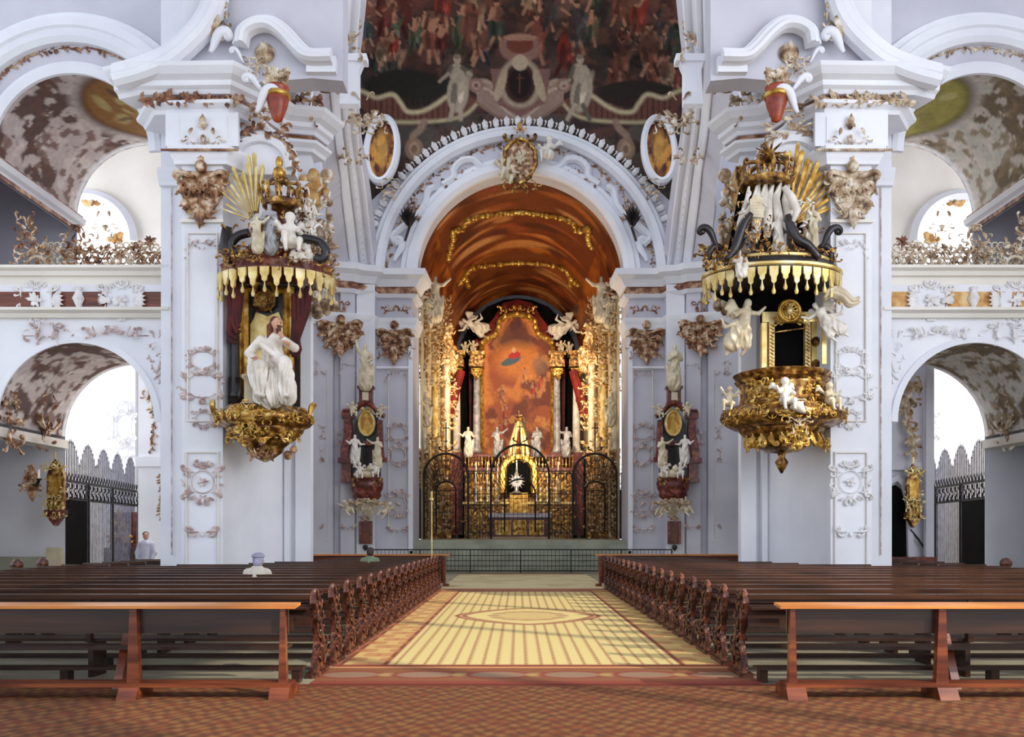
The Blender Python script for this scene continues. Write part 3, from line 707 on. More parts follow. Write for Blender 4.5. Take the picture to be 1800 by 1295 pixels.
    garland(o, g, [(372,-120),(392,-128),(440,-118),(470,-112)], 13, 4, 22); spray(o, g, 445, -120, 50, 30, 9, 4, 15, n0=-6)
    leaf(o,g,381,-74,1.7,44,20,6); leaf(o,g,376,-70,1.2,40,16,8); spray(o, g, 392, -48, 34, 50, 8, 14, 18)
    o.build('pediment_relief', 'bronze_pale', w_)
    # entablature fragment and garland above the canopy, on the concave face
    o = MB(); g2 = frame_dir((-6.9,21.2,0), (0.83,2.1), 21.8/F); 
    gh = pf(21.35); h = MB(); hp = [(398,-306)]+arc(458,-298,58,PI,0,20)+[(518,-306)]
    h.fpoly(gh, hp, -30, -1); h.mold([L(gh,*p) for p in hp[1:-1]], [(-.16,0),(-.16,.14),(-.04,.20),(.06,.12),(.16,.08),(.16,0)], (0,-1,0)); h.build('hood_moulding', 'plaster', w_)
    g3 = pf(21.2)
    garland(o, g3, [(408,-250),(425,-235),(455,-228),(490,-236),(508,-262),(520,-300)], 18, 6, 40); spray(o, g3, 470, -205, 60, 46, 16, 12, 22)
    o.build('hood_garland', 'bronze_stucco' if not s else 'bronze_pale', w_)
    o = MB(); spray(o, pf(22.9), 520, -190, 90, 60, 18, 21, 24); spray(o, pf(22.8), 545, -150, 60, 50, 12, 22, 22); o.build('cornice_relief', 'bronze_stucco' if not s else 'bronze_pale', w_)
    # clouds of stucco beside the canopy
    o = MB(); rng = random.Random(8); garland(o, pf(22.95), [(560,-300),(575,-360),(570,-420),(588,-500)], 22, 3, 26)
    for i in range(46):
        t = rng.random(); x = 556+rng.uniform(-26,20)+18*t; y = 300+250*t; r = rng.uniform(6,15)
        o.ball(L(pf(23.2),x,-y), (r*.0147,r*.010,r*.0147), 8, 6)
    spray(o, pf(22.95), 566, -470, 40, 160, 22, 31, 22)
    o.build('stucco_clouds', 'bronze_pale', w_, True)
    o = MB(); rng = random.Random(9)
    for i in range(40):
        a = rng.uniform(0,2*PI); r = rng.uniform(0,1); q_ = rng.uniform(.09,.22); o.ball(L(pf(23.0),548+24*r*math.cos(a),-336+32*r*math.sin(a)), (q_,q_*.8,q_), 8, 6)
    o.build('ochre_cloud', 'cloud_ochre', w_, True)
    AX[0] = 0.2
    # hanging vase on the cornice corner
    t = thing('stucco_urn', P(490,215,20.2), ('red and gold urn with stucco flowers on the cornice above the canopied statue','red and gold urn with stucco flowers on the cornice above the pulpit')[s], 'urn', 'urns on the pier cornices')
    ctr = P(488,212,20.2); b = MB(); b.lathe([(.02,-.05),(.10,0),(.13,.08),(.22,.32),(.26,.52),(.22,.66),(.26,.72),(.26,.76)], ctr, 14); b.build('bowl', 'urn_red', t, True)
    b = MB(); b.lathe([(.27,.5),(.30,.56),(.27,.62)], ctr, 14); b.build('band', 'gold', t, True)
    b = MB(); g4 = sub(pf(20.2), 488, -150); rng = random.Random(5)
    for i in range(26): leaf(b, g4, rng.uniform(-14,14), rng.uniform(-8,16), rng.uniform(0.2,2.9), 18, 10, rng.uniform(-6,8))
    for i in range(10): b.ball(L(g4, rng.uniform(-18,18), rng.uniform(0,26), rng.uniform(-6,8)), .07, 6, 5)
    b.build('bouquet', 'bronze_pale', t)
    b = MB(); curl(b, sub(pf(20.15),452,-200), 0, 0, 1.0, 44, -1, 7, steps=18); curl(b, sub(pf(20.15),462,-160), 0, 0, 2.4, 30, 1, 5); b.build('scroll_bracket', 'plaster', t, True)

def gallery_bay(s):
    side = SIDE[s]; AX[0] = 0.2; d = 22.6; k = d/F
    zz = lambda py: EYE+(HY-py)*k; cx = (135-CX)*k; R = 147*k; sp = zz(741); x0, x1 = -16.5, -8.9
    m = MB(); arch_wall(m, x0, x1, 0, zz(552), cx, R, sp, d, d+3.6)
    m.box(x0, x1, d, d+3.6, zz(552), zz(500))
    ucx = (128-CX)*k; uR = 157*k; usp = zz(268)
    m2 = MB(); arch_wall(m2, x0, x1+.1, zz(500), 17.5, ucx, uR, usp, d, d+4.8)
    w_ = struct('wall_%s_aisle' % side, m, 'plaster', 'white wall with the low arch under the %s gallery' % side)
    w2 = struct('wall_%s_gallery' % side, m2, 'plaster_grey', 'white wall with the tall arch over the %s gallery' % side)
    # undersides of the two arches, painted stucco
    def paint(seed, upper):
        cv = Canvas(0,0,PI*R,3.6,130,60,(206,192,188) if not s else (206,202,194))
        br = (84,54,46) if not s else (110,90,62)
        cv.cloud(br, .55, .50, .56, seed, .9); cv.cloud((226,214,208), .3, .56, .6, seed+3, .8); cv.cloud((120,84,72) if not s else (150,130,100), .22, .58, .62, seed+5, .8)
        if upper:
            for yy, rx, ry in ((1.9,1.15,1.25),):
                cv.ell(PI*R*.66, yy, 2.05, 1.78, (216,204,200)); cv.ell(PI*R*.66, yy, 1.9, 1.62, (60,40,32)); cv.ell(PI*R*.66, yy, 1.78, 1.5, (150,104,52) if not s else (170,160,84))
                rg = random.Random(seed)
                for i in range(26): cv.ell(PI*R*.62+rg.uniform(-1.1,1.1), yy+rg.uniform(-.9,.9), rg.uniform(.1,.35), rg.uniform(.06,.2), rg.choice([(176,140,80),(110,92,60),(196,180,120),(84,60,40)] if not s else [(186,176,100),(150,140,80),(206,196,140)]), rg.uniform(0,3), .75, .4)
        cv.line([(0,.06),(PI*R,.06)], .12, (236,234,236)); cv.line([(0,3.5),(PI*R,3.5)], .16, (236,234,236))
        return cv
    soffit('arch_soffit', cx, R-.003, sp, d+.01, d+3.6, paint(11, False), w_)
    soffit('arch_soffit', ucx, uR-.003, usp, d+.01, d+4.8, paint(14, True), w2)
    o = MB(); g = pf(d); o2 = MB()
    path = [L(g,*p) for p in arc(128,-268,157,PI,0,36)]
    o.mold(path, [(-.30,0),(-.30,.10),(-.12,.14),(.0,.10),(.0,0)], (0,-1,0)); o.mold([L(g,*p) for p in arc(128,-268,216,PI,0,36)], [(-.42,0),(-.42,.2),(-.3,.3),(-.1,.26),(-.06,.34),(.16,.30),(.2,.16),(.36,.14),(.36,0)], (0,-1,0))
    garland(o2, g, arc(128,-268,184,PI,0,40), 13, 3, 170)
    o.mold([L(g,*p) for p in arc(135,-741,149,PI,0,36)], [(-.16,0),(-.16,.06),(0,.06),(0,0)], (0,-1,0))
    o.build('arch_moulding', 'plaster', w2); o2.build('arch_garland', 'frieze_brown' if not s else 'bronze_pale', w2)
    # mouldings of the parapet, and jamb imposts
    o = MB()
    for py, pr in ((552,.34),(478,.30)):
        o.mold([Vector((x0,d,zz(py))),Vector((x1+.12,d,zz(py)))], [(-.12,0),(-.12,pr*.4),(-.02,pr*.55),(.03,pr),(.10,pr),(.12,pr*.7),(.14,0)], (0,-1,0))
    o.box(x0, x1, d-.0, d+.5, zz(500), zz(474))
    for xx in (cx-R-.5,): o.box(xx, cx-R+.08, d+.02, d+3.6, sp-.35, sp-.1)
    o.build('parapet_moulding', 'plaster_warm', w_)
    p = MB()
    for a, b in ((-30,70),(93,142),(146,188),(242,284)): p.fbox(g, a, b, -545, -513, 0, 1.6)
    p.build('parapet_panel', 'wood_brown' if not s else 'cloud_ochre', w_)
    o = MB()
    for u in (64,214): cartouche(o, g, u, -529, 60, 52, u); tufts(o, g, u, -529, 16, 8, random.Random(u), 2)
    for u in (140,): o.lathe([(.05,0),(.13,.06),(.05,.2),(.15,.42),(.06,.62),(.10,.72)], L(g,u,-555,4), 10)
    for u,q in ((108,1),(182,-1),(252,1)): 
        for j in range(5): leaf(o, g, u-q*14, -529+(j-2)*2, (0 if q>0 else PI)+(j-2)*.28, 22, 9, 2)
    o.build('parapet_relief', 'stucco_white', w_)
    o = MB(); spray(o, g, 200, -585, 90, 26, 10, 3, 18); spray(o, g, 85, -588, 90, 26, 10, 4, 18); spray(o, g, 278, -590, 18, 40, 6, 5, 14, sym=False)
    garland(o, g, [(283,-610),(281,-640),(284,-670)], 12, 6, 9); garland(o, g, [(262,-620),(268,-645),(282,-668)], 11, 7, 9)
    o.tube([L(g,40,-590,1),L(g,66,-590,1)], .015, 5); o.tube([L(g,228,-590,1),L(g,262,-590,1)], .015, 5)
    o.build('spandrel_relief', 'stucco_rose' if not s else 'stucco_white', w_)
    o = MB(); gj = frame_dir((cx-R+.01, d+.3, 0), (0,1), 24/F)      # stucco high on the jamb
    gj = (Vector((cx-R+.02, d, zz(741)-2.0)), Vector((0,.015,0)), Vector((0,0,.015)), Vector((.015,0,0)))
    spray(o, gj, 150, 150, 60, 110, 14, 9, 30); spray(o, gj, 40, 150, 50, 120, 14, 10, 30)
    o.build('jamb_relief', 'bronze_stucco' if not s else 'bronze_pale', w_)
    # gallery floor
    # filigree railing on the parapet
    t = thing('gallery_railing', L(g,150,-474), ('carved lattice railing with leafwork along the gallery on the side of the seated statue','carved lattice railing with leafwork along the gallery on the pulpit side')[s], 'railing', 'gallery railings')
    gr = pf(d+.25); b = MB()
    for i in range(-6, 30):
        for j in range(6):
            u = i*11+(5 if j%2 else 0); v = -488+j*9.0
            if (60<u<285 or s) and v < -446+ (14 if (i//6)%2 else 0): b.tube([L(gr,a,c,.5) for a,c in arc(u+8,v+12,5.4,0,2*PI,6)][:-1], .018, 4, closed=True)
    b.build('lattice', 'marble_cream', t)
    b = MB(); spray(b, gr, 165, -462, 90, 50, 40, 3, 15, n0=2); spray(b, gr, 225, -456, 60, 46, 26, 4, 14, n0=2); spray(b, gr, 138, -425, 40, 56, 24, 5, 15, n0=2); spray(b, gr, 60, -455, 70, 60, 34, 6, 15, n0=2); spray(b, gr, 262, -450, 46, 36, 20, 8, 12, n0=2); spray(b, gr, 50, -410, 40, 46, 18, 9, 16, n0=2); garland(b, gr, [(30,-446),(120,-440),(200,-440),(284,-444)], 16, 4, 44)
    b.build('leafwork', 'bronze_stucco' if not s else 'bronze_pale', t)
    b = MB()
    for u in (66,214): b.tube([L(gr,a,c,3) for a,c in arc(u,-468,17,0,2*PI,18)][:-1], .04, 5, closed=True)
    b.build('roundel', 'marble_cream', t)
    b = MB(); b.tube([L(gr,264,-440,1),L(gr,264,-428,1)], .03); tufts(b, gr, 264, -424, 12, 9, random.Random(2)); b.build('finial', 'frieze_brown', t)
    b = MB(); b.box(*(sorted((L(gr,-40,0)[0], L(gr,285,0)[0]))), d+.2, d+.3, zz(491), zz(484)); b.build('bottom_rail', 'marble_cream', t)
    # inner wall beyond: far piers, lunette, cornice
    AX[0] = 0.2
    bw = MB(); arch_wall(bw, -24, -9, 0, 17.5, (152-CX)*34/F, 84*34/F, EYE+(HY-425)*34/F, 34, 34.6)
    # close the lower part of the window opening
    wx = (152-CX)*34/F; wr = 84*34/F
    bw.box(wx-wr, wx+wr, 34.02, 34.5, 0, EYE+(HY-470)*34/F)
    w3 = struct('wall_%s_transept' % side, bw, 'plaster_warm', 'white far wall of the %s transept seen through the arches' % side)
    pl = MB(); g5 = pf(31.0); pl.fbox(g5, 243, 285, -1020, -640, -40, 0); pl.fbox(g5, 240, 287, -820, -803, -40, 5); pl.fbox(pf(33.9), 180, 240, -1000, -640, -5, 5)
    pl.build('pilaster', 'plaster', w3)
    o = MB(); stucco_motifs(o, pf(33.7), [('cart',216,750,36,50,1),('cart',216,716,22,16,2),('cart',216,795,22,20,3)]); o.build('wall_relief', 'stucco_white', w3)
    o = MB(); garland(o, g5, [(258,-676),(264,-700),(272,-740),(266,-790)], 12, 5, 26); spray(o, g5, 262, -690, 18, 40, 7, 7, 14, sym=False); garland(o, g5, [(281,-830),(283,-870),(281,-910)], 9, 9, 16); o.build('pilaster_garland', 'bronze_stucco' if not s else 'bronze_pale', w3)
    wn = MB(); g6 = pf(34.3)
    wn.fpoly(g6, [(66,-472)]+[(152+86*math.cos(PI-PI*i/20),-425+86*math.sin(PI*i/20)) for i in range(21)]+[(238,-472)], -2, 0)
    window = struct('window_%d' % (1+s), wn, 'glass_day', 'bright arched window above the %s gallery' % side)  # pane glows in place of strongly lit stucco
    rv = MB(); g7 = pf(33.9)
    rv.mold([L(g7,*p) for p in arc(152,-425,86,PI,0,24)], [(-.3,0),(-.3,.15),(-.1,.25),(.1,.1),(.1,0)], (0,-1,0)); rv.build('window_frame', 'plaster', window)
    o = MB()
    rg = random.Random(4)
    for u,v,r in ((163,352,15),(202,418,13),(120,400,11)):
        for i in range(12): o.ball(L(g7,u+rg.uniform(-r,r),-v+rg.uniform(-r,r)*.6,2), (r*.009,.06,r*.008), 8, 6)
    o.build('window_cloud', 'cloud_ochre', window, True)
    o = MB(); spray(o, g7, 186, -385, 26, 50, 9, 5, 13, n0=1); spray(o, g7, 150, -348, 70, 14, 8, 6, 11, n0=1); o.build('window_relief', 'bronze_pale', window)
    cl = MB(); cl.box(-24,-9,26,35,17.3,17.6); struct('ceiling_%s_transept' % side, cl, 'plaster_grey', 'grey vault over the %s transept' % side)
    # inclined cornice running back along the outer wall
    o = MB(); xo = cx-R-.9
    gf = MB(); gf.box(x0,x1,d+.5,d+4.8,zz(556),zz(548)); gf.build('gallery_floor', 'plaster_grey', w_)
    jx = ucx-uR; jl = [Vector((jx,d+.05,usp-.12)),Vector((jx,d+4.85,usp-.12))]
    o.mold(jl, [(-.30,0),(-.30,.05),(-.12,.10),(-.06,.22),(.10,.26),(.12,0)], (1,0,0)); o.build('jamb_cornice', 'plaster', w2)
    o = MB(); o.mold([p+Vector((0,0,-.24)) for p in jl], [(-.06,.02),(-.06,.09),(.06,.09),(.06,.02)], (1,0,0)); o.mold([p+Vector((0,0,.16)) for p in jl], [(-.05,.02),(-.05,.16),(.05,.16),(.05,.02)], (1,0,0)); o.build('jamb_fillet', 'frieze_brown', w2)

def far_pier(s):
    side = SIDE[s]; AX[0] = 0.1
    m = MB(); m.prism([(x,y,0) for x,y in PLAN2], (0,0,13.2))
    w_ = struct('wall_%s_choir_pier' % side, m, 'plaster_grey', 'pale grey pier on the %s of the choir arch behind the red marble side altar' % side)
    m = MB(); m.box(-10.5,-7.25,38.3,42,13.1,27); m.build('upper_wall', 'plaster_grey', w_)
    m = MB(); m.box(-22.4,-9.5,38.2,38.8,0,20); m.build('transept_wall', 'plaster_grey', w_)
    c = MB()
    entablature(c, EPATH2, [(-.3,z39(505)),(.12,z39(505)),(.2,z39(500)),(.3,z39(494)),(.55,z39(488)),(.6,z39(478)),(-.3,z39(476))]); c.build('cornice', 'plaster', w_)
    c = MB(); entablature(c, EPATH2, [(-.3,z39(580)),(.06,z39(580)),(.1,z39(572)),(.16,z39(566)),(.2,z39(560)),(-.3,z39(558))]); entablature(c, EPATH2, [(-.3,z39(524)),(.08,z39(524)),(.2,z39(518)),(-.3,z39(516))]); c.build('architrave', 'plaster', w_)
    c = MB(); entablature(c, EPATH2, [(-.3,z39(517)),(.05,z39(517)),(.10,z39(511)),(.05,z39(505)),(-.3,z39(505))]); c.build('frieze_band', 'frieze_brown', w_)
    o = MB(); g = pf(39.3); spray(o, g, 697, -545, 40, 22, 9, 3, 12); spray(o, pf(38.5), 600, -545, 36, 20, 7, 4, 12); o.build('frieze_relief', 'frieze_brown', w_)
    o = MB(); g = pf(39.42); capital(o, g, 694, -578, 62, 64, 3); spray(o, g, 694, -600, 56, 36, 14, 5, 14); o.ball(L(g,694,-572,5), .2, 8, 6)
    g2 = pf(38.3); capital(o, g2, 600, -566, 78, 62, 4); spray(o, g2, 598, -586, 70, 34, 16, 6, 15); o.ball(L(g2,600,-562,5), .2, 8, 6)
    o.build('capital', 'bronze_stucco', w_)
    o = MB(); o.fbox(g, 662,724,-648,-644,0,3); o.fbox(g, 718,726,-968,-578,0,2.5); o.fbox(g,657,661,-968,-578,0,2.5); o.fbox(pf(38.85),627,659,-975,-500,0,2); o.build('pilaster_strip', 'plaster', w_)
    o = MB(); stucco_motifs(o, g, [('panel',700,790,34,280,0)]); stucco_motifs(o, pf(38.35), [('panel',565,800,22,300,0)]); o.build('panel_moulding', 'plaster_warm', w_)
    o = MB(); stucco_motifs(o, g, [('archtop',698,664,38,22,1),('cart',700,760,32,26,2),('cart',700,800,28,30,3),('round',700,885,34,38,4),('feet',699,930,36,14,5)])
    stucco_motifs(o, pf(38.32), [('spray',554,650,22,26,1),('cart',556,760,22,22,2),('cart',556,800,20,24,3),('feet',556,926,26,12,4)]); stucco_motifs(o, pf(38.45), [('archtop',612,648,26,26,5),('cart',608,770,22,24,6),('feet',612,926,28,12,7)])
    o.build('stucco_relief', 'stucco_rose', w_)
    # crossing rib springing from the pier
    ax = [(640,486,39.6),(634,440,38.6),(627,380,37.2),(618,310,35.4),(610,250,33.4),(604,190,31.6),(602,130,30),(604,60,28.6),(608,-30,27.2)]
    pth = spline([P(*a) for a in ax], 5); rb = MB(); nrm = Vector((0.75,-0.62,-0.25)).normalized()
    def sweep(a0, a1, h):
        rb.mold(pth, [(a0,0),(a0,h*.7),(a0+.06,h),(a1-.06,h),(a1,h*.7),(a1,0)], nrm)
    sweep(.25,.72,.10); sweep(.06,.22,.26); sweep(-.5,-.30,.30); sweep(-.3,.06,.04)
    rb.build('crossing_rib', 'plaster', w_)
    bb = MB()
    for i, p in enumerate(pth[:-6]): bb.ball(p+nrm*.08+Vector((-.05,0,.05)), .10, 6, 4)
    bb.build('rib_garland', 'stucco_rose', w_)
    bk = MB(); bk.mold([p-nrm*.02 for p in pth], [(-1.0,-.1),(-1.0,0),(1.6,0),(1.6,-.1)], nrm); bk.build('rib_wall', 'plaster_grey', w_)
    o = MB(); g3 = pf(29.0); o.fpoly(g3, V2([(598,186),(602,128),(596,108),(642,104),(632,128),(632,186)]), -10, 8); o.fbox(g3, 594,646,-112,-100,-12,12); o.build('rib_pedestal', 'plaster', w_)
    o = MB(); spray(o, g3, 605, -62, 70, 60, 22, 9, 24, n0=4); spray(o, g3, 640, -208, 40, 60, 12, 8, 20); spray(o, pf(33), 622, -280, 60, 18, 9, 8, 14); o.build('rib_relief', 'bronze_pale', w_)
    # oval painted medallion
    g4 = pf(38.8); o = MB(); tilt = -0.10
    def ov(a, b): return [(672+a*math.cos(t)*math.cos(tilt)-b*math.sin(t)*math.sin(tilt), -265+a*math.cos(t)*math.sin(tilt)+b*math.sin(t)*math.cos(tilt)) for t in np.linspace(0,2*PI,33)[:-1]]
    t = thing('oval_medallion', L(g4,672,-318), 'oval medallion painted gold and brown, %s of the choir arch' % side, 'medallion', 'oval medallions by the choir arch')
    o.mold([L(g4,a,b,5) for a,b in ov(27,56)], [(-.12,-.2),(-.12,.1),(0,.22),(.14,.12),(.14,-.2)], (0,-1,0), True); o.build('frame', 'plaster', t)
    cv = Canvas(-1,-1,1,1,30,50,(122,64,30)); cv.cloud((196,134,56),.4,.45,.6,3); cv.cloud((80,36,20),.3,.5,.62,5); cv.ell(0,.1,.4,.6,(198,146,70),0,.7,.8)
    painted('picture', cv, lambda u,v: L(g4, 672+26*math.sqrt(max(0,1-(2*v-1)**2))*(2*u-1), -265-55*(1-2*v), 4), 'oil_paint', t)
    o = MB(); spray(o, g4, 660, -212, 40, 26, 12, 5, 16, n0=6); spray(o, g4, 685, -330, 30, 30, 8, 6, 14, n0=5); o.build('frame_relief', 'bronze_pale', t)

def arch_and_dome():
    AX[0] = 0.1; MIR[0] = False; g = pf(40.0); C = (915,-488)
    m = MB(); n = 48
    for i in range(n):
        a, b = PI*i/n, PI*(i+1)/n; q = []
        RO = lambda t: 262+80*max(0,1-math.sin(t)/.78)
        for (t, r, y) in ((a,182,40),(a,RO(a),40),(b,RO(b),40),(b,182,40),(a,182,40.9),(b,182,40.9)):
            p = L(g, C[0]+r*math.cos(t), C[1]+r*math.sin(t)); p.y = y; q.append(p)
        m.add(q, [(0,1,2,3),(0,3,5,4)])
    m.box(-7.6,-4.7,39.9,42,12.9,13.4); m.box(4.9,7.8,39.9,42,12.9,13.4)
    w_ = struct('wall_choir_arch', m, 'plaster_grey', 'great round arch with white stucco bands opening into the choir')
    rp = lambda r, y=0: [L(g, *p, y) for p in arc(*C, r, PI, 0, 60)]
    o = MB(); o.mold(rp(252), [(-.34,0),(-.34,.25),(-.2,.45),(.02,.5),(.12,.34),(.26,.3),(.34,.12),(.34,0)], (0,-1,0)); o.mold(rp(196), [(-.38,0),(-.38,.2),(-.2,.36),(.1,.3),(.2,.16),(.38,.12),(.38,-.5)], (0,-1,0))
    o.build('arch_band', 'plaster', w_)
    o = MB(); rng = random.Random(3)
    for i in range(70):
        t = .35+(PI-.7)*i/69; c_ = (C[0]+268*math.cos(t), C[1]+268*math.sin(t)); leaf(o, g, c_[0]-3*math.cos(t), c_[1]-3*math.sin(t), t, 17, 12, 5) if i%2 else curl(o, g, *c_, t, 7, 1, 1.2, n0=3, steps=8, seg=4)
    o.build('arch_fringe', 'stucco_white', w_)
    o = MB(); garland(o, g, arc(*C, 234, PI*.98, PI*.02, 60), 11, 5, 150); o.build('arch_garland', 'bronze_stucco', w_)
    # S-scrolls in the band
    o = MB(); o2 = MB(); pr = [(-.16,0),(-.16,.2),(-.05,.32),(.08,.26),(.16,.1),(.16,0)]
    for q in (1,-1):
        X = lambda a: a if q > 0 else 2*915-a
        for pts in ([(702,432),(690,418),(706,402),(728,384),(746,362),(752,338),(764,330)],[(778,326),(796,314),(798,298),(812,284),(832,282),(846,294),(862,298),(876,292)]):
            o.mold(spline([L(g,X(a),-b) for a,b in pts], 5), pr, (0,-1,0))
        curl(o, g, X(694), -460, 1.2 if q>0 else PI-1.2, 34, q, 5, 1.7, n0=3, steps=22, seg=6)
        spray(o2, g, X(726), -380, 20, 60, 8, 3, 14, n0=2); spray(o2, g, X(790), -330, 30, 18, 6, 4, 12, n0=2); spray(o2, g, X(822), -303, 26, 14, 5, 5, 10); spray(o2, g, X(740),-350,14,40,6,6,10)
    o.build('scroll_band', 'plaster', w_, False); o2.build('scroll_relief', 'frieze_brown', w_)
    # cartouche at the crown
    t = thing('crown_cartouche', L(g,915,-335,10), 'gilt and brown shield cartouche with putto at the crown of the choir arch', 'cartouche')
    gc = sub(pf(39.4), 914, -282); o = MB(); o.lathe([(0,-.2),(.5,-.12),(.62,0)], L(gc,0,0,0), 16, sy=.4); o.v = []; o.f = []; o.n = 0; o.mi = []
    pts = [(0,-42),(16,-32),(28,-8),(26,16),(12,32),(0,36),(-12,32),(-26,16),(-28,-8),(-16,-32)]
    o.fpoly(gc, pts, -6, 4); o.build('shield', 'bronze_stucco', t)
    o = MB(); o.tube([L(gc,a,b,5) for a,b in pts], .10, 6, closed=True); curl(o, gc, 12, 30, .5, 16, 1, 2.4, n0=4); curl(o, gc, -12, 30, PI-.5, 16, -1, 2.4, n0=4); spray(o, gc, 0, -44, 60, 22, 12, 4, 14, n0=3); spray(o, gc, 0, 38, 40, 18, 8, 5, 12, n0=3); o.build('rim', 'gold_dark', t)
    o = MB(); tufts(o, gc, 2, 2, 13, 9, random.Random(3), 5); o.build('flower', 'marble_cream', t)
    o = MB(); spray(o, gc, 0, 54, 12, 24, 6, 3, 10); o.ball(L(gc,0,60,0), (.09,.09,.22)); o.build('finial', 'cloud_ochre', t)
    fig_obj('stucco_putto', 'putto_wave', L(pf(39.3),884,-318), 1.55, 'marble_cream', None, 0.4, 0, .3, label='cream putto clinging to the lower side of the crown cartouche of the choir arch', cat='statue', group='putti on the choir arch')
    fig_obj('stucco_putto', 'putto_sit', L(pf(39.3),966,-280), 1.4, 'marble_white', None, -0.5, label='white putto seated on the scroll to one side above the choir arch', cat='statue', group='putti on the choir arch')
    # dark palm sprays on the scrolls
    for q, nm in ((1,'by the seated statue'),(-1,'on the pulpit side')):
        o = MB(); u = 720 if q > 0 else 1110; gk = pf(39.5)
        for i in range(7): leaf(o, gk, u, -402, PI/2+(i-3)*.22, 42-abs(i-3)*5, 6, 3+i, .5)
        o.tube([L(gk,u-q*8,-424,2),L(gk,u,-400,3)], .06); o.build('palm_spray', 'marble_dark', None, label='dark leaf spray on a white volute of the arch, %s' % nm, cat='ornament', group='palm sprays on the choir arch')

    # ---- dome fresco
    cv = Canvas(560,-40,1280,500,330,250,(60,50,44)); rng = random.Random(12)
    cv.cloud((92,58,50),60,.42,.6,1); cv.cloud((40,34,30),50,.5,.62,2); cv.cloud((120,84,74),40,.55,.7,4,.7)
    cv.rect(560,200,1280,500,(88,80,72)); cv.cloud((70,62,56),30,.45,.6,7,.6)
    for i in range(26):
        x = rng.uniform(570,1260); cv.ell(x, rng.uniform(-30,60), rng.uniform(30,70), rng.uniform(14,34), rng.choice([(110,64,56),(76,52,48),(126,90,80),(50,42,38)]), rng.uniform(-.4,.4), .8, .6)
    pal = [(124,46,36),(104,58,48),(78,84,64),(140,100,72),(56,62,52),(150,122,96),(112,70,52),(168,148,124),(72,76,80),(92,36,30),(128,74,60)]
    for i in range(70):
        x = rng.uniform(600,1240); y = rng.uniform(-30,100)+ (26 if abs(x-915)>160 else -24); cv.person(x, y, rng.uniform(54,96), rng, rng.choice(pal))
    cv.cloud((60,40,34),26,.5,.64,21,.75); cv.cloud((112,72,58),18,.56,.68,23,.45)
    cv.ell(710,155,70,34,(38,36,30)); cv.ell(770,165,40,26,(40,38,32)); cv.ell(1120,165,70,24,(46,40,34))
    # painted balustrade with curving mouldings
    for q in (1,-1):
        X = lambda a: a if q > 0 else 1828-a
        top = [tuple(p)[:2] for p in spline([(X(a),b,0) for a,b in ((600,150),(640,162),(662,172),(690,166),(705,182),(716,196),(740,196),(762,186),(785,170),(805,160))], 5)]
        bot = [tuple(p)[:2] for p in spline([(X(a),b,0) for a,b in ((650,205),(690,214),(745,214),(790,210),(820,200),(842,178))], 5)]
        cv.poly(top+bot[::-1], (112,72,60)); 
        for i in range(16): cv.line([(X(650+10*i),172+i%3),(X(650+10*i),210)], 3, (70,38,34), .7)
        cv.line(top, 9, (172,156,122)); cv.line(top, 3.5, (206,190,150)); cv.line(bot, 8, (160,144,112)); cv.line(bot, 3, (196,180,142))
        big = [tuple(p)[:2] for p in spline([(X(a),b,0) for a,b in ((838,150),(850,142),(868,152),(880,172),(900,190),(914,196))], 5)]
        big2 = [tuple(p)[:2] for p in spline([(X(a),b,0) for a,b in ((838,180),(860,196),(880,208),(900,214),(914,216))], 5)]
        cv.poly(big+big2[::-1], (160,132,118)); cv.line(big, 8, (178,152,132)); cv.line(big2, 5, (140,112,96)); cv.line([(a,b+13) for a,b in big], 4, (196,170,150))
        cv.ell(X(837),150,13,13,(150,118,104)); cv.ell(X(837),150,8,8,(180,150,134)); cv.ell(X(837),150,3.5,3.5,(120,90,80))
        sc_ = [tuple(p)[:2] for p in spline([(X(a),b,0) for a,b in ((746,214),(738,228),(726,240),(724,262))], 5)]
        cv.line(sc_, 12, (152,126,106)); cv.ell(X(728),262,16,20,(150,120,98)); cv.ell(X(728),262,10,13,(176,146,120)); cv.ell(X(728),262,5,7,(136,106,86))
        cv.person(X(803 if q>0 else 810), 140, 112, rng, (176,160,138), (182,164,142), (140,120,100))
        cv.rect(*sorted((X(560),X(600))),500,0,(90,60,50),0) if False else None
    cv.poly([(862,120),(968,120),(960,180),(914,205),(870,180)], (132,96,88)); cv.ell(914,84,36,26,(150,112,98)); cv.ell(914,78,24,16,(120,66,52)); cv.ell(914,66,30,6,(176,132,108))
    cv.ell(914,146,38,44,(176,158,132)); cv.ell(914,146,28,36,(70,44,40)); cv.ell(914,146,20,28,(40,28,28)); cv.ell(914,110,14,14,(196,176,146)); cv.line([(914,130),(914,164)],2,(110,70,56)); cv.line([(908,138),(920,138)],2,(110,70,56))
    for x in (880,948): cv.ell(x,150,8,30,(186,166,136), .3 if x<900 else -.3)
    def dome(u, v):
        px = 560+720*u; py = -40+540*v; e = max(0, 225-py)
        return P(px, py, 40.7-0.010*e-0.00005*e*e)
    m = MB(); nx, ny = cv.nx, cv.ny; vs_ = [dome(i/nx, j/ny) for j in range(ny+1) for i in range(nx+1)]
    keep = []
    for j in range(ny):
        for i in range(nx):
            px = 560+720*(i+.5)/nx; py = -40+540*(j+.5)/ny
            if math.hypot(px-915, (py-488)) > 212: keep.append((j*(nx+1)+i, (j+1)*(nx+1)+i, (j+1)*(nx+1)+i+1, j*(nx+1)+i+1))
    m.add(vs_, keep); m.build('ceiling_dome', 'fresco', None, True, cv.cols(), label='dome fresco with painted figures above a curving painted balustrade', cat='ceiling', kind='structure')

    # ---- choir vault, walls
    def RV(t): return (4.72-0.77*t, 13.25-0.35*t, 40.5+16.0*t, 0.1-0.12*t)
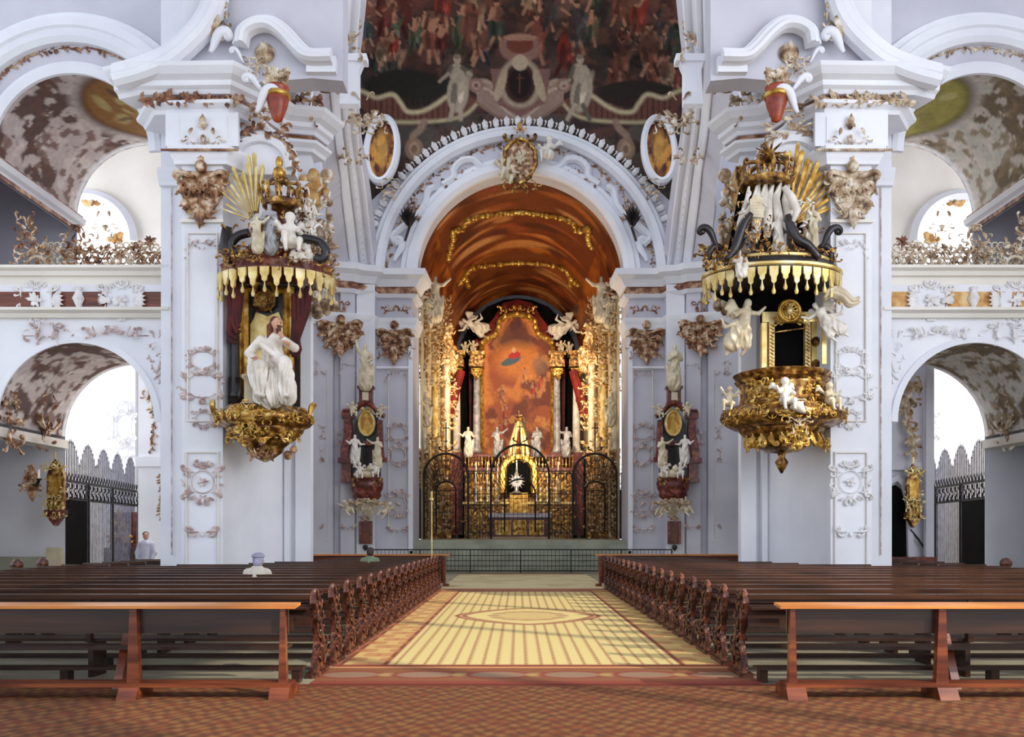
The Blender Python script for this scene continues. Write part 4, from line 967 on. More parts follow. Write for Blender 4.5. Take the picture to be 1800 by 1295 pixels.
    def vault(th, t, inset=0.0):
        R, cz, y, cx = RV(t); R -= inset; return Vector((cx-R*math.cos(th), y, cz+R*math.sin(th)))
    cv = Canvas(0,0,PI,1,150,150,(122,58,20)); cv.cloud((150,78,26),.5,.42,.62,3,1,2); cv.cloud((92,36,14),.4,.5,.64,5,.9,2.2); cv.cloud((176,104,40),.3,.55,.68,8,.8,3)
    cv.put(((np.abs(cv.X-PI/2)<1.0)&(np.abs(cv.Y-.30)<.2)).astype(float), (96,44,26), .8); cv.put(((np.abs(cv.X-PI/2)<1.0)&(np.abs(cv.Y-.75)<.2)).astype(float), (104,56,30), .8)
    cv.put((cv.Y<.10).astype(float), (84,36,20), .8)
    rng = random.Random(4)
    for i in range(90):
        x = rng.uniform(.65,2.5); y = rng.choice([rng.uniform(.02,.09), rng.uniform(.14,.5), rng.uniform(.58,.95)])
        cv.ell(x, y, rng.uniform(.1,.34), rng.uniform(.008,.028), rng.choice([(150,76,40),(176,96,44),(80,40,30),(190,130,76),(110,60,40),(62,34,28),(206,150,96)]), rng.uniform(-.03,.03), .75, .7)
    cvf = painted('ceiling_choir', cv, lambda u,v: vault(PI*u, v), 'oil_paint', label='orange and brown painted vault of the choir with gilt bands', cat='ceiling', kind='structure')
    o = MB()
    def vp(px, py):     # point of the vault seen at a photo pixel
        for i in range(400):
            d_ = 40.5+16.0*i/399; p = P(px,py,d_); R, cz, y, cx = RV(i/399)
            if math.hypot(p.x-cx, p.z-cz) >= R-.06: return Vector((p.x,p.y,p.z))
        return p
    for pts in ([(798,404),(812,402),(820,388),(842,380),(880,375),(912,372),(945,376),(985,382),(1008,392),(1014,405),(1034,402)],[(806,500),(816,488),(828,472),(860,466),(912,462),(965,465),(994,474),(1004,490),(1016,500)],[(795,405),(796,420),(790,440),(787,455)],[(1036,402),(1034,418),(1040,434)],[(824,505),(820,492)],[(1002,505),(1004,492)]):
        w_p = spline([vp(*p) for p in pts], 5); o.tube(w_p, .13, 6)
        for i, p in enumerate(w_p): o.ball(p, .12+.045*(i%3), 6, 4)
    o.build('vault_gilding', 'gold', cvf, True)
    m = MB()
    for sx in (-1,1):
        f0 = Vector((0.1+sx*4.70,42,0)); f1 = Vector((-0.02+sx*3.95,56.5,0)); 
        q = [(f0.x,42.0,1.3),(f1.x,56.5,1.3),(f1.x,56.5,12.95),(f0.x,42.0,13.3)]; m.add(q, [(0,1,2,3)] if sx < 0 else [(3,2,1,0)])
    struct('wall_choir_sides', m, 'stone_beige', 'side walls of the choir behind the gilded statues')
    m = MB(); m.box(-5,5,57.2,57.5,1.3,18); struct('wall_choir_end', m, 'marble_dark', 'dark end wall of the choir behind the high altar')
# ---------------------------------------------------------------- carpets
def carpets():
    AX[0] = 0.2; MIR[0] = False
    cv = Canvas(-2.35,9.95,2.75,26.2,230,520,(196,176,118))
    red = (128,58,44); tan = (206,186,128); X, Y = cv.X, cv.Y
    cv.rect(-2.35,9.95,2.75,26.2,(150,120,92)); cv.cloud((120,84,72),.4,.45,.6,3,.7)
    for a, b in ((-2.28,-1.72),(2.12,2.68)):
        cv.rect(a,9.95,b,26.2,(196,164,104)); cv.put((np.sin(Y*7)*np.sin((X-a)*11)>.25).astype(float), (170,106,74), .6)
        for x in (a,b): cv.line([(x,9.9),(x,26.3)], .06, red)
    f0, f1 = -1.68, 2.08
    cv.rect(f0,11.3,f1,25.7,(204,184,124))
    n = 20; ph = (X-f0)/(f1-f0)*n; st = np.abs(ph-np.floor(ph)-.5); inb = (X>f0)&(X<f1)&(Y>11.3)&(Y<25.7)
    cv.put(inb*np.clip((.13-st)/.06+.5,0,1)*(0.75+0.25*np.sign(np.sin(Y*34))), (146,92,62), .85)
    for y in (11.3,25.75): cv.line([(-2.3,y),(2.7,y)], .22, red)
    # lozenge medallion
    md = [(.2+1.38*math.cos(t)*abs(math.cos(t))**.35, 18.2+1.75*math.sin(t)*(.55+.45*abs(math.sin(t)))) for t in np.linspace(0,2*PI,49)]
    cv.poly(md, (206,186,124)); cv.cloud((178,140,92),.25,.5,.6,6,0); cv.ell(.2,18.2,.6,1.1,(188,158,104),0,.7,.5); cv.line(md, .24, (138,78,58)); cv.line(md, .06, (190,150,110))
    for i in range(12):
        t = 2*PI*i/12; cv.ell(.2+.7*math.cos(t), 18.2+.9*math.sin(t), .14,.2,(160,116,84),t,.7,.4)
    # border with ovals
    cv.rect(-2.35,9.95,2.75,11.2,(128,80,52)); cv.cloud((120,62,44),.3,.5,.6,9,0)
    for i in range(6):
        x = -2.0+.88*i; cv.ell(x,10.6,.40,.30,red); cv.ell(x,10.6,.33,.22,(138,108,86)); cv.ell(x+.44,10.6,.12,.12,(160,128,80))
    cv.line([(-2.35,10.05),(2.75,10.05)], .2, red); cv.line([(-2.3,11.18),(2.7,11.18)], .10, (196,140,90))
    painted('aisle_carpet', cv, lambda u,v: Vector((-2.35+5.1*u, 9.95+16.25*v, .012)), 'carpet', label='long cream striped carpet with a central lozenge running up the aisle', cat='carpet')
    cv = Canvas(-9,5.2,9.4,9.95,640,200,(98,62,36)); X, Y = cv.X, cv.Y
    p = np.sin(X*34+.8*np.sin(Y*11))*np.sin(Y*24+1.2*np.sin(X*17)); cv.put((p-.05)/.3, (132,92,50), .7); cv.put((-p-.30)/.3, (76,44,28), .7)
    cv.cloud((110,48,28),.06,.5,.6,4,.6); cv.line([(-9,9.88),(9.4,9.88)],.14,(104,44,30))
    painted('cross_carpet', cv, lambda u,v: Vector((-9+18.4*u, 5.2+4.74*v, .010)), 'carpet', label='rust brown patterned carpet lying across the nave under the front kneeling benches', cat='carpet')
    cv = Canvas(-2.4,26.3,2.8,37.2,80,120,(196,182,140)); cv.cloud((176,158,116),.7,.45,.65,3,.8); cv.line([(-2.4,26.7),(2.8,26.7)],.9,(150,96,76)); cv.line([(-2.4,36.9),(2.8,36.9)],.7,(140,92,76))
    painted('choir_carpet', cv, lambda u,v: Vector((-2.4+5.2*u, 26.3+10.9*v, .011)), 'carpet', label='plain pale carpet between the pews and the communion rail', cat='carpet')

ORD = ['first','second','third','fourth','fifth','sixth','seventh','eighth','ninth','tenth','eleventh','twelfth','thirteenth','fourteenth','fifteenth','sixteenth','seventeenth']
SHARE = {}
def end_profile():
    return [(.02,.06),(.46,.06),(.55,.16),(.58,.28),(.54,.38),(.44,.46),(.36,.54),(.28,.64),(.22,.76),(.24,.86),(.22,.96),(.14,1.02),(.05,1.01),(-.01,.95),(-.02,.88),(.03,.80),(.05,.68),(.10,.54),(.16,.42),(.12,.30),(.04,.20)]
def bench_end(parent, x, y, side, key, outer=False):
    if key in SHARE:
        o = SHARE[key].copy(); COL.objects.link(o); o.parent = parent; WORLD[o.name] = WORLD[parent.name]
        o.location = (SHARE[key+'_x'][0]+0, 0, 0) if False else SHARE[key].location
        return o
    m = MB(); m.prism([(x,y+a,b) for a,b in end_profile()], (-.07 if not outer else .07,0,0))
    fr = (Vector((x,y,0)), Vector((0,1,0)), Vector((0,0,1)), Vector((1 if not outer else -1,0,0)))
    rng = random.Random(5)
    if not outer:
        for i in range(26):
            z = rng.uniform(.12,.96); wd = .46-.32*min(1,max(0,(z-.2)/.6)); a = rng.uniform(.12,.5) if z < .42 else rng.uniform(.04,.22)+max(0,(.6-z))*.3
            curl(m, fr, a, z, rng.uniform(0,6.28), .10*rng.uniform(.7,1.3), rng.choice((-1,1)), .012, steps=8, seg=4)
        for i in range(14): leaf(m, fr, rng.uniform(.05,.3), rng.uniform(.1,.95), rng.uniform(0,6.28), .11, .05)
        m.ball((x-.035,y+.12,1.0), (.045,.075,.05), 8, 6)
    else: m.ball((x+.03,y+.13,1.04), (.13,.14,.13), 8, 6)
    m.box(min(x,x-.12) if not outer else x, (x+.03) if not outer else x+.12, y-.04, y+.62, 0, .06)
    o = m.build('bench_end', 'wood_carved', parent, label='carved wooden bench end' if not outer else 'rounded bench end')
    SHARE[key] = o
    return o
def pew(xa, xb, y, side, label, group, inner=True, outer=False):      # from aisle end xa outwards to xb (xb < xa)
    t = thing('pew', (xa,y,0), label, 'pew', group)
    m = MB(); m.box(xb,xa-.07,y+.03,y+.07,.60,.70); m.box(xb,xa-.07,y+.03,y+.07,.745,.86); m.box(xb,xa-.07,y+.03,y+.07,.885,.925)
    m.build('backrest', 'wood_dark', t)
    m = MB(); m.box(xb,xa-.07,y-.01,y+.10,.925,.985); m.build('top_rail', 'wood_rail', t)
    m = MB(); m.box(xb,xa-.07,y-.14,y-.005,.815,.84); m.build('book_ledge', 'wood_dark', t)
    m = MB(); m.box(xb,xa-.07,y+.08,y+.46,.425,.46); m.build('seat', 'wood_dark', t)
    m = MB(); m.box(xb,xa-.07,y-.36,y-.18,.15,.185); n = max(1,int((xa-xb)/2.2))
    for i in range(n+1):
        x = xb+.05+(xa-xb-.25)*i/n; m.box(x,x+.09,y-.34,y-.2,0,.15)
    m.build('kneeler', 'wood_dark', t)
    for i in range(1,n):
        m = MB(); x = xb+(xa-xb)*i/n; m.box(x,x+.06,y+.08,y+.42,0,.425); m.box(x,x+.06,y+.01,y+.10,.42,.93); m.build('support', 'wood_dark', t)
    if inner: bench_end(t, xa, y, side, 'in%d' % side) if ('in%d' % side) not in SHARE else share_end(t, 'in%d' % side)
    if outer: bench_end(t, xb, y, side, 'out%d%d' % (side, round(-xb*10)) , True) if ('out%d%d' % (side, round(-xb*10))) not in SHARE else share_end(t, 'out%d%d' % (side, round(-xb*10)))
    return t
def share_end(t, key):
    o = SHARE[key].copy(); COL.objects.link(o); o.parent = t; WORLD[o.name] = WORLD[t.name]
    return o
PEWY = [10.4+1.0*i for i in range(17)]
def pews(s):
    AX[0] = 0.13; sd = ('left','right')[s]
    for i, y in enumerate(PEWY):
        xb = -10.5
        if i >= 10: xb = (-7.4,-6.5,-6.15,-5.3,-5.25,-5.2,-5.2)[i-10] if i > 10 else -7.85
        pew(-2.37, xb, y, s, 'long dark pew, %s of the aisle, %s row behind the plain front bench' % (sd, ORD[i]), 'pews %s of the aisle' % sd, True, i <= 9)
    for i in range(10, 15):
        pew(-9.35, -10.5, PEWY[i], s, 'short dark pew beyond the %s pier, %s of the row running away along it' % (sd, ORD[i-10]), 'short pews beyond the %s pier' % sd, False, True)
def front_bench(s):
    AX[0] = 0.2; sd = ('left','right')[s]; y = 9.2
    t = thing('kneeling_bench', (-2.3,y,0), 'plain kneeling bench with bright top rail, standing foremost %s of the aisle' % sd, 'bench', 'plain front kneeling benches')
    xb = -9.0; xa = -2.29
    m = MB(); m.prism([(xa,y-.10,.925),(xa,y-.10,.955),(xa,y+.14,.975),(xa,y+.14,.945)], (xb-xa,0,0)); m.build('top_rail', 'wood_honey', t, label='honey-coloured top rail')
    m = MB(); m.box(xb,xa-.1,y+.02,y+.05,.66,.915); m.build('back_board', 'wood_dark', t)
    m = MB(); m.box(xb,xa-.05,y-.14,y+.12,.125,.165); m.build('kneeler', 'wood_brown', t)
    for x in (-2.43,-3.97,-6.2,-8.4):
        m = MB(); w_ = .038 if x > -3 else .06
        m.prism([(x-w_*1.1,y-.06,.165),(x+w_*1.1,y-.06,.165),(x+w_*.9,y-.06,.45),(x+w_*.6,y-.06,.92),(x-w_*.6,y-.06,.92),(x-w_*.9,y-.06,.45)], (0,.08,0)); o = m.build('post', 'wood_brown', t)
        m = MB(); m.prism([(x-.10,y-.24,0),(x-.10,y+.22,0),(x-.10,y+.20,.125),(x-.10,y-.16,.125)], (.2,0,0)); m.build('foot', 'wood_brown', t)
    # bench behind the rail
    m = MB(); m.box(xb,xa-.25,y+.45,y+.78,.43,.465); m.box(xb,xa-.25,y+.78,y+.82,.60,.74); m.build('seat', 'wood_dark', t)
    for x in (-4.4,-7.0):
        m = MB(); m.prism([(x,y+.40,0),(x,y+.62,0),(x,y+.84,.76),(x,y+.76,.76)], (.09,0,0)); m.build('brace', 'wood_brown', t)
def choir_desk(s):
    AX[0] = 0.13; sd = ('left','right')[s]; y = 28.4
    t = thing('prayer_desk', (-2.3,y,0), 'long desk with orange wood top before the pews, %s of the aisle' % sd, 'desk', 'desks before the first pews')
    m = MB(); m.box(-8.0,-2.2,y-.18,y+.16,.985,1.03); m.build('desk_top', 'wood_honey', t, label='orange wood top')
    m = MB(); m.box(-8.0,-2.4,y+.02,y+.07,.1,.985); m.build('front_board', 'wood_brown', t)
    m = MB(); m.box(-2.4,-2.32,y-.15,y+.14,0,.985); m.box(-2.3,-2.22,y-.16,y+.18,0,.08); m.build('side_panel', 'wood_brown', t)
    m = MB(); m.box(-8.0,-2.42,y-.55,y-.2,.14,.18); m.build('kneeler', 'wood_brown', t)
    if s == 0:
        t = thing('candle_standard', P(759,975,28.2), 'slender pale processional pole standing by the desk left of the aisle', 'pole')
        m = MB(); b = P(759,937,27.7); m.lathe([(.14,0),(.12,.04),(.03,.10),(.02,.3)], (b.x,27.7,0), 10); m.build('base', 'gold_pale', t)
        m = MB(); m.lathe([(.022,.3),(.02,2.7)], (b.x,27.7,0), 8); m.build('pole', 'gold_pale', t)
        m = MB(); m.lathe([(.02,2.7),(.07,2.74),(.06,2.80),(.03,2.82),(.03,3.0),(.0,3.02)], (b.x,27.7,0), 8); m.build('candle_holder', 'gold_pale', t)

def communion_rail():
    MIR[0] = False; y = 37.6; xa, xb = -6.3, 6.5
    t = thing('communion_rail', (0.1,y,0), 'long low wrought iron communion rail across the foot of the choir steps', 'railing')
    for z, h in ((.98,.05),(.08,.05)):
        m = MB(); m.box(xa,xb,y-.05,y+.05,z,z+h); m.build('top_rail' if z > .5 else 'bottom_rail', 'iron', t)
    m = MB()
    for z in (.3,.52,.74): m.box(xa,xb,y-.012,y+.012,z,z+.03)
    m.build('cross_bars', 'iron', t)
    n = 78
    for i in range(n+1):
        x = xa+(xb-xa)*i/n; m = MB(); w_ = .05 if i % 13 == 0 else .018; m.box(x-w_/2,x+w_/2,y-w_/2,y+w_/2,.02 if w_>.03 else .1,1.0); m.build('bar', 'iron', t)

def side_grille(s):
    AX[0] = 0.2; sd = ('left','right')[s]
    a = P(108,937,26.4); b = P(240,937,34); a.z = b.z = 0; u = (b-a); ln = u.length; u.normalize()
    t = thing('iron_grille', a, 'tall iron grille with spiked crest closing the %s side aisle' % sd, 'grille', 'side aisle grilles')
    fr = (a, u, Vector((0,0,1)), Vector((u.y,-u.x,0))); mt = 'iron_grey'
    n = 56
    m = MB()
    for i in range(n+1):
        x = ln*i/n; ph = (x/ln*5.0) % 1; top = 3.75+.75*max(0,math.sin(PI*ph))**.8; m.fbox(fr, x-.014,x+.014,.05,top,-.014,.014)
        m.lathe([(.03,0),(.015,.06),(0,.14)], L(fr,x,top-.02), 5)
    m.build('bars', mt, t)
    for z0, z1 in ((3.25,3.33),(2.72,2.80),(.55,.63)):
        m = MB(); m.fbox(fr, 0,ln,z0,z1,-.035,.035); m.build('cross_rail', 'iron', t)
    for f in (0,.30,.62,1.0):
        m = MB(); m.fbox(fr, ln*f-.05,ln*f+.05,0,3.3,-.05,.05); m.build('post', 'iron', t)
    m = MB()
    for i in range(20):
        for q in (1,-1): curl(m, fr, ln*(i+.5)/20, 3.02, 1.57-q*1.0 if q>0 else -1.57+.6, .22, q, .022, n0=.02, steps=12, seg=4)
    for i in range(28): leaf(m, fr, ln*(i+.5)/28, 3.33, 1.57, .22, .10)
    m.build('frieze_scrolls', 'iron', t)
    m = MB(); m.fbox(fr, .05,ln*.28,.05,2.72,-.02,.02); m.build('door_panel', 'dark_void', t, label='dark closed door panel')

def choir_screen():
    MIR[0] = False; d = 42.6; g = pf(d); z0 = 947; k = d/F
    t = thing('choir_screen', P(912,z0,d), 'black wrought iron choir screen with three arched gates in front of the high altar', 'screen')
    def bar(m, a, b, r=.022): m.tube([L(g,a[0],-a[1]),L(g,b[0],-b[1])], r, 4)
    def gate(cx, hw, spring, top, ihw, isp, itop, n, nm):
        m = MB(); ry = spring-top; iry = isp-itop
        o_ = [(cx-hw,z0)]+[(cx+hw*math.cos(PI-PI*i/16), spring-ry*math.sin(PI*i/16)) for i in range(17)]+[(cx+hw,z0)]
        m.tube([L(g,a,-b) for a,b in o_], .055, 6); o = m.build('arch_frame', 'iron', t)
        m = MB(); i_ = [(cx-ihw,z0-12)]+[(cx+ihw*math.cos(PI-PI*i/12), isp-iry*math.sin(PI*i/12)) for i in range(13)]+[(cx+ihw,z0-12)]
        m.tube([L(g,a,-b) for a,b in i_], .04, 5)
        for i in range(n+1):
            th = PI*i/n; bar(m, (cx+hw*math.cos(th), spring-ry*math.sin(th)), (cx+ihw*math.cos(th), isp-iry*math.sin(th)))
        for f in (.25,.5,.75):
            w_ = hw+(ihw-hw)*f; sp = spring+(isp-spring)*f; r_ = ry+(iry-ry)*f
            m.tube([L(g,cx-w_,-(z0-12*f)),]+[L(g,cx+w_*math.cos(PI-PI*i/12), -(sp-r_*math.sin(PI*i/12))) for i in range(13)]+[L(g,cx+w_,-(z0-12*f))], .018, 4)
        for i in range(1,9):
            y_ = spring+(z0-spring)*i/9; yi = isp+(z0-12-isp)*i/9
            for q in (-1,1): bar(m, (cx+q*hw,y_), (cx+q*ihw,yi), .016)
        m.build('lattice', 'iron', t)
        m = MB()
        bar(m, (cx-ihw,isp), (cx+ihw,isp), .035)
        for i in range(1,7): x = cx-ihw+2*ihw*i/7; bar(m, (x,isp), (x,z0-12), .014)
        for y_ in (isp+8, isp+(z0-isp)*.45): bar(m, (cx-ihw,y_), (cx+ihw,y_), .02)
        m.build('gate_leaf', 'iron', t)
    gate(914, 51, 835, 781, 27, 868, 842, 16, 'c'); gate(784, 39, 838, 797, 17, 862, 846, 14, 'l'); gate(1046, 39, 838, 797, 17, 862, 846, 14, 'r')
    for a, b in ((823,863),(965,1007)):
        m = MB()
        for i in range(9): x = a+(b-a)*i/8; bar(m, (x,z0), (x,826), .018 if i%8 else .05)
        for y_ in (828,868,893,936): bar(m, (a,y_), (b,y_), .03)
        for i in range(6): curl(m, g, a+(b-a)*(i+.5)/6, -846, 1.57, 12, 1 if i%2 else -1, 1.0, steps=10, seg=4)
        m.build('fixed_panel', 'iron', t)
    for a, b in ((731,745),(1085,1099)):
        m = MB()
        for i in range(5): x = a+(b-a)*i/4; bar(m, (x,z0), (x,830), .02)
        for y_ in (832,850,858,940): bar(m, (a,y_), (b,y_), .03)
        m.fbox(g, a,b,-z0,-860,-3,-1); m.build('side_panel', 'iron', t)
    # crosses and spikes above the gates
    for u, y0_, y1_ in ((914,782,740),(784,798,742),(1046,798,742)):
        m = MB(); bar(m, (u,y0_), (u,y1_), .035); bar(m, (u-6,y1_+10), (u+6,y1_+10), .03); curl(m, g, u+2, -y0_+4, .6, 10, 1, 1, steps=10); curl(m, g, u-2, -y0_+4, PI-.6, 10, -1, 1, steps=10)
        m.build('cross', 'iron', t)
# ---------------------------------------------------------------- high altar and choir
def statue(name, kind, px, py_top, py_bot, d, matn, label, group=None, mirror=False, rz=0.0, rx=0.0, ry=0.0, base=True, hfull=1.80):
    k = d/F; s = (py_bot-py_top)*k/hfull; b = P(px,py_bot,d)
    return fig_obj(name, kind, b, s, matn, None, rz, rx, ry, mirror, label=label, cat='statue', group=group)
def high_altar():
    MIR[0] = False; d = 55.0; g = pf(d)
    half = [(846,806),(846,622),(848,604),(858,596),(872,588),(877,576),(878,566),(888,557),(909,553)]
    out = half+[(1818-a,b) for a,b in half[::-1][1:]]
    t = thing('altarpiece', P(909,806,d), 'tall red and orange altar painting in a curved gilt frame on the high altar', 'painting')
    cv = Canvas(840,550,980,806,110,190,(150,72,36)); cv.cloud((196,116,52),30,.45,.62,3); cv.cloud((100,36,24),26,.5,.62,5,.9); cv.cloud((206,140,76),18,.58,.68,8,.7)
    cv.ell(905,585,50,26,(80,40,32),0,.85,.5); cv.ell(912,632,44,30,(206,124,50),0,.8,.7)
    rng = random.Random(6)
    for i in range(10): cv.person(rng.uniform(858,962), rng.uniform(720,790), rng.uniform(26,40), rng, rng.choice([(140,40,24),(110,60,34),(168,104,50),(90,80,60),(150,60,36)]))
    for x, y, c in ((940,680,(160,44,24)),(925,655,(196,120,70)),(955,668,(180,70,40)),(880,690,(150,86,50))): cv.person(x, y, 28, rng, c)
    cv.ell(898,632,20,7,(70,90,104),-.35); cv.ell(905,622,12,6,(176,36,24),-.2); cv.ell(904,613,4,5,(206,160,120)); cv.ell(955,640,14,16,(120,100,84),0,.6,.6)
    def X_at(v):
        y = 553+253*v
        for (ax,ay),(bx,by) in zip(half[::-1], half[::-1][1:]):
            if ay <= y <= by: return ax+(bx-ax)*(y-ay)/max(1e-6,by-ay)
        return 846
    painted('canvas', cv, lambda u,v: L(g, 909+(909-X_at(v))*(2*u-1), -(553+253*v), 0), 'oil_paint', t)
    m = MB(); m.mold([L(g,a,-b) for a,b in out], [(-.16,-.1),(-.16,.2),(0,.34),(.16,.2),(.16,-.1)], (0,-1,0), True)
    for a,b in out: m.ball(L(g,a,-b,8), .16, 6, 5)
    m.build('gilt_frame', 'gold', t)
    m = MB(); spray(m, g, 909, -546, 60, 16, 10, 3, 12, n0=4); m.build('crest', 'gold', t)
    # retable: backing, columns, entablatures, curtains
    t = thing('altar_retable', P(909,946,56.4), 'marble retable with columns and red drapery arch behind the high altar painting', 'altar')
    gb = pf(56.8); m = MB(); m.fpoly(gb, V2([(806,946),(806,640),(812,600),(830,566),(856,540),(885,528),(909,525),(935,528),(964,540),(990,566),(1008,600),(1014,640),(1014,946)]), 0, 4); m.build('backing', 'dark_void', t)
    gr = pf(56.2); m = MB(); m.fpoly(gr, V2([(822,640),(836,598),(868,560),(884,534),(909,527),(936,534),(952,560),(984,598),(998,640),(984,628),(950,590),(909,548),(868,590),(836,628)]), 0, 5); m.build('drapery_arch', 'curtain_red', t)
    m = MB()
    for px in (838,980):
        m = MB(); m.fpoly(pf(55.6), V2([(px-14,640),(px+14,640),(px+12,800),(px-12,800)]), -2, 2); m.build('red_panel', 'velvet_red', t)
    for i, (px, d2, mt) in enumerate(((803,53.5,'marble_white'),(838,54.5,'marble_grey'),(979,54.5,'marble_grey'),(1013,53.5,'marble_white'))):
        g2 = pf(d2); b = P(px,796,d2); h = (796-664)*d2/F; r = 6.4*d2/F
        m = MB(); m.lathe([(r*1.35,0),(r*1.35,.15),(r*1.1,.3),(r,.5),(r*1.02,h*.4),(r*.86,h-.1),(r*1.0,h)], b, 18); o = m.build('column', mt, t, True)
        m = MB(); capital(m, sub(g2,0,0,7), px, -648, 20, 22, i); m.build('column_capital', 'gold', o)
        m = MB(); m.box(b.x-r*1.8,b.x+r*1.8,d2-.5,d2+.5,P(0,940,d2).z,b.z); m.build('column_pedestal', 'marble_red', o)
        m = MB(); m.fbox(g2, px-13,px+13,-646,-634,-12,13); m.fbox(g2, px-11,px+11,-634,-626,-12,10); m.fbox(g2, px-15,px+15,-626,-619,-12,15); m.build('entablature_block', 'gold_dark', t)
    for q in (1,-1):
        X = lambda a: a if q > 0 else 1818-a
        gc = pf(53.0); m = MB(); cp = [(786,728),(790,700),(800,668),(812,650),(806,680),(806,704),(796,724),(790,740)]
        m.fpoly(gc, V2([(X(a),b) for a,b in cp]), -3, 3)
        m.tube([L(gc,X(a),-b,4) for a,b in ((812,652),(802,690),(792,732))], .22, 6); m.tube([L(gc,X(a),-b,3) for a,b in ((808,652),(796,690),(788,728))], .18, 6)
        m.build('curtain', 'curtain_red', t)
    statue('angel_statue','angel',856,530,592,55.0,'marble_white','white angel on the altar arch, toward the side of the seated statue','angels over the altar arch',False,0,.5,-.9)
    statue('angel_statue','angel',968,530,596,55.0,'marble_white','white angel on the altar arch, toward the pulpit side','angels over the altar arch',True,0,.5,.9)
    for px, kd, nm, mr in ((823,'saint_open','white statue at the outer end of the altar shelf, left of the painting',False),(874,'saint_reach','grey green statue before the lower left corner of the altar painting',False),(944,'saint_pray','grey green statue bending before the lower right corner of the altar painting',True),(996,'saint_reach','grey statue at the outer end of the altar shelf, right of the painting',True)):
        statue('altar_statue', kd, px, 750, 799, 51.6, 'marble_white' if px == 823 else 'marble_grey', nm, 'statues on the altar shelf', mr)
    for q, nm in ((0,'left'),(1,'right')):
        for j, (px,py) in enumerate(((818,618),(832,616))):
            X = px if not q else 1818-px
            statue('altar_putto','putto_wave' if j else 'putto_sit', X, py-22, py, 54, 'marble_cream', 'small cream putto on the %s altar entablature, %s of the pair from the painting' % (nm, 'nearer' if j else 'farther'), 'putti on the altar entablatures', bool(q), hfull=.9)
    # lower altar: shelf balustrade, predella, table, tabernacle
    t = thing('altar_balustrade', P(912,826,51.8), 'low gilt and red balustrade under the altar statues', 'balustrade'); g = pf(51.8)
    m = MB(); m.fbox(g, 815,1010,-803,-799,-14,4); m.build('top_rail', 'marble_red', t)
    m = MB(); m.fbox(g, 815,1010,-828,-822,-14,4); m.build('base_rail', 'marble_red', t)
    for i in range(33):
        px = 818+5.9*i; b = P(px,822,51.8); h = 19*51.8/F; m = MB(); m.lathe([(.05,0),(.08,h*.25),(.04,h*.6),(.07,h)], b, 6); m.build('baluster', 'gold_dark', t)
    t = thing('altar_table', P(912,946,49.5), 'high altar table with red and gold front and white cloth on steps', 'altar'); g = pf(49.5)
    m = MB(); m.fbox(g, 862,964,-946,-907,-30,0); m.build('altar_front', 'marble_red', t)
    m = MB(); 
    for a,b in ((870,898),(902,926),(930,956)): m.fbox(g,a,b,-940,-914,0,2); spray(m, g, (a+b)/2, -927, 22, 20, 9, a, 9, n0=2)
    m.build('front_relief', 'gold', t)
    m = MB(); m.fbox(g, 858,968,-908,-903,-32,2); m.build('table_top', 'stone_beige', t)
    m = MB(); m.fbox(g, 858,968,-903,-901.6,-32,2.5); m.fbox(g, 858,968,-909,-902,2.5,3); m.build('altar_cloth', 'cloth_pale', t)
    m = MB()
    for i in range(3): m.fbox(g, 850-8*i,976+8*i,-946,-943+3*(0)-2*i,0,8*(i+1))
    m.build('altar_step', 'stone_beige', t)
    t = thing('altar_shelf', P(912,905,50.6), 'dark gilt shelf wall carrying the reliquaries behind the altar table', 'altar'); g = pf(50.6)
    m = MB(); m.fbox(g, 816,1008,-946,-884,-30,0); m.fbox(g,816,1008,-884,-828,-30,-14); m.build('shelf_wall', 'gold_dark', t)
    m = MB(); m.fbox(g, 814,1010,-886,-882,-10,10); m.build('shelf', 'gold_pale', t)
    m = MB(); spray(m, g, 840, -905, 40, 30, 12, 5, 14, n0=1); spray(m, g, 985, -905, 40, 30, 12, 6, 14, n0=1); spray(m, g, 912, -850, 180, 40, 34, 7, 14, n0=-13); m.build('shelf_relief', 'gold', t)
    for px in (845,858,873,950,962,977):
        n_ = (845,858,873,950,962,977).index(px); t = thing('reliquary_bust', P(px,882,50.2), 'gilt reliquary bust on the altar shelf, %s from the pillar of the seated statue' % ORD[n_], 'reliquary', 'reliquary busts on the altar shelf'); k = 50.2/F; c = P(px,882,50.2)
        m = MB(); m.lathe([(6*k,0),(7*k,2*k),(3*k,5*k),(5*k,7*k),(7*k,12*k),(5*k,17*k),(2*k,19*k)], c, 10); bu = m.build('bust', 'gold_pale', t, True)
        m = MB(); m.ball(c+Vector((0,0,23*k)), (3.4*k,3.6*k,4.2*k), 8, 6); m.build('head', 'marble_cream', bu, True)
    for i, px in enumerate((837,857,875,943,963,981)):
        t = thing('candlestick', P(px,882,49.9), 'tall altar candlestick with a long white candle, %s from the pillar of the seated statue' % ORD[i], 'candlestick', 'candlesticks on the high altar'); k = 49.9/F; c = P(px,882,49.9)
        m = MB(); m.lathe([(4*k,0),(4*k,1*k),(1.3*k,5*k),(2.2*k,9*k),(1*k,14*k),(1.6*k,22*k),(1*k,30*k),(2.6*k,33*k),(2.6*k,34*k)], c, 10); sm = m.build('stem', 'silver', t, True)
        m = MB(); m.lathe([(1.1*k,34*k),(1.0*k,70*k),(.3*k,71*k)], c, 8); m.build('candle', 'wax', sm)
    t = thing('tabernacle', P(912,901,49.8), 'gilt tabernacle with white monstrance, dark niche and open crown spire above the altar', 'tabernacle'); g = pf(49.8)
    m = MB(); m.fbox(g, 896,928,-901,-866,-16,0); m.build('cabinet', 'gold', t)
    m = MB(); m.fpoly(g, V2([(886,866),(886,830),(892,814),(902,806),(912,803),(922,806),(932,814),(938,830),(938,866)]), -20, -8); m.build('niche', 'dark_void', t)
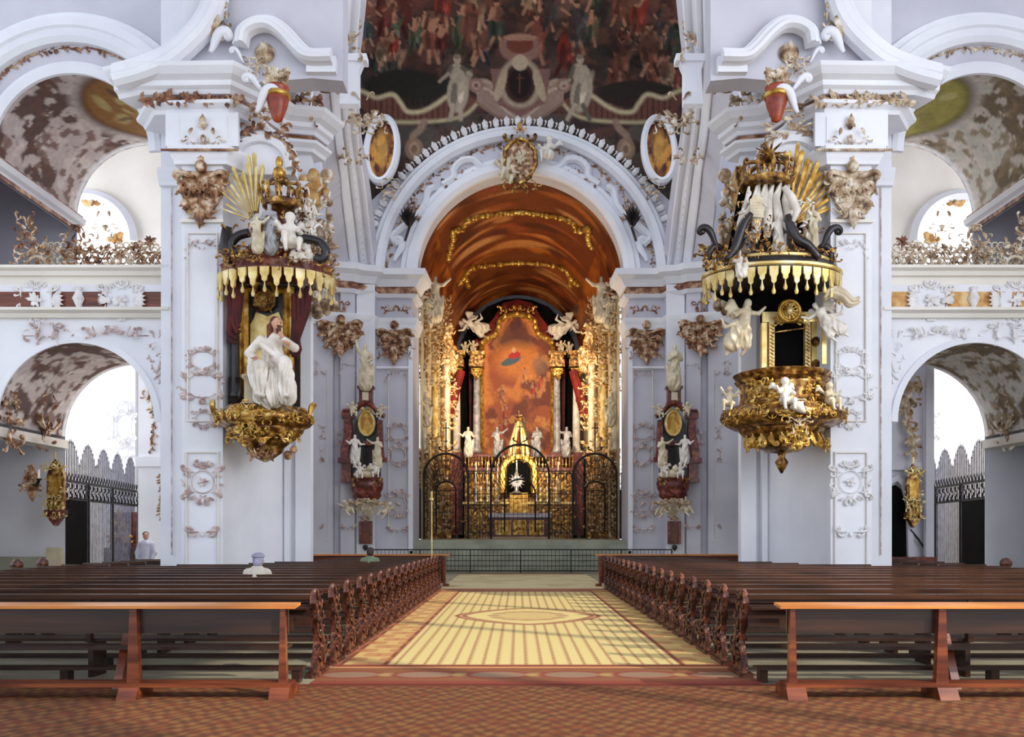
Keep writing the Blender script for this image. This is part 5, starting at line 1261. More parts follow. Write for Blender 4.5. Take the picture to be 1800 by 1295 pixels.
    m = MB(); m.tube([L(g,a,b,-6) for a,b in [(884,-866),(884,-830)]+arc(912,-830,28,PI,0,12)+[(940,-830),(940,-866)]], .22, 6); spray(m, g, 912, -800, 40, 18, 12, 4, 12, n0=-6); m.build('niche_frame', 'gold', t)
    m = MB(); m.lathe([(.28,0),(.1,.15),(.07,.5)], P(908,866,49.6), 10); m.ball(P(908,846,49.6), (.3,.12,.3), 10, 8)
    gm = pf(49.5)
    for i in range(14): leaf(m, gm, 908, -846, 2*PI*i/14, 16, 4)
    m.build('monstrance', 'silver', t)
    m = MB(); m.lathe([(.05,0),(.05,.9),(.01,.95)], P(908,838,49.5), 8); m.build('centre_candle', 'wax', t)
    for q in (-1,1):
        m = MB(); m.tube([L(g,912+q*a,-b) for a,b in ((16,802),(13,780),(7,758),(2,742))], .12, 6); m.tube([L(g,912+q*a,-b,8) for a,b in ((8,802),(7,780),(4,758),(1,742))], .1, 6); m.build('crown_arm', 'gold_pale', t)
    m = MB(); m.ball(P(912,739,49.8), .25); m.tube([P(912,739,49.8),P(912,722,49.8)], .07); m.tube([P(906,730,49.8),P(918,730,49.8)], .06); m.build('spire_cross', 'gold_dark', t)
def choir_side(s):
    AX[0] = 0.05; sd = ('left','right')[s]
    t = thing('gilded_choir_wall', (-4.6,46,1.4), 'gilded side altar wall of pilasters and dense carving on the %s of the choir' % sd, 'altar', 'gilded choir side walls')
    for i, (px0, px1, d) in enumerate(((736,753,43.0),(757,773,45.6),(778,793,48.6))):
        g = pf(d); m = MB(); m.fbox(g, px0,px1,-946,-790,-10,0); m.build('pedestal', 'gold_dark', t)
        m = MB(); m.fbox(g, px0+2,px1-2,-790,-640,-10,0); m.lathe([(.16,0),(.16,(790-646)*d/F)], L(g,(px0+px1)/2,-790,1), 12); m.build('pilaster', 'marble_cream' if i != 1 else 'gold_pale', t)
        m = MB(); m.fbox(g, px0-1,px1+1,-640,-632,-12,4); m.fbox(g, px0-2,px1+3,-586,-572,-12,5); m.fbox(g,px0,px1,-632,-586,-12,0); m.fbox(g, px0-1,px1+1,-796,-788,-12,3); m.build('entablature', 'gilt_cream', t)
        m = MB(); u = (px0+px1)/2
        spray(m, g, u, -610, 18, 44, 22, 3+i, 11, n0=1); spray(m, g, u, -662, 18, 32, 16, 5+i, 11, n0=1); spray(m, g, u, -550, 18, 44, 18, 7+i, 11, n0=1); spray(m, g, u, -870, 18, 130, 40, 9+i, 12, n0=1)
        spray(m, g, u+9, -730, 12, 130, 36, 11+i, 11, n0=-4); m.build('gilt_relief', 'gilt_cream', t)
    m = MB(); 
    for px, py, d in ((742,540,42.9),(747,512,43.2),(760,560,45)): spray(m, pf(d), px, -py, 24, 40, 14, px, 13)
    m.build('ledge_relief', 'marble_cream', t)
    for j, (px, pt, pb, d, kd) in enumerate(((765,486,560,43.6,'saint_reach'),(784,560,604,47,'angel'),(752,520,572,43.2,'saint_pray'),(795,600,650,49,'saint_open'),(748,690,745,42.9,'saint_pray'),(771,760,806,44.5,'saint_open'))):
        X = px if not s else 1822-px+ (0)
        wh = ('topmost and largest, beside the spring of the vault','flying, on the inner edge of the upper ledge','on the upper ledge nearest the white pier','lowest of those on the inner entablature','standing against the outer pilaster','low down behind the arched gate')[j]
        MIR[0] = False; statue('choir_statue', kd, X, pt, pb, d, 'marble_cream' if j in (0,2,4) else 'gilt_cream', 'statue on the %s gilded choir wall, %s' % (sd, wh), 'statues on the gilded choir walls', bool(s)); MIR[0] = bool(s)
# ---------------------------------------------------------------- pulpit (right) and canopied statue (left)
def lambrequins(t, ctr, rx, ry, z, n, a0, a1, matn, drop=.34):
    for i in range(n):
        m = MB(); mt = MB(); a = a0+(a1-a0)*(i+.5)/n; p = Vector((ctr.x+rx*math.cos(a), ctr.y+ry*math.sin(a), z))
        u = Vector((-math.sin(a)*rx, math.cos(a)*ry, 0)).normalized(); nn = Vector((u.y,-u.x,0))
        if nn.y > 0 and False: nn = -nn
        w_ = (a1-a0)*(rx+ry)/2/n*.46; k = drop*(1.0 if i % 2 else .78)
        fr = (p, u, Vector((0,0,1)), nn)
        m.fpoly(fr, [(-w_,0),(w_,0),(w_*.95,-k*.45),(w_*.6,-k*.62),(w_*.55,-k*.85),(0,-k),(-w_*.55,-k*.85),(-w_*.6,-k*.62),(-w_*.95,-k*.45)], -.02, .03)
        mt.tube([p-Vector((0,0,k)), p-Vector((0,0,k+.06)), p-Vector((0,0,k+.16)), p-Vector((0,0,k+.22))], [.015,.02,.05,.03], 6)
        o = m.build('lambrequin', matn, t); mt.build('tassel', matn, o)
def rays(t, g, cx, cy, r0, r1, a0, a1, n, nm='gold', xs=.9):
    rng = random.Random(4)
    for i in range(n):
        m = MB(); a = a0+(a1-a0)*i/(n-1); r = r1*rng.uniform(.72,1.0); w0, w1 = 1.0, rng.uniform(2.4,4.2)*r1/130
        c, s_ = math.cos(a)*xs, math.sin(a)
        m.fpoly(g, [(cx+c*r0-s_*w0, cy+s_*r0+c*w0),(cx+c*r-s_*w1, cy+s_*r+c*w1),(cx+c*(r+5),cy+s_*(r+5)),(cx+c*r+s_*w1, cy+s_*r-c*w1),(cx+c*r0+s_*w0, cy+s_*r0-c*w0)], -9 if i%2 else 0, -5 if i%2 else 5); m.build('gilt_ray', nm, t)
def crown(t, ctr, r, h, seed=3):
    m = MB(); m.lathe([(r*.9,0),(r,.03),(r,.14),(r*.9,.17)], ctr, 20)
    for i in range(12):
        a = 2*PI*i/12; p = ctr+Vector((r*math.cos(a),r*math.sin(a),.15)); u = Vector((-math.sin(a),math.cos(a),0)); fr = (p,u,Vector((0,0,1)),Vector((math.cos(a),math.sin(a),0)))
        leaf(m, fr, 0, 0, PI/2, h*.5, r*.2, 0, .3); leaf(m, fr, r*.2, 0, PI/2, h*.3, r*.14, 0, .3); m.ball(p+Vector((0,0,h*.54 if i%2 else h*.36)), r*.085, 6, 5)
    for i in range(6):
        a = 2*PI*i/6; c, s_ = math.cos(a), math.sin(a)
        m.tube([ctr+Vector((c*r,s_*r,.15)), ctr+Vector((c*r*1.12,s_*r*1.12,h*.5)), ctr+Vector((c*r*.7,s_*r*.7,h*.82)), ctr+Vector((c*.05,s_*.05,h*.86))], r*.085, 6)
        m.ball(ctr+Vector((c*r*1.02,s_*r*1.02,h*.66)), r*.08, 6, 5)
    m.ball(ctr+Vector((0,0,h*.95)), r*.18, 8, 6)
    m.build('crown', 'gold_dark', t, False)
def pulpit():
    MIR[0] = False
    d = 21.2; k = d/F; z = lambda py, dd=d: EYE+(HY-py)*dd/F
    # --- basket
    c = P(1374,700,d); t = thing('pulpit', Vector((c.x,c.y,z(800))), 'gilded pulpit basket with white putti on the right-hand pier, in front of a dark doorway', 'pulpit')
    prof = [(.02,z(832)),(.10,z(822)),(.16,z(812)),(.07,z(803)),(.10,z(797)),(.40,z(794)),(.62,z(784)),(.86,z(770)),(.98,z(760)),(1.02,z(752)),(.98,z(750))]
    m = MB(); m.lathe(prof, (c.x,c.y,0), 40, lobes=8, amp=.02); m.build('lower_basket', 'gold_dark', t, True)
    m = MB(); m.lathe([(1.0,z(756)),(1.18,z(752)),(1.38,z(744)),(1.44,z(736)),(1.40,z(728)),(1.26,z(719)),(1.10,z(714)),(1.02,z(713))], (c.x,c.y,0), 48, lobes=8, amp=.025); m.build('bulge', 'gold_dark', t, True)
    m = MB(); m.lathe([(.98,z(716)),(1.00,z(710)),(.96,z(700)),(.98,z(682)),(1.02,z(676))], (c.x,c.y,0), 40); m.build('body', 'gold_dark', t, True)
    m = MB(); m.lathe([(1.0,z(678)),(1.06,z(675)),(1.10,z(671)),(1.04,z(668)),(1.10,z(664)),(1.14,z(660)),(1.05,z(657)),(.95,z(657))], (c.x,c.y,0), 40); m.build('rim', 'gold_dark', t)
    m = MB()
    def cyl(a, r, py): 
        p = Vector((c.x+r*math.cos(a), c.y+r*math.sin(a), z(py))); u = Vector((-math.sin(a),math.cos(a),0)); return (p, u*k, Vector((0,0,k)), Vector((math.cos(a),math.sin(a),0))*k)
    for a in (-2.35,-1.95,-1.15,-.75): spray(m, cyl(a,.98,695), 0, 0, 30, 34, 20, int(a*10), 14, n0=1)
    for i in range(15): spray(m, cyl(-3.0+.2*i,1.40,736), 0, 0, 18, 18, 6, i, 10, n0=0)
    for i in range(11):
        f_ = cyl(-2.9+.26*i,.9,766); curl(m, f_, 0, 0, -1.2, 20, 1 if i%2 else -1, 3); leaf(m, f_, 0, -4, -PI/2, 16, 9, 2)
    spray(m, cyl(-1.57,1.06,770), 0, 0, 34, 40, 26, 7, 16, n0=2)
    for q in (-2.5,-.64): spray(m, cyl(q,1.0,782), 0, -6, 18, 36, 12, 3, 14)
    m.build('gilt_relief', 'gold', t)
    m = MB(); f_ = cyl(-1.57,1.28,738); spray(m, f_, 0, 0, 24, 44, 16, 5, 15, n0=2); m.build('keystone_bracket', 'bronze_pale', t)
    for j, (px, py, dd, kd, mr, rz, wh) in enumerate(((1283,715,20.9,'putto_wave',False,-.5,'at the end of the basket toward the choir'),(1380,712,19.72,'putto_sit',False,.15,'in the middle of the basket front'),(1458,714,20.15,'putto_sit',True,.5,'at the end of the basket by the outer arch'))):
        fig_obj('putto', kd, P(px,py,dd), (0.66,0.84,0.74)[j], 'marble_cream' if j != 1 else 'marble_white', None, rz, 0, 0, mr, label='white putto sitting %s of the pulpit' % wh, cat='statue', group='putti on the pulpit')
    m = MB(); p = P(1383,712,19.75); m.tube([p+Vector((.1,0,.02)),p+Vector((.28,-.05,-.06)),p+Vector((.4,0,-.16))], [.1,.12,.04], 8)
    m.build('drapery', 'marble_white', t, True)
    # --- doorway
    g = pf(21.6)
    t = thing('pulpit_doorway', L(g,1388,-655), 'dark doorway in a gilded frame behind the pulpit basket', 'doorway')
    m = MB(); m.fbox(g, 1356,1418,-662,-560,-16,-9); m.build('opening', 'dark_void', t)
    m = MB()
    for a, b in ((1340,1349),(1352,1361),(1415,1424),(1428,1440)): m.fbox(g, a,b,-660,-552,-14,2 if a in (1352,1415) else -3)
    m.fbox(g, 1340,1440,-566,-548,-14,1); m.build('frame', 'gold_pale', t)
    m = MB()
    for a in (1356.5,1419.5):
        for i in range(14): m.tube([L(g,a-3,-570-i*6.2,2.5),L(g,a+3,-575-i*6.2,2.5)], .02, 4)
    m.tube([L(g,1358,-585,3),L(g,1416,-577,3)], .02, 5)
    for v in (-600,-640): m.ball(L(g,1434,v,0), .12, 8, 6)
    m.build('frame_relief', 'gold_dark', t)
    m = MB(); spray(m, g, 1388, -562, 46, 26, 18, 3, 14, n0=3); m.build('overdoor_relief', 'gold', t)
    t = thing('wheel_emblem', L(pf(21.2),1388,-546), 'round gilt spoked wheel emblem over the pulpit doorway', 'emblem'); g2 = pf(21.2)
    m = MB(); m.tube([L(g2,*p) for p in arc(1388,-546,18,0,2*PI,24)][:-1], .045, 6, closed=True); m.tube([L(g2,*p) for p in arc(1388,-546,13.5,0,2*PI,24)][:-1], .02, 5, closed=True); m.build('rim', 'gold', t, True)
    m = MB()
    for i in range(12): m.tube([L(g2,1388,-546),L(g2,1388+18*math.cos(i*PI/6),-546+18*math.sin(i*PI/6))], .022, 5)
    m.build('spokes', 'gold', t)
    m = MB(); m.ball(L(g2,1388,-546,2), (.08,.08,.12)); m.ball(L(g2,1388,-536,2), .05); m.build('hub', 'gold_pale', t, True)
    # --- canopy
    cc = P(1356,480,20.9); rx, ry = 1.52, 1.05; zc = EYE+(HY-478)*20.0/F
    t = thing('pulpit_canopy', Vector((cc.x,cc.y,zc)), 'black and gold pulpit canopy with tasselled fringe, crown and gilt rays', 'canopy')
    m = MB(); m.lathe([(.02,zc-.05),(.9,zc-.02),(1.0,zc-.06),(1.02,zc+.06),(1.04,zc+.16),(1.0,zc+.30),(.9,zc+.38),(.78,zc+.50),(.62,zc+.62),(.5,zc+.80),(.36,zc+1.2),(.22,zc+1.7)], (cc.x,cc.y,0), 40, sx=rx, sy=ry); m.build('sounding_board', 'marble_dark', t, True)
    m = MB(); m.fpoly(pf(21.75), V2([(1262,470),(1450,470),(1456,520),(1436,556),(1340,556),(1300,540),(1256,520)]), -2, 2); m.fpoly(pf(21.5), V2([(1300,330),(1395,330),(1425,440),(1280,440)]), -4, 0); m.build('dark_backing', 'dark_void', t)  # black sheets put in for the shade under the canopy and between its figures
    m = MB(); 
    for zz, r in ((zc+.16,1.05),(zc+.40,.90)): m.tube([Vector((cc.x+rx*r*math.cos(a),cc.y+ry*r*math.sin(a),zz)) for a in np.linspace(0,2*PI,41)[:-1]], .05, 6, closed=True)
    m.build('gilt_moulding', 'gold_pale', t)
    lambrequins(t, cc, rx*1.04, ry*1.04, zc+.08, 21, -PI*1.04, .04*PI, 'gold_pale', .40)
    g3 = pf(20.0); m = MB()
    for X_, q in ((1240,1),(1462,-1)):
        m = MB(); curl(m, pf(20.5), X_, -478, PI/2-q*.3, 40, -q, 5, 1.5, n0=2, steps=20, seg=6); curl(m, pf(20.4), X_+q*22, -440, PI/2+q*.6, 40, q, 5, n0=2); m.build('black_volute', 'marble_dark', t, True)
    m = MB(); m.tube(spline([L(g3,a,-b,2) for a,b in ((1440,455),(1420,432),(1400,420),(1388,395),(1384,378))], 5), [.04+.08*math.sin(PI*(.1+.8*j/20)) for j in range(21)], 7); m.build('black_scroll', 'marble_dark', t, True)
    m = MB(); m.tube(spline([L(g3,a,-b,2) for a,b in ((1276,458),(1292,436),(1300,412),(1308,392),(1320,376))], 5), [.04+.08*math.sin(PI*(.1+.8*j/20)) for j in range(21)], 7)
    m.build('black_scroll', 'marble_dark', t, True)
    for a_ in ((g3, 1275, -458, 64, 44, 40, 3, 13), (g3, 1360, -440, 110, 26, 40, 5, 11), (g3, 1330, -410, 60, 44, 26, 9, 12), (pf(20.6), 1300, -395, 40, 60, 24, 15, 12), (pf(20.5), 1420, -420, 40, 50, 24, 16, 12), (pf(20.4), 1450, -455, 40, 40, 16, 6, 16), (pf(20.8), 1252, -440, 40, 60, 14, 8, 20)):
        m = MB(); spray(m, *a_); m.build('canopy_relief', 'gold_dark', t)
    m = MB(); rng = random.Random(2)
    for i in range(5):      # marble drapery falling from the crown
        a = rng.uniform(-.4,.4); x0_ = 1322+13*i
        m.tube([L(pf(20.6),x0_+10,-322,3),L(pf(20.4),x0_+4+a*8,-352,4),L(pf(20.3),x0_+(i-2)*6,-385,4),L(pf(20.2),x0_+(i-2)*9,-418,2)], [.05,.10,.12,.07], 8, flat=.7)
    m.tube([L(g3,a,-b,6) for a,b in ((1376,330),(1390,350),(1400,372),(1392,392))], [.06,.10,.09,.05], 8)
    spray(m, pf(20.2), 1318, -380, 44, 90, 22, 33, 17, sym=False); spray(m, pf(20.2), 1405, -378, 40, 60, 18, 34, 17, sym=False)
    for i in range(5):
        a = [(1316+14*i, 326+rng.uniform(-4,6)),(1308+12*i+rng.uniform(-6,6),360),(1302+14*i+rng.uniform(-8,8),392),(1298+15*i,415+rng.uniform(-8,14))]
        m.tube(spline([L(pf(20.45),x,-y_,2) for x,y_ in a],4), [.05+.05*math.sin(PI*j/12) for j in range(13)], 7, flat=.6)
    m.build('white_drapery', 'marble_white', t, True)
    m = MB()
    for i, (px,py) in enumerate(((1330,365),(1352,395))):
        f_ = sub(pf(20.1), px, -py); m.fpoly(f_, [(-12,-16),(12,-18),(12,12),(6,20),(-6,20),(-12,14)], -2, 2)
        for j in range(5): m.fbox(f_, -8,8,-12+5*j,-10.6+5*j,2,2.6)
        break
    m.build('stone_tablet', 'marble_cream', t)
    ck = P(1346,330,20.7); crown(t, ck, .60, .72); 
    m = MB(); sc2 = P(1353,271,20.6)
    for i in range(26):
        a, b = (i*2.4) % (2*PI), -1.2+2.4*i/25; m.tube([sc2, sc2+Vector((math.cos(a)*math.cos(b),math.sin(a)*math.cos(b),math.sin(b)))*.36], [.045,.008], 5)
    m.tube([sc2,sc2-Vector((0,0,.5))], .04); m.build('crown_star', 'gold_dark', t)
    rays(t, pf(21.1), 1385, -400, 20, 150, .38, 1.62, 15)
    # shell-like drapery and figures on the canopy
    statue('canopy_figure','saint_pray',1428,360,436,20.5,'marble_cream','cream robed figure standing beside the rays on the pulpit canopy','figures on the pulpit canopy',True)
    statue('canopy_figure','seated',1300,430,490,20.0,'marble_white','pale figure seated low on the canopy edge nearest the choir arch','figures on the pulpit canopy')
    statue('canopy_figure','saint_open',1368,378,450,20.2,'marble_white','white figure in the centre of the pulpit canopy under the crown','figures on the pulpit canopy')
    for j,(px,py) in enumerate(((1330,432),(1408,424))):
        fig_obj('canopy_putto','putto_sit',P(px,py+14,19.9),.8,'marble_cream',None,.3-.6*j,label='cream putto on the pulpit canopy, %s' % ('below the stone tablet','below the gilt rays'),cat='statue',group='putti on the pulpit canopy') if False else None
    statue('angel_statue','angel',1308,512,622,20.9,'marble_cream','cream angel hanging beneath the canopy edge on the choir side of the pulpit doorway','angels beside the pulpit doorway',True,.5)
    statue('angel_statue','angel',1470,506,596,20.4,'marble_white','white angel flying out beside the gilded doorway of the pulpit, arm reaching outward','angels beside the pulpit doorway',False,-.7,0,-.5)
    m = MB(); f_ = pf(20.3); rng = random.Random(5)
    
    for i in range(5):
        p_ = spline([L(f_,a+rng.uniform(-3,3),-b-3*i,2+i%2*3) for a,b in ((1446,516),(1462,508),(1480,514),(1494,526),(1508,522))], 5); m.tube(p_, [.03+.075*math.sin(PI*min(1,.1+j/21)) for j in range(len(p_))], 8, flat=.7)
    m.build('floating_drapery', 'marble_cream', None, True, label='cream drapery billowing behind the white angel by the pulpit doorway', cat='sculpture')
    m = MB(); m.fbox(pf(20.8), 1412,1456,-566,-560,0,4); m.fbox(pf(20.8), 1444,1452,-640,-566,0,3); m.build('gilt_bracket', 'gold_pale', None, label='gilt bracket under the white angel by the pulpit doorway', cat='bracket')

def canopied_statue():
    MIR[0] = False; d = 21.0; k = d/F; z = lambda py, dd=d: EYE+(HY-py)*dd/F
    # --- console
    c = P(466,740,d); t = thing('statue_console', Vector((c.x,c.y,z(812))), 'carved gilded console bulging from the left-hand pier under the seated statue', 'console')
    m = MB(); m.lathe([(.03,z(812)),(.2,z(806)),(.38,z(796)),(.42,z(788)),(.58,z(778)),(.78,z(768)),(.86,z(760)),(.9,z(752))], (c.x,c.y,0), 40, lobes=6, amp=.04); m.build('lower_console', 'gold_dark', t, True)
    m = MB(); m.lathe([(.84,z(756)),(1.02,z(750)),(1.12,z(742)),(1.10,z(732)),(1.0,z(724)),(.92,z(718)),(.8,z(716)),(.1,z(714))], (c.x,c.y,0), 44, lobes=6, amp=.03); m.build('bulge', 'gold_dark', t, True)
    def cyl(a, r, py):
        p = Vector((c.x+r*math.cos(a), c.y+r*math.sin(a), z(py))); return (p, Vector((-math.sin(a),math.cos(a),0))*k, Vector((0,0,k)), Vector((math.cos(a),math.sin(a),0))*k)
    m = MB()
    for i in range(11): spray(m, cyl(-3.0+.29*i,1.08,738), 0, 0, 20, 18, 8, i, 11)
    for i in range(8): spray(m, cyl(-2.8+.36*i,.78,768), 0, 0, 22, 22, 8, i+20, 13)
    spray(m, cyl(-1.7,.95,750), 0, 0, 26, 70, 30, 7, 17, n0=2); spray(m, cyl(-1.2,1.0,732), 0, 0, 40, 18, 14, 8, 12)
    for q in (-2.9,-.25): curl(m, cyl(q,1.1,738), 0, 0, 1.2, 24, 1 if q<-1 else -1, 4)
    m.build('gilt_relief', 'gold', t)
    m = MB(); m.ball(P(506,800,20.2), .11); m.ball(P(516,790,20.3), .09); spray(m, pf(20.1), 462, -800, 36, 30, 14, 3, 15); m.build('pendant_relief', 'bronze_stucco', t)
    # --- backing
    g = pf(21.5)
    t = thing('statue_niche', L(g,466,-715), 'gilded niche frame with rounded top and dark red hangings behind the seated statue', 'niche')
    m = MB(); m.fbox(g, 408,526,-715,-500,-10,-4); m.build('back_panel', 'marble_dark', t)
    m = MB(); m.fpoly(g, V2([(440,690),(440,570),(446,560),(450,548),(470,556),(490,548),(494,560),(500,570),(500,690)]), -4, 0); m.build('gilt_ground', 'gold_pale', t)
    m = MB(); pr = [(-.07,0),(-.07,.1),(0,.18),(.07,.1),(.07,0)]
    m.mold([L(g,a,-b,0) for a,b in [(433,700),(433,510)]+[(448,510),(450,498),(460,492),(472,494),(482,502),(486,512),(504,512),(504,700)]], pr, (0,-1,0)); m.mold([L(g,a,-b) for a,b in ((424,700),(424,506))], pr, (0,-1,0)); m.mold([L(g,a,-b) for a,b in ((513,506),(513,700))], pr, (0,-1,0)); m.build('gilt_frame', 'gold', t)
    m = MB(); m.fpoly(g, [(466+15*math.cos(a),-528+17*math.sin(a)) for a in np.linspace(0,2*PI,20)[:-1]], 0, 3); spray(m, g, 466, -528, 26, 26, 14, 5, 10, n0=3); m.tube([L(g,*p,3) for p in arc(466,-528,17,0,2*PI,20)][:-1], .05, 5, closed=True); m.build('medallion', 'gold_dark', t)
    m = MB(); 
    for a, b in ((408,418),): m.lathe([(.14,0),(.17,.05),(.12,.15),(.11,1.55),(.15,1.62)], L(pf(21.2),413,-700), 14)
    m.fbox(pf(21.2), 404,424,-716,-664,-6,8); m.build('column', 'marble_dark', t, True)
    gc = pf(20.9)
    for nm, pts, q in (('left',[(398,480),(430,478),(426,520),(420,560),(412,590),(416,604),(398,602),(400,560)],1),('right',[(512,520),(548,500),(546,536),(532,572),(524,590),(528,612),(524,630),(512,626),(514,580)],-1)):
        m = MB(); m.fpoly(gc, V2(pts), -5, 0)
        for i in range(4):
            f_ = .15+.22*i; a = [(p0[0]*(1-f_)+p1[0]*f_, -(p0[1]*(1-f_)+p1[1]*f_)) for p0, p1 in zip(pts[:4] if q>0 else [pts[0],pts[8],pts[7],pts[6]], [pts[0],pts[7],pts[6],pts[5]] if q>0 else [pts[1],pts[2],pts[4],pts[5]])]
            m.tube([L(gc,u,v,0) for u,v in a], [.07,.09,.08,.06], 7)
        m.build('curtain', 'velvet_red', t)
    # --- seated figure of a bearded man in a white robe
    bs = P(480,708,20.35); s = 1.27
    t = thing('seated_statue', bs, 'painted statue of a seated bearded man in a white robe on the gilded console', 'statue')
    def tr(vf, rz=.25):
        return place(vf, bs, s, rz)
    H = (.06,-.14,1.40); fc = (.55,-.835)
    body = [('r',(0,0,.60),(0,.0,.95),.22,.17,9,.022),('c',(0,0,.9),(.02,-.02,1.12),.155,.165),('c',(.02,-.02,1.15),(.05,-.10,1.30),.06,.055)]
    body += [('c',(-.12,0,.60),(-.22,-.44,.58),.135,.115),('c',(.12,0,.60),(.20,-.50,.66),.135,.115),('r',(-.22,-.45,.55),(-.20,-.34,.06),.10,.13,8,.026),('r',(.20,-.52,.60),(.26,-.44,.06),.105,.15,9,.028),('e',(.24,-.60,.05),(.06,.13,.05)),('e',(-.18,-.5,.05),(.06,.13,.05))]
    body += limb((-.21,-.02,1.12),(-.42,-.06,.86),(-.30,-.30,.74),(.085,.075,.05))+limb((.20,-.02,1.12),(.38,-.16,.98),(.20,-.36,1.08),(.085,.075,.05))
    body += [('r',(-.35,-.18,.70),(-.26,-.42,.10),.10,.07,5,.02),('r',(-.24,.02,1.10),(.16,-.3,.72),.09,.09,6,.03),('c',(-.2,-.24,1.0),(.22,-.3,.66),.05,.06),('r',(.04,-.36,.45),(-.02,-.36,.04),.10,.17,10,.03)]
    sk = head_prims(H, 1.1, fc, False, False)+[('c',(.05,-.10,1.24),(.06,-.13,1.34),.055,.052)]
    sk += hand_prims((.20,-.36,1.08), (-.55,-.15,.75), 1.15, (.7,-.5,.3))+hand_prims((-.30,-.32,.73), (.15,-.9,-.15), 1.15, (1,0,0))
    sk += [('c',(.20,-.36,1.06),(.26,-.30,1.03),.045,.055),('c',(-.30,-.30,.735),(-.36,-.18,.79),.045,.055)]
    v, f = tr(sculpt(sk, .012, .015)); m = MB(); m.add(v.tolist(), f); bo = m.build('body', 'skin', t, True, label='painted face and hands')
    v, f = tr(sculpt(body, .014, .02)); m = MB(); m.add(v.tolist(), f); m.build('robe', 'marble_white', t, True, label='white marble-like robe with deep folds')
    hx, hy, hz = H; hr = [('e',(hx-.03*fc[0],hy-.03*fc[1],hz+.05),(.095,.10,.09)),('e',(hx-.09*fc[0],hy-.09*fc[1],hz-.05),(.085,.085,.15)),('c',(hx-.12,hy-.0,hz-.05),(hx-.13,hy+.03,hz-.26),.05,.04),('c',(hx+.02,hy+.12,hz-.05),(hx+.0,hy+.14,hz-.26),.06,.04)]
    v, f = tr(sculpt(hr, .014, .03)); m = MB(); m.add(v.tolist(), f); m.build('hair', 'hair_auburn', t, True, label='long auburn hair')
    br = [('e',(hx+.07*fc[0],hy+.07*fc[1],hz-.115),(.048,.046,.075)),('c',(hx+.10*fc[0]-.04,hy+.10*fc[1]-.03,hz-.055),(hx+.10*fc[0]+.05,hy+.10*fc[1]+.02,hz-.06),.014,.014)]
    v, f = tr(sculpt(br, .011, .02)); m = MB(); m.add(v.tolist(), f); m.build('beard', 'hair_auburn', t, True, label='short auburn beard')
    m = MB(); w3 = lambda a: Vector(tr((np.array([a]), []))[0][0])
    for q in (-1,1):
        ex = (hx+fc[0]*.085-q*fc[1]*.034*-1, hy+fc[1]*.085-q*fc[0]*.034, hz+.008); m.ball(w3(ex), .016, 8, 6)
    m.build('eyes', 'hair_brown', t, True)
    st = MB(); g5 = pf(20.5); st.lathe([(.34,0),(.36,.06),(.22,.14),(.20,.62),(.27,.68),(.27,.74)], L(g5,446,-716), 16); st.build('marble_pillar', 'stone_beige', None, True, label='short pale stone pillar under the elbow of the seated statue', cat='pillar', kind='thing')
    # --- canopy
    cc = P(486,470,21.3); rx, ry = 1.30, .95; zc = EYE+(HY-472)*20.4/F
    t = thing('statue_canopy', Vector((cc.x,cc.y,zc)), 'red-brown and gold canopy with lambrequin fringe, crown and gilt rays over the seated statue', 'canopy')
    m = MB(); m.lathe([(.02,zc-.05),(.9,zc-.02),(1.0,zc-.04),(1.02,zc+.08),(1.0,zc+.20),(1.04,zc+.26),(.92,zc+.36),(.86,zc+.48),(.66,zc+.58),(.45,zc+.85),(.3,zc+1.3),(.15,zc+1.6)], (cc.x,cc.y,0), 40, sx=rx, sy=ry, lobes=6, amp=.03); m.build('canopy_dome', 'marble_red', t, True)
    lambrequins(t, cc, rx*1.05, ry*1.05, zc+.02, 17, -PI*1.04, .04*PI, 'gold_pale', .46)
    g3 = pf(20.2); m = MB()
    m.tube(spline([L(g3,a,-b,4) for a,b in ((510,382),(516,400),(530,418),(548,422),(566,428),(574,444),(566,458),(556,452))], 5), .10, 8); m.build('black_volute', 'marble_dark', t, True); m = MB(); m.tube(spline([L(pf(20.5),a,-b,4) for a,b in ((440,410),(420,416),(408,430),(412,446),(424,440))], 5), .10, 8); m.build('black_volute', 'marble_dark', t, True); m = MB(); m.tube([L(pf(20.5),400,-400),L(pf(20.5),396,-440),L(pf(20.5),408,-460)], [.12,.16,.1], 8)
    m.build('black_volute', 'marble_dark', t, True)
    for a_ in ((g3, 430, -448, 60, 34, 36, 3, 12), (g3, 530, -452, 80, 26, 36, 5, 11), (g3, 470, -408, 80, 50, 44, 9, 12), (pf(20.6), 520, -390, 60, 50, 30, 19, 12), (g3, 578, -462, 24, 34, 10, 6, 14), (pf(20.5), 406, -440, 26, 70, 14, 8, 16)):
        m = MB(); spray(m, *a_); m.build('canopy_relief', 'gold_dark', t)
    m = MB(); rng = random.Random(3)
    for i in range(22): m.ball(L(pf(20.2),rng.uniform(512,548),-rng.uniform(430,456)), rng.uniform(.05,.11), 7, 5)
    spray(m, pf(20.5), 538, -385, 46, 76, 30, 23, 17, sym=False); spray(m, pf(20.3), 525, -425, 50, 26, 16, 24, 13)
    m.build('white_drapery', 'marble_white', t, True)
    ck = P(497,368,20.5); crown(t, ck, .46, .72)
    m = MB(); cr = P(491,305,20.5); m.ball(cr, (.16,.16,.16)); m.ball(cr+Vector((0,0,.26)), (.09,.09,.14)); m.tube([cr-Vector((0,0,.1)),cr-Vector((0,0,.7))], .05); m.build('crown_finial', 'gold', t, True)
    rays(t, pf(20.9), 450, -390, 18, 124, 1.30, 2.95, 15, 'gold_pale', .52)
    statue('canopy_figure','saint_pray',474,358,440,20.2,'marble_grey','grey hooded figure standing under the crown on the canopy of the seated statue','figures on the statue canopy')
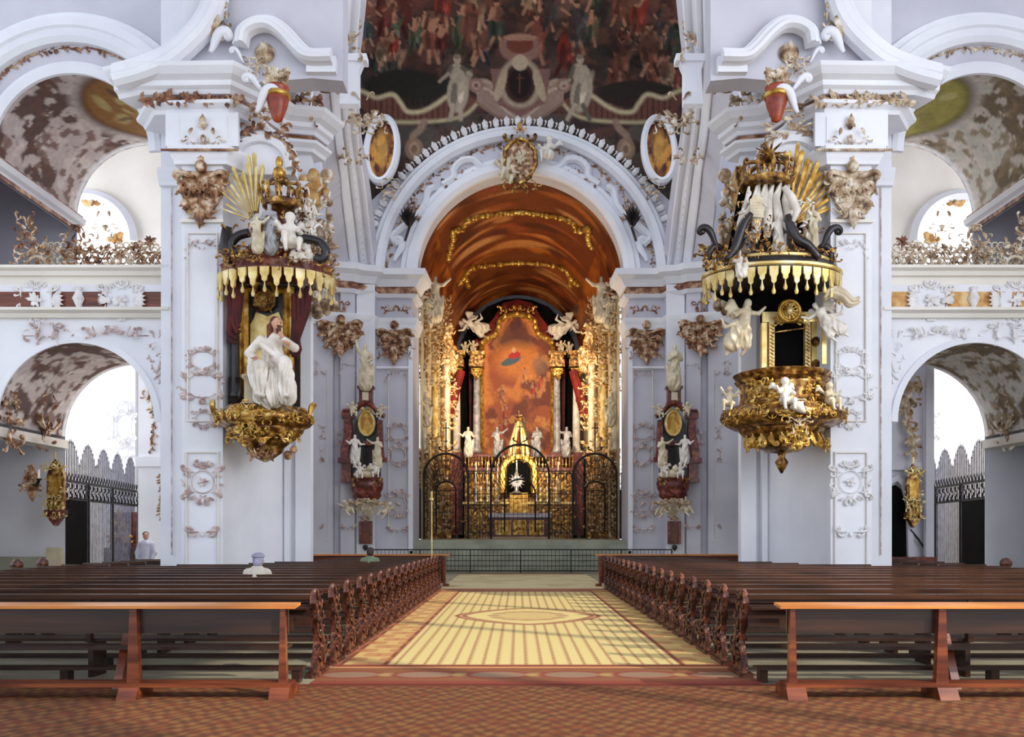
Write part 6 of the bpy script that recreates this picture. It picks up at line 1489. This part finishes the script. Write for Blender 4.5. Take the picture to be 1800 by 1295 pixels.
    statue('canopy_figure','saint_reach',452,378,440,20.0,'marble_cream','cream figure with gilt chest on the front of the statue canopy','figures on the statue canopy')
    statue('canopy_figure','angel',540,345,420,20.8,'marble_white','white winged figure at the choir end of the statue canopy','figures on the statue canopy',False,.5)
    fig_obj('canopy_figure','putto_sit',P(510,436,20.1),1.1,'marble_white',None,.4,label='white putto reclining at the middle of the statue canopy edge',cat='statue',group='figures on the statue canopy')

# ---------------------------------------------------------------- red marble side altars on the choir piers
def side_altar(s):
    MIR[0] = False; sd = ('left','right')[s]; d = 38.2; g = pf(d); k = d/F; q = 1 if not s else -1
    cx = 642 if not s else 1186
    X = lambda a: cx+q*(a-642)
    t = thing('side_altar', P(cx,905,d), 'red marble side altar with oval gilt picture and white figures on the %s choir pier' % sd, 'altar', 'red marble side altars')
    m = MB(); m.fpoly(g, V2([(X(a),b) for a,b in ((622,836),(622,745),(632,728),(645,722),(662,730),(668,745),(668,836))]), -12, -4); m.build('dark_back', 'marble_dark', t)
    m = MB(); m.fbox(g, *sorted((X(630),X(657))), -712,-708,-10,8); m.fbox(g, *sorted((X(632),X(655))), -708,-684,-10,6); m.fbox(g, *sorted((X(629),X(658))), -684,-679,-10,9); tp = m.build('top_pedestal', 'marble_red', t)
    m = MB(); m.fbox(g, *sorted((X(638),X(649))), -704,-690,6,7); m.build('pedestal_plaque', 'marble_cream', tp)
    pr = [(-.09,-.2),(-.09,.1),(0,.2),(.1,.1),(.1,-.2)]
    m = MB(); m.mold(spline([L(g,X(a),-b,4) for a,b in ((604,724),(622,722),(632,716),(645,710),(658,718),(666,728),(676,732))], 4), pr, (0,-1,0)); m.build('curved_pediment', 'marble_red', t)
    m = MB(); m.fpoly(g, V2([(X(a),b) for a,b in ((606,735),(618,735),(620,760),(614,790),(612,806),(600,806),(600,790),(606,765))]), -8, 8); m.fbox(g, *sorted((X(602),X(622))),-736,-724,-8,10); m.fbox(g, *sorted((X(596),X(626))),-814,-805,-8,12); m.fbox(g, *sorted((X(602),X(618))),-842,-814,-8,6); m.fbox(g, *sorted((X(600),X(622))),-848,-842,-8,9)
    m.build('red_pilaster', 'marble_red', t); m = MB()
    m.fpoly(g, V2([(X(a),b) for a,b in ((664,738),(672,738),(674,790),(676,804),(668,804),(664,780))]), -8, 4); m.fbox(g, *sorted((X(662),X(680))),-812,-804,-8,8)
    m.build('red_pilaster', 'marble_red', t)
    cv = Canvas(-1,-1,1,1,24,36,(222,186,90)); cv.cloud((176,124,50),.4,.48,.62,3); cv.ell(0,.1,.35,.6,(204,160,84),0,.8,.6)
    ox, oy = X(645), -744
    painted('oval_picture', cv, lambda u,v: L(g, ox+12*math.sqrt(max(0,1-(2*v-1)**2))*(2*u-1), oy+20*(1-2*v), 3), 'oil_paint', t)
    m = MB(); m.tube([L(g,ox+13*math.cos(a),oy+21*math.sin(a),4) for a in np.linspace(0,2*PI,25)[:-1]], .07, 6, closed=True); leaf(m, g, ox-4, oy+22, 2.4, 14, 9, 4); leaf(m, g, ox+4, oy+22, .7, 14, 9, 4); m.build('oval_frame', 'gold_pale', t)
    m = MB(); m.fbox(g, *sorted((X(640),X(654))),-784,-776,0,10); m.fbox(g, *sorted((X(634),X(660))),-836,-830,-4,10); m.build('ledge', 'marble_red', t)
    # console
    cl = P(X(645),878,d-.2); z = lambda py: EYE+(HY-py)*k
    m = MB(); m.lathe([(.1,z(882)),(.5,z(878)),(.62,z(872)),(.60,z(866)),(.68,z(860)),(.72,z(850)),(.66,z(842)),(.60,z(838))], (cl.x,cl.y,0), 22, sy=.8); m.build('console', 'marble_red', t, True)
    m = MB(); m.lathe([(.02,z(908)),(.2,z(902)),(.46,z(892)),(.5,z(884)),(.4,z(880))], (cl.x,cl.y+.1,0), 18, sy=.6); spray(m, pf(d-.7), X(645), -890, 44, 20, 10, 4, 12); m.build('white_apron', 'marble_cream', t, True)
    m = MB(); spray(m, pf(d-.5), X(645), -846, 46, 18, 14, 3, 12); m.build('console_relief', 'gold_dark', t)
    def st(nm, kd, a, pt, pb, mr=False, mt='marble_white', dd=.7, rz=0, lab='', hf=1.8, cat='statue'):
        b = P(X(a),pb,d-dd); sc_ = (pb-pt)*(d-dd)/F/hf
        fig_obj(nm, kd, b, sc_, mt, None, rz*q, 0, 0, mr ^ bool(s), label=lab+' of the %s red marble side altar' % sd, cat=cat, group='figures of the side altars')
    st('altar_statue','saint_raise' if not s else 'saint_pray',642,606,680,False,'marble_cream',.3,0,'cream saint on the topmost pedestal')
    st('altar_statue','saint_open',624,764,812,False,'marble_white',1.0,.3,'white figure on the step at the pilaster side')
    st('altar_statue','saint_reach',664,768,818,True,'marble_cream',1.0,-.3,'figure below the oval picture, nearest the choir,')
    for j,(a,pb,kd) in enumerate(((632,836,'putto_wave'),(660,834,'putto_sit'))):
        st('altar_putto',kd,a,pb-26,pb,bool(j),'marble_white',1.1,.2,'white putto %s on the console' % ('toward the nave','toward the choir'),.8)  if False else st('altar_putto',kd,a,pb-26,pb,bool(j),'marble_white',1.1,.2,'white putto %s on the console' % (('on the nave side','on the choir side')[j]),.8)
    m = MB(); b = P(X(646),832,d-1.0); m.ball(b, (.34,.2,.18)); m.ball(b+Vector((.1,-.1,.2)), .14); m.ball(b+Vector((-.3,0,-.05)), (.3,.2,.14)); m.build('reclining_drapery', 'marble_cream', t, True)
    st('altar_putto','putto_sit',620,704,728,False,'marble_cream',.6,.4,'cream putto on the outer pediment end',.8); st('altar_putto','putto_sit',670,708,730,True,'marble_cream',.6,-.4,'cream putto on the inner pediment end',.8)
    for j,(a,py) in enumerate(((626,884),(646,880),(666,884))):
        b = P(X(a),py,d-1.0); fig_obj('cherub_head','cherub',b,.9,'bronze_pale',None,0,label='winged cherub head under the console of the %s side altar, %s' % (sd, ('on the nave side','in the middle','on the choir side')[j]),cat='statue',group='cherub heads under the side altars')
    for j,(a,py) in enumerate(((618,900),(672,904))):
        b = P(X(a),py,d-.8); fig_obj('flying_putto','putto_wave',b,.85,'marble_cream',None,0,0,.6 if j else -.6,bool(j)^bool(s),label='putto flying beside the white apron of the %s side altar, on the %s' % (sd, ('nave side','choir side')[j]),cat='statue',group='flying putti under the side altars')
    t = thing('wall_plaque', P(X(643),958,38.7), 'dark red framed plaque on the white pier under the %s side altar' % sd, 'plaque', 'plaques under the side altars'); gp = pf(38.7); cx_ = X(643)
    m = MB(); m.mold([L(gp,cx_-9,-953),L(gp,cx_-9,-918),L(gp,cx_+9,-918),L(gp,cx_+9,-953)], [(-.06,-.1),(-.06,.08),(.06,.08),(.06,-.1)], (0,-1,0), True); pf_ = m.build('frame', 'marble_red', t)
    m = MB(); m.fbox(gp, cx_-8,cx_+8,-952,-919,-3,1); m.build('panel', 'wood_brown', pf_)
    m = MB(); m.ball(L(gp,cx_,-911,2), (.1,.08,.1)); spray(m, gp, cx_, -911, 14, 10, 5, 3, 8); m.build('crest', 'bronze_stucco', t)
    m = MB(); m.lathe([(.02,-.12),(.12,0),(.11,.1),(.03,.14)], L(gp,cx_,-963,4), 10); m.build('holy_water_bowl', 'marble_dark', None, True, label='small dark holy water bowl below the plaque under the %s side altar' % sd, cat='bowl')
# ---------------------------------------------------------------- side aisles and people
def epitaph(s):
    MIR[0] = False; sd = ('left','right')[s]
    if not s: g = frame_dir(P(98,0,25.0).xy.to_3d()-Vector((0,0,0)), (0.25,-1), 25.0/F); base = P(97,862,24.9)
    else: base = P(1606,868,26.2)
    g = (base, Vector((25/F,0,0)), Vector((0,0,25/F)), Vector((0,-25/F,0)))
    t = thing('gilt_epitaph', base-Vector((0,0,.9)), 'tall gilt epitaph tablet with pointed foot on the wall of the %s side aisle' % sd, 'epitaph', 'gilt epitaphs in the side aisles')
    w_ = 15 if not s else 12
    m = MB(); m.fpoly(g, [(-w_,-34),(-w_,26),(-w_*.6,44),(0,56),(w_*.6,44),(w_,26),(w_,-34)], -8, 0); m.build('tablet', 'gold_dark', t)
    m = MB(); m.fbox(g, -w_*.7,w_*.7,-8,26,0,2); m.build('gold_field', 'gold', t)
    m = MB(); m.fpoly(g, [(-w_*1.2,-34),(w_*1.2,-34),(w_*1.1,-42),(0,-62),(-w_*1.1,-42)], -10, 4); m.build('foot', 'marble_red' if not s else 'gold_dark', t)
    m = MB(); spray(m, g, 0, 40, w_*2, 26, 12, 3, 12, n0=1); spray(m, g, 0, -22, w_*1.6, 22, 10, 4, 10, n0=1); spray(m, g, 0, -40, w_*2.2, 12, 8, 5, 10, n0=3); spray(m, g, -w_, 0, 8, 60, 10, 6, 9); spray(m, g, w_, 0, 8, 60, 10, 7, 9); m.tube([L(g,0,56),L(g,0,68)], .03); m.build('gilt_relief', 'gold_pale', t)
def aisle_bits():
    MIR[0] = False
    b = P(56,848,24.0); g = (b, Vector((24/F,0,0)), Vector((0,0,24/F)), Vector((0,-24/F,0)))
    t = thing('wall_sconce', b-Vector((0,0,.5)), 'dark leafy wall sconce next to the gilt epitaph in the left side aisle', 'sconce')
    m = MB(); m.fpoly(g, [(0,34),(10,14),(12,-6),(6,-22),(0,-34),(-6,-22),(-12,-6),(-10,14)], -3, 1); spray(m, g, 0, 0, 22, 56, 18, 3, 14); m.build('backplate', 'bronze_stucco', t)
    m = MB(); m.tube([L(g,4,-4,2),L(g,14,-6,12),L(g,20,2,14)], .04, 6); m.lathe([(.02,0),(.09,.05),(.03,.07)], L(g,20,2,14), 8); ca = m.build('candle_arm', 'iron', t)
    m = MB(); m.lathe([(.03,.07),(.028,.3)], L(g,20,2,14), 8); m.build('candle', 'wax', ca)
    # low panels at the aisle wall
    m = MB(); m.fbox(pf(25.2), -60, 86, -1045,-978,0,4); m.build('dado_panel', 'stone_step', None, label='grey dado along the foot of the left side aisle wall', cat='panel', kind='structure')
    m = MB(); m.fbox(pf(24.8), 85, 111, -1050,-962,0,8); m.build('stone_pedestal', 'stone_beige', None, label='square pale stone pedestal below the gilt epitaph in the left side aisle', cat='pedestal', kind='thing')
    # small altar glimpsed through the left grille
    t = thing('chapel_altar', P(212,975,38), 'brown chapel altar with gilt figure seen through the left iron grille', 'altar'); g = pf(33.4)
    m = MB(); m.fbox(g, 195,240,-1000,-900,-2,2); m.build('altar_back', 'marble_red', t)
    m = MB(); spray(m, g, 214, -935, 26, 70, 18, 3, 16, n0=2); m.build('gilt_figure', 'gold', t)
    m = MB(); m.fbox(g, 188,243,-1000,-962,0,12); m.build('altar_block', 'wood_dark', t)
    # right aisle: dark arched doorway, stair and handrail
    d = 26.6; g = pf(d)
    t = MB(); t.fpoly(g, V2([(1556,1030),(1556,860),(1575,852),(1584,860),(1592,890),(1594,1030)]), -6, 0); door = t.build('door_1', 'dark_void', None, label='dark arched doorway in the right side aisle', cat='building part', kind='structure')
    m = MB(); m.mold([L(g,a,-b) for a,b in ((1560,848),(1576,840),(1588,852),(1597,890),(1599,1000))], [(-.08,0),(-.08,.12),(.08,.12),(.08,0)], (0,-1,0)); m.build('door_frame', 'plaster_grey', door)
    m = MB()
    for i in range(5): m.fbox(g, 1570-2*i, 1604+6*i, -1045, -988-6*(4-i)+10, 0, 8+8*i)
    m.build('stair_steps', 'marble_red', None, label='short flight of dark red steps below the arched doorway of the right side aisle', cat='stairs', kind='thing')
    t = thing('handrail', L(g,1615,-960), 'thin dark handrail slanting down the wall beside the arched doorway', 'handrail')
    m = MB(); m.tube([L(g,1597,-930,6),L(g,1612,-948,6),L(g,1629,-972,6)], .035, 6); m.build('rail', 'iron', t)
    m = MB()
    for a,b in ((1600,934),(1626,968)): m.tube([L(g,a,-b,6),L(g,a,-b-3,0)], .02, 5)
    m.build('bracket', 'iron', t)
    m = MB(); m.fpoly(g, V2([(1540,1060),(1540,600),(1640,600),(1640,1060)]), -30, -6); m.fbox(g, 1552,1640,-826,-812,-7,4); m.fbox(pf(26.3), 1628,1642,-1040,-560,-10,0); m.build('wall_right_inner', 'plaster_grey', None, label='grey inner wall of the right side aisle with an arched doorway', cat='building part', kind='structure')
    g = pf(26.4); m = MB(); sp = [(1616,-668),(1600,-690),(1590,-720),(1598,-750),(1606,-775),(1602,-796)]; m.tube([L(g,*p,2) for p in sp], .05, 5); garland(m, g, sp, 24, 5, 34); spray(m, g, 1604, -690, 30, 46, 12, 3, 16, sym=False)
    m.build('aisle_stucco', 'bronze_pale', None, label='trailing stucco foliage high on the right side aisle wall', cat='ornament')

def person_sitting(px, y, zs, label, coat, hair, hat, sx=1.0, group=None):
    MIR[0] = False; b = P(px, 937, y); b.z = 0; b.y = y
    t = thing('person', (b.x,y,0), label, 'person')
    body = [('c',(0,0,.52),(0,.02,.95),.13,.15),('e',(0,.02,.98),(.17,.10,.08)),('c',(0,.02,1.0),(0,.04,1.13),.052,.05)]
    face = (0,1); H = (.01,.06,1.22); body += head_prims(H, 1.0, face, False, False)
    for q in (-1,1):
        body += limb((q*.17,.02,.96),(q*.24,.06,.70),(q*.08,.30,.58),(.055,.045,.034)); body += hand_prims((q*.08,.31,.57),(-q*.3,.9,-.1),1.0,(1,0,0))
        body += [('c',(q*.09,.02,.53),(q*.11,.42,.53),.085,.065),('c',(q*.11,.42,.53),(q*.11,.44,.10),.06,.045),('e',(q*.11,.50,.05),(.045,.12,.045))]
    T = Matrix.Translation(Vector((b.x,y,zs)))
    def put(pr, h, k, nm, mt):
        v, f = sculpt(pr, h, k); m = MB(); m.mesh((v,f), T); return m.build(nm, mt, t, True)
    put(body, .015, .025, 'body', 'skin')
    coatp = [('c',(0,0,.50),(0,.01,.95),.16,.175),('e',(0,.01,1.0),(.19,.12,.11)),('e',(0,.03,1.09),(.08,.08,.06))]
    for q in (-1,1): coatp += limb((q*.165,.01,1.0),(q*.23,.05,.70),(q*.11,.26,.59),(.085,.07,.05))
    put(coatp, .02, .04, 'jacket', coat)
    tr = []
    for q in (-1,1): tr += [('c',(q*.09,.0,.54),(q*.11,.43,.54),.105,.085),('c',(q*.11,.43,.54),(q*.11,.44,.12),.08,.06)]
    put(tr, .022, .03, 'trousers', 'cloth_dark')
    hp = [('e',(.01,.035,1.265),(.094,.10,.085)),('e',(.01,-.01,1.20),(.088,.062,.095))]
    put(hp, .015, .03, 'hair', hair)
    if hat: put([('e',(.01,.03,1.315),(.105,.11,.05)),('e',(.01,.02,1.29),(.112,.118,.022))], .013, .02, 'cap', hat)
def person_standing(px, y, label):
    MIR[0] = False; b = P(px,937,y); b.z = 0
    t = thing('person', b, label, 'person')
    body = [('c',(0,0,.92),(0,0,1.34),.12,.15),('e',(0,0,1.38),(.17,.10,.08)),('c',(0,0,1.4),(0,-.01,1.52),.05,.048)]+head_prims((0,-.02,1.63),1.0,(.5,-.86),False,False)
    legs = []; coat = [('c',(0,0,.80),(0,0,1.33),.18,.18),('e',(0,0,1.37),(.215,.13,.09))]
    for q in (-1,1):
        body += limb((q*.17,0,1.36),(q*.25,-.02,1.10),(q*.22,-.14,.88),(.055,.045,.034))+hand_prims((q*.22,-.15,.87),(0,-.3,-.9),1.0,(0,-1,0))
        body += [('c',(q*.09,0,.9),(q*.10,-.02,.5),.085,.06),('c',(q*.10,-.02,.5),(q*.10,.02,.08),.055,.042),('e',(q*.10,-.06,.045),(.045,.12,.045))]
        legs += [('c',(q*.09,0,.9),(q*.10,-.02,.5),.105,.08),('c',(q*.10,-.02,.5),(q*.10,.02,.10),.078,.07)]
        coat += limb((q*.18,0,1.36),(q*.27,-.02,1.10),(q*.23,-.12,.92),(.085,.07,.05))
    T = Matrix.Translation(b)
    for nm, pr, h, k, mt in (('body',body,.016,.025,'skin'),('jacket',coat,.022,.04,'cloth_pale'),('trousers',legs,.022,.03,'cloth_dark'),('hair',[('e',(-.02,.01,1.67),(.092,.10,.09)),('e',(-.04,.05,1.60),(.08,.06,.09))],.016,.03,'hair_brown')):
        v, f = sculpt(pr, h, k); m = MB(); m.mesh((v,f), T); m.build(nm, mt, t, True)

# ---------------------------------------------------------------- build everything, large things first
for s in (0,1):
    MIR[0] = bool(s); near_pier(s); gallery_bay(s); far_pier(s)
arch_and_dome(); carpets(); communion_rail()
for s in (0,1):
    MIR[0] = bool(s); pews(s); front_bench(s); choir_desk(s)
for s in (0,1):
    MIR[0] = bool(s); side_grille(s)
high_altar()
for s in (0,1):
    MIR[0] = bool(s); choir_side(s)
choir_screen(); pulpit(); canopied_statue(); side_altar(0); side_altar(1)
epitaph(0); epitaph(1); aisle_bits()
person_sitting(452, 15.55, .0, 'seated person with pale blue-grey cap and cream jacket in the pews, seen from behind', 'cloth_cream', 'hair_grey', 'hair_grey')
person_sitting(650, 22.55, .0, 'seated dark-haired person in grey green jacket in the pews, seen from behind', 'cloth_green', 'hair_brown', None)
person_standing(257, 27.6, 'person in pale clothes standing by the white pier beyond the left pews')
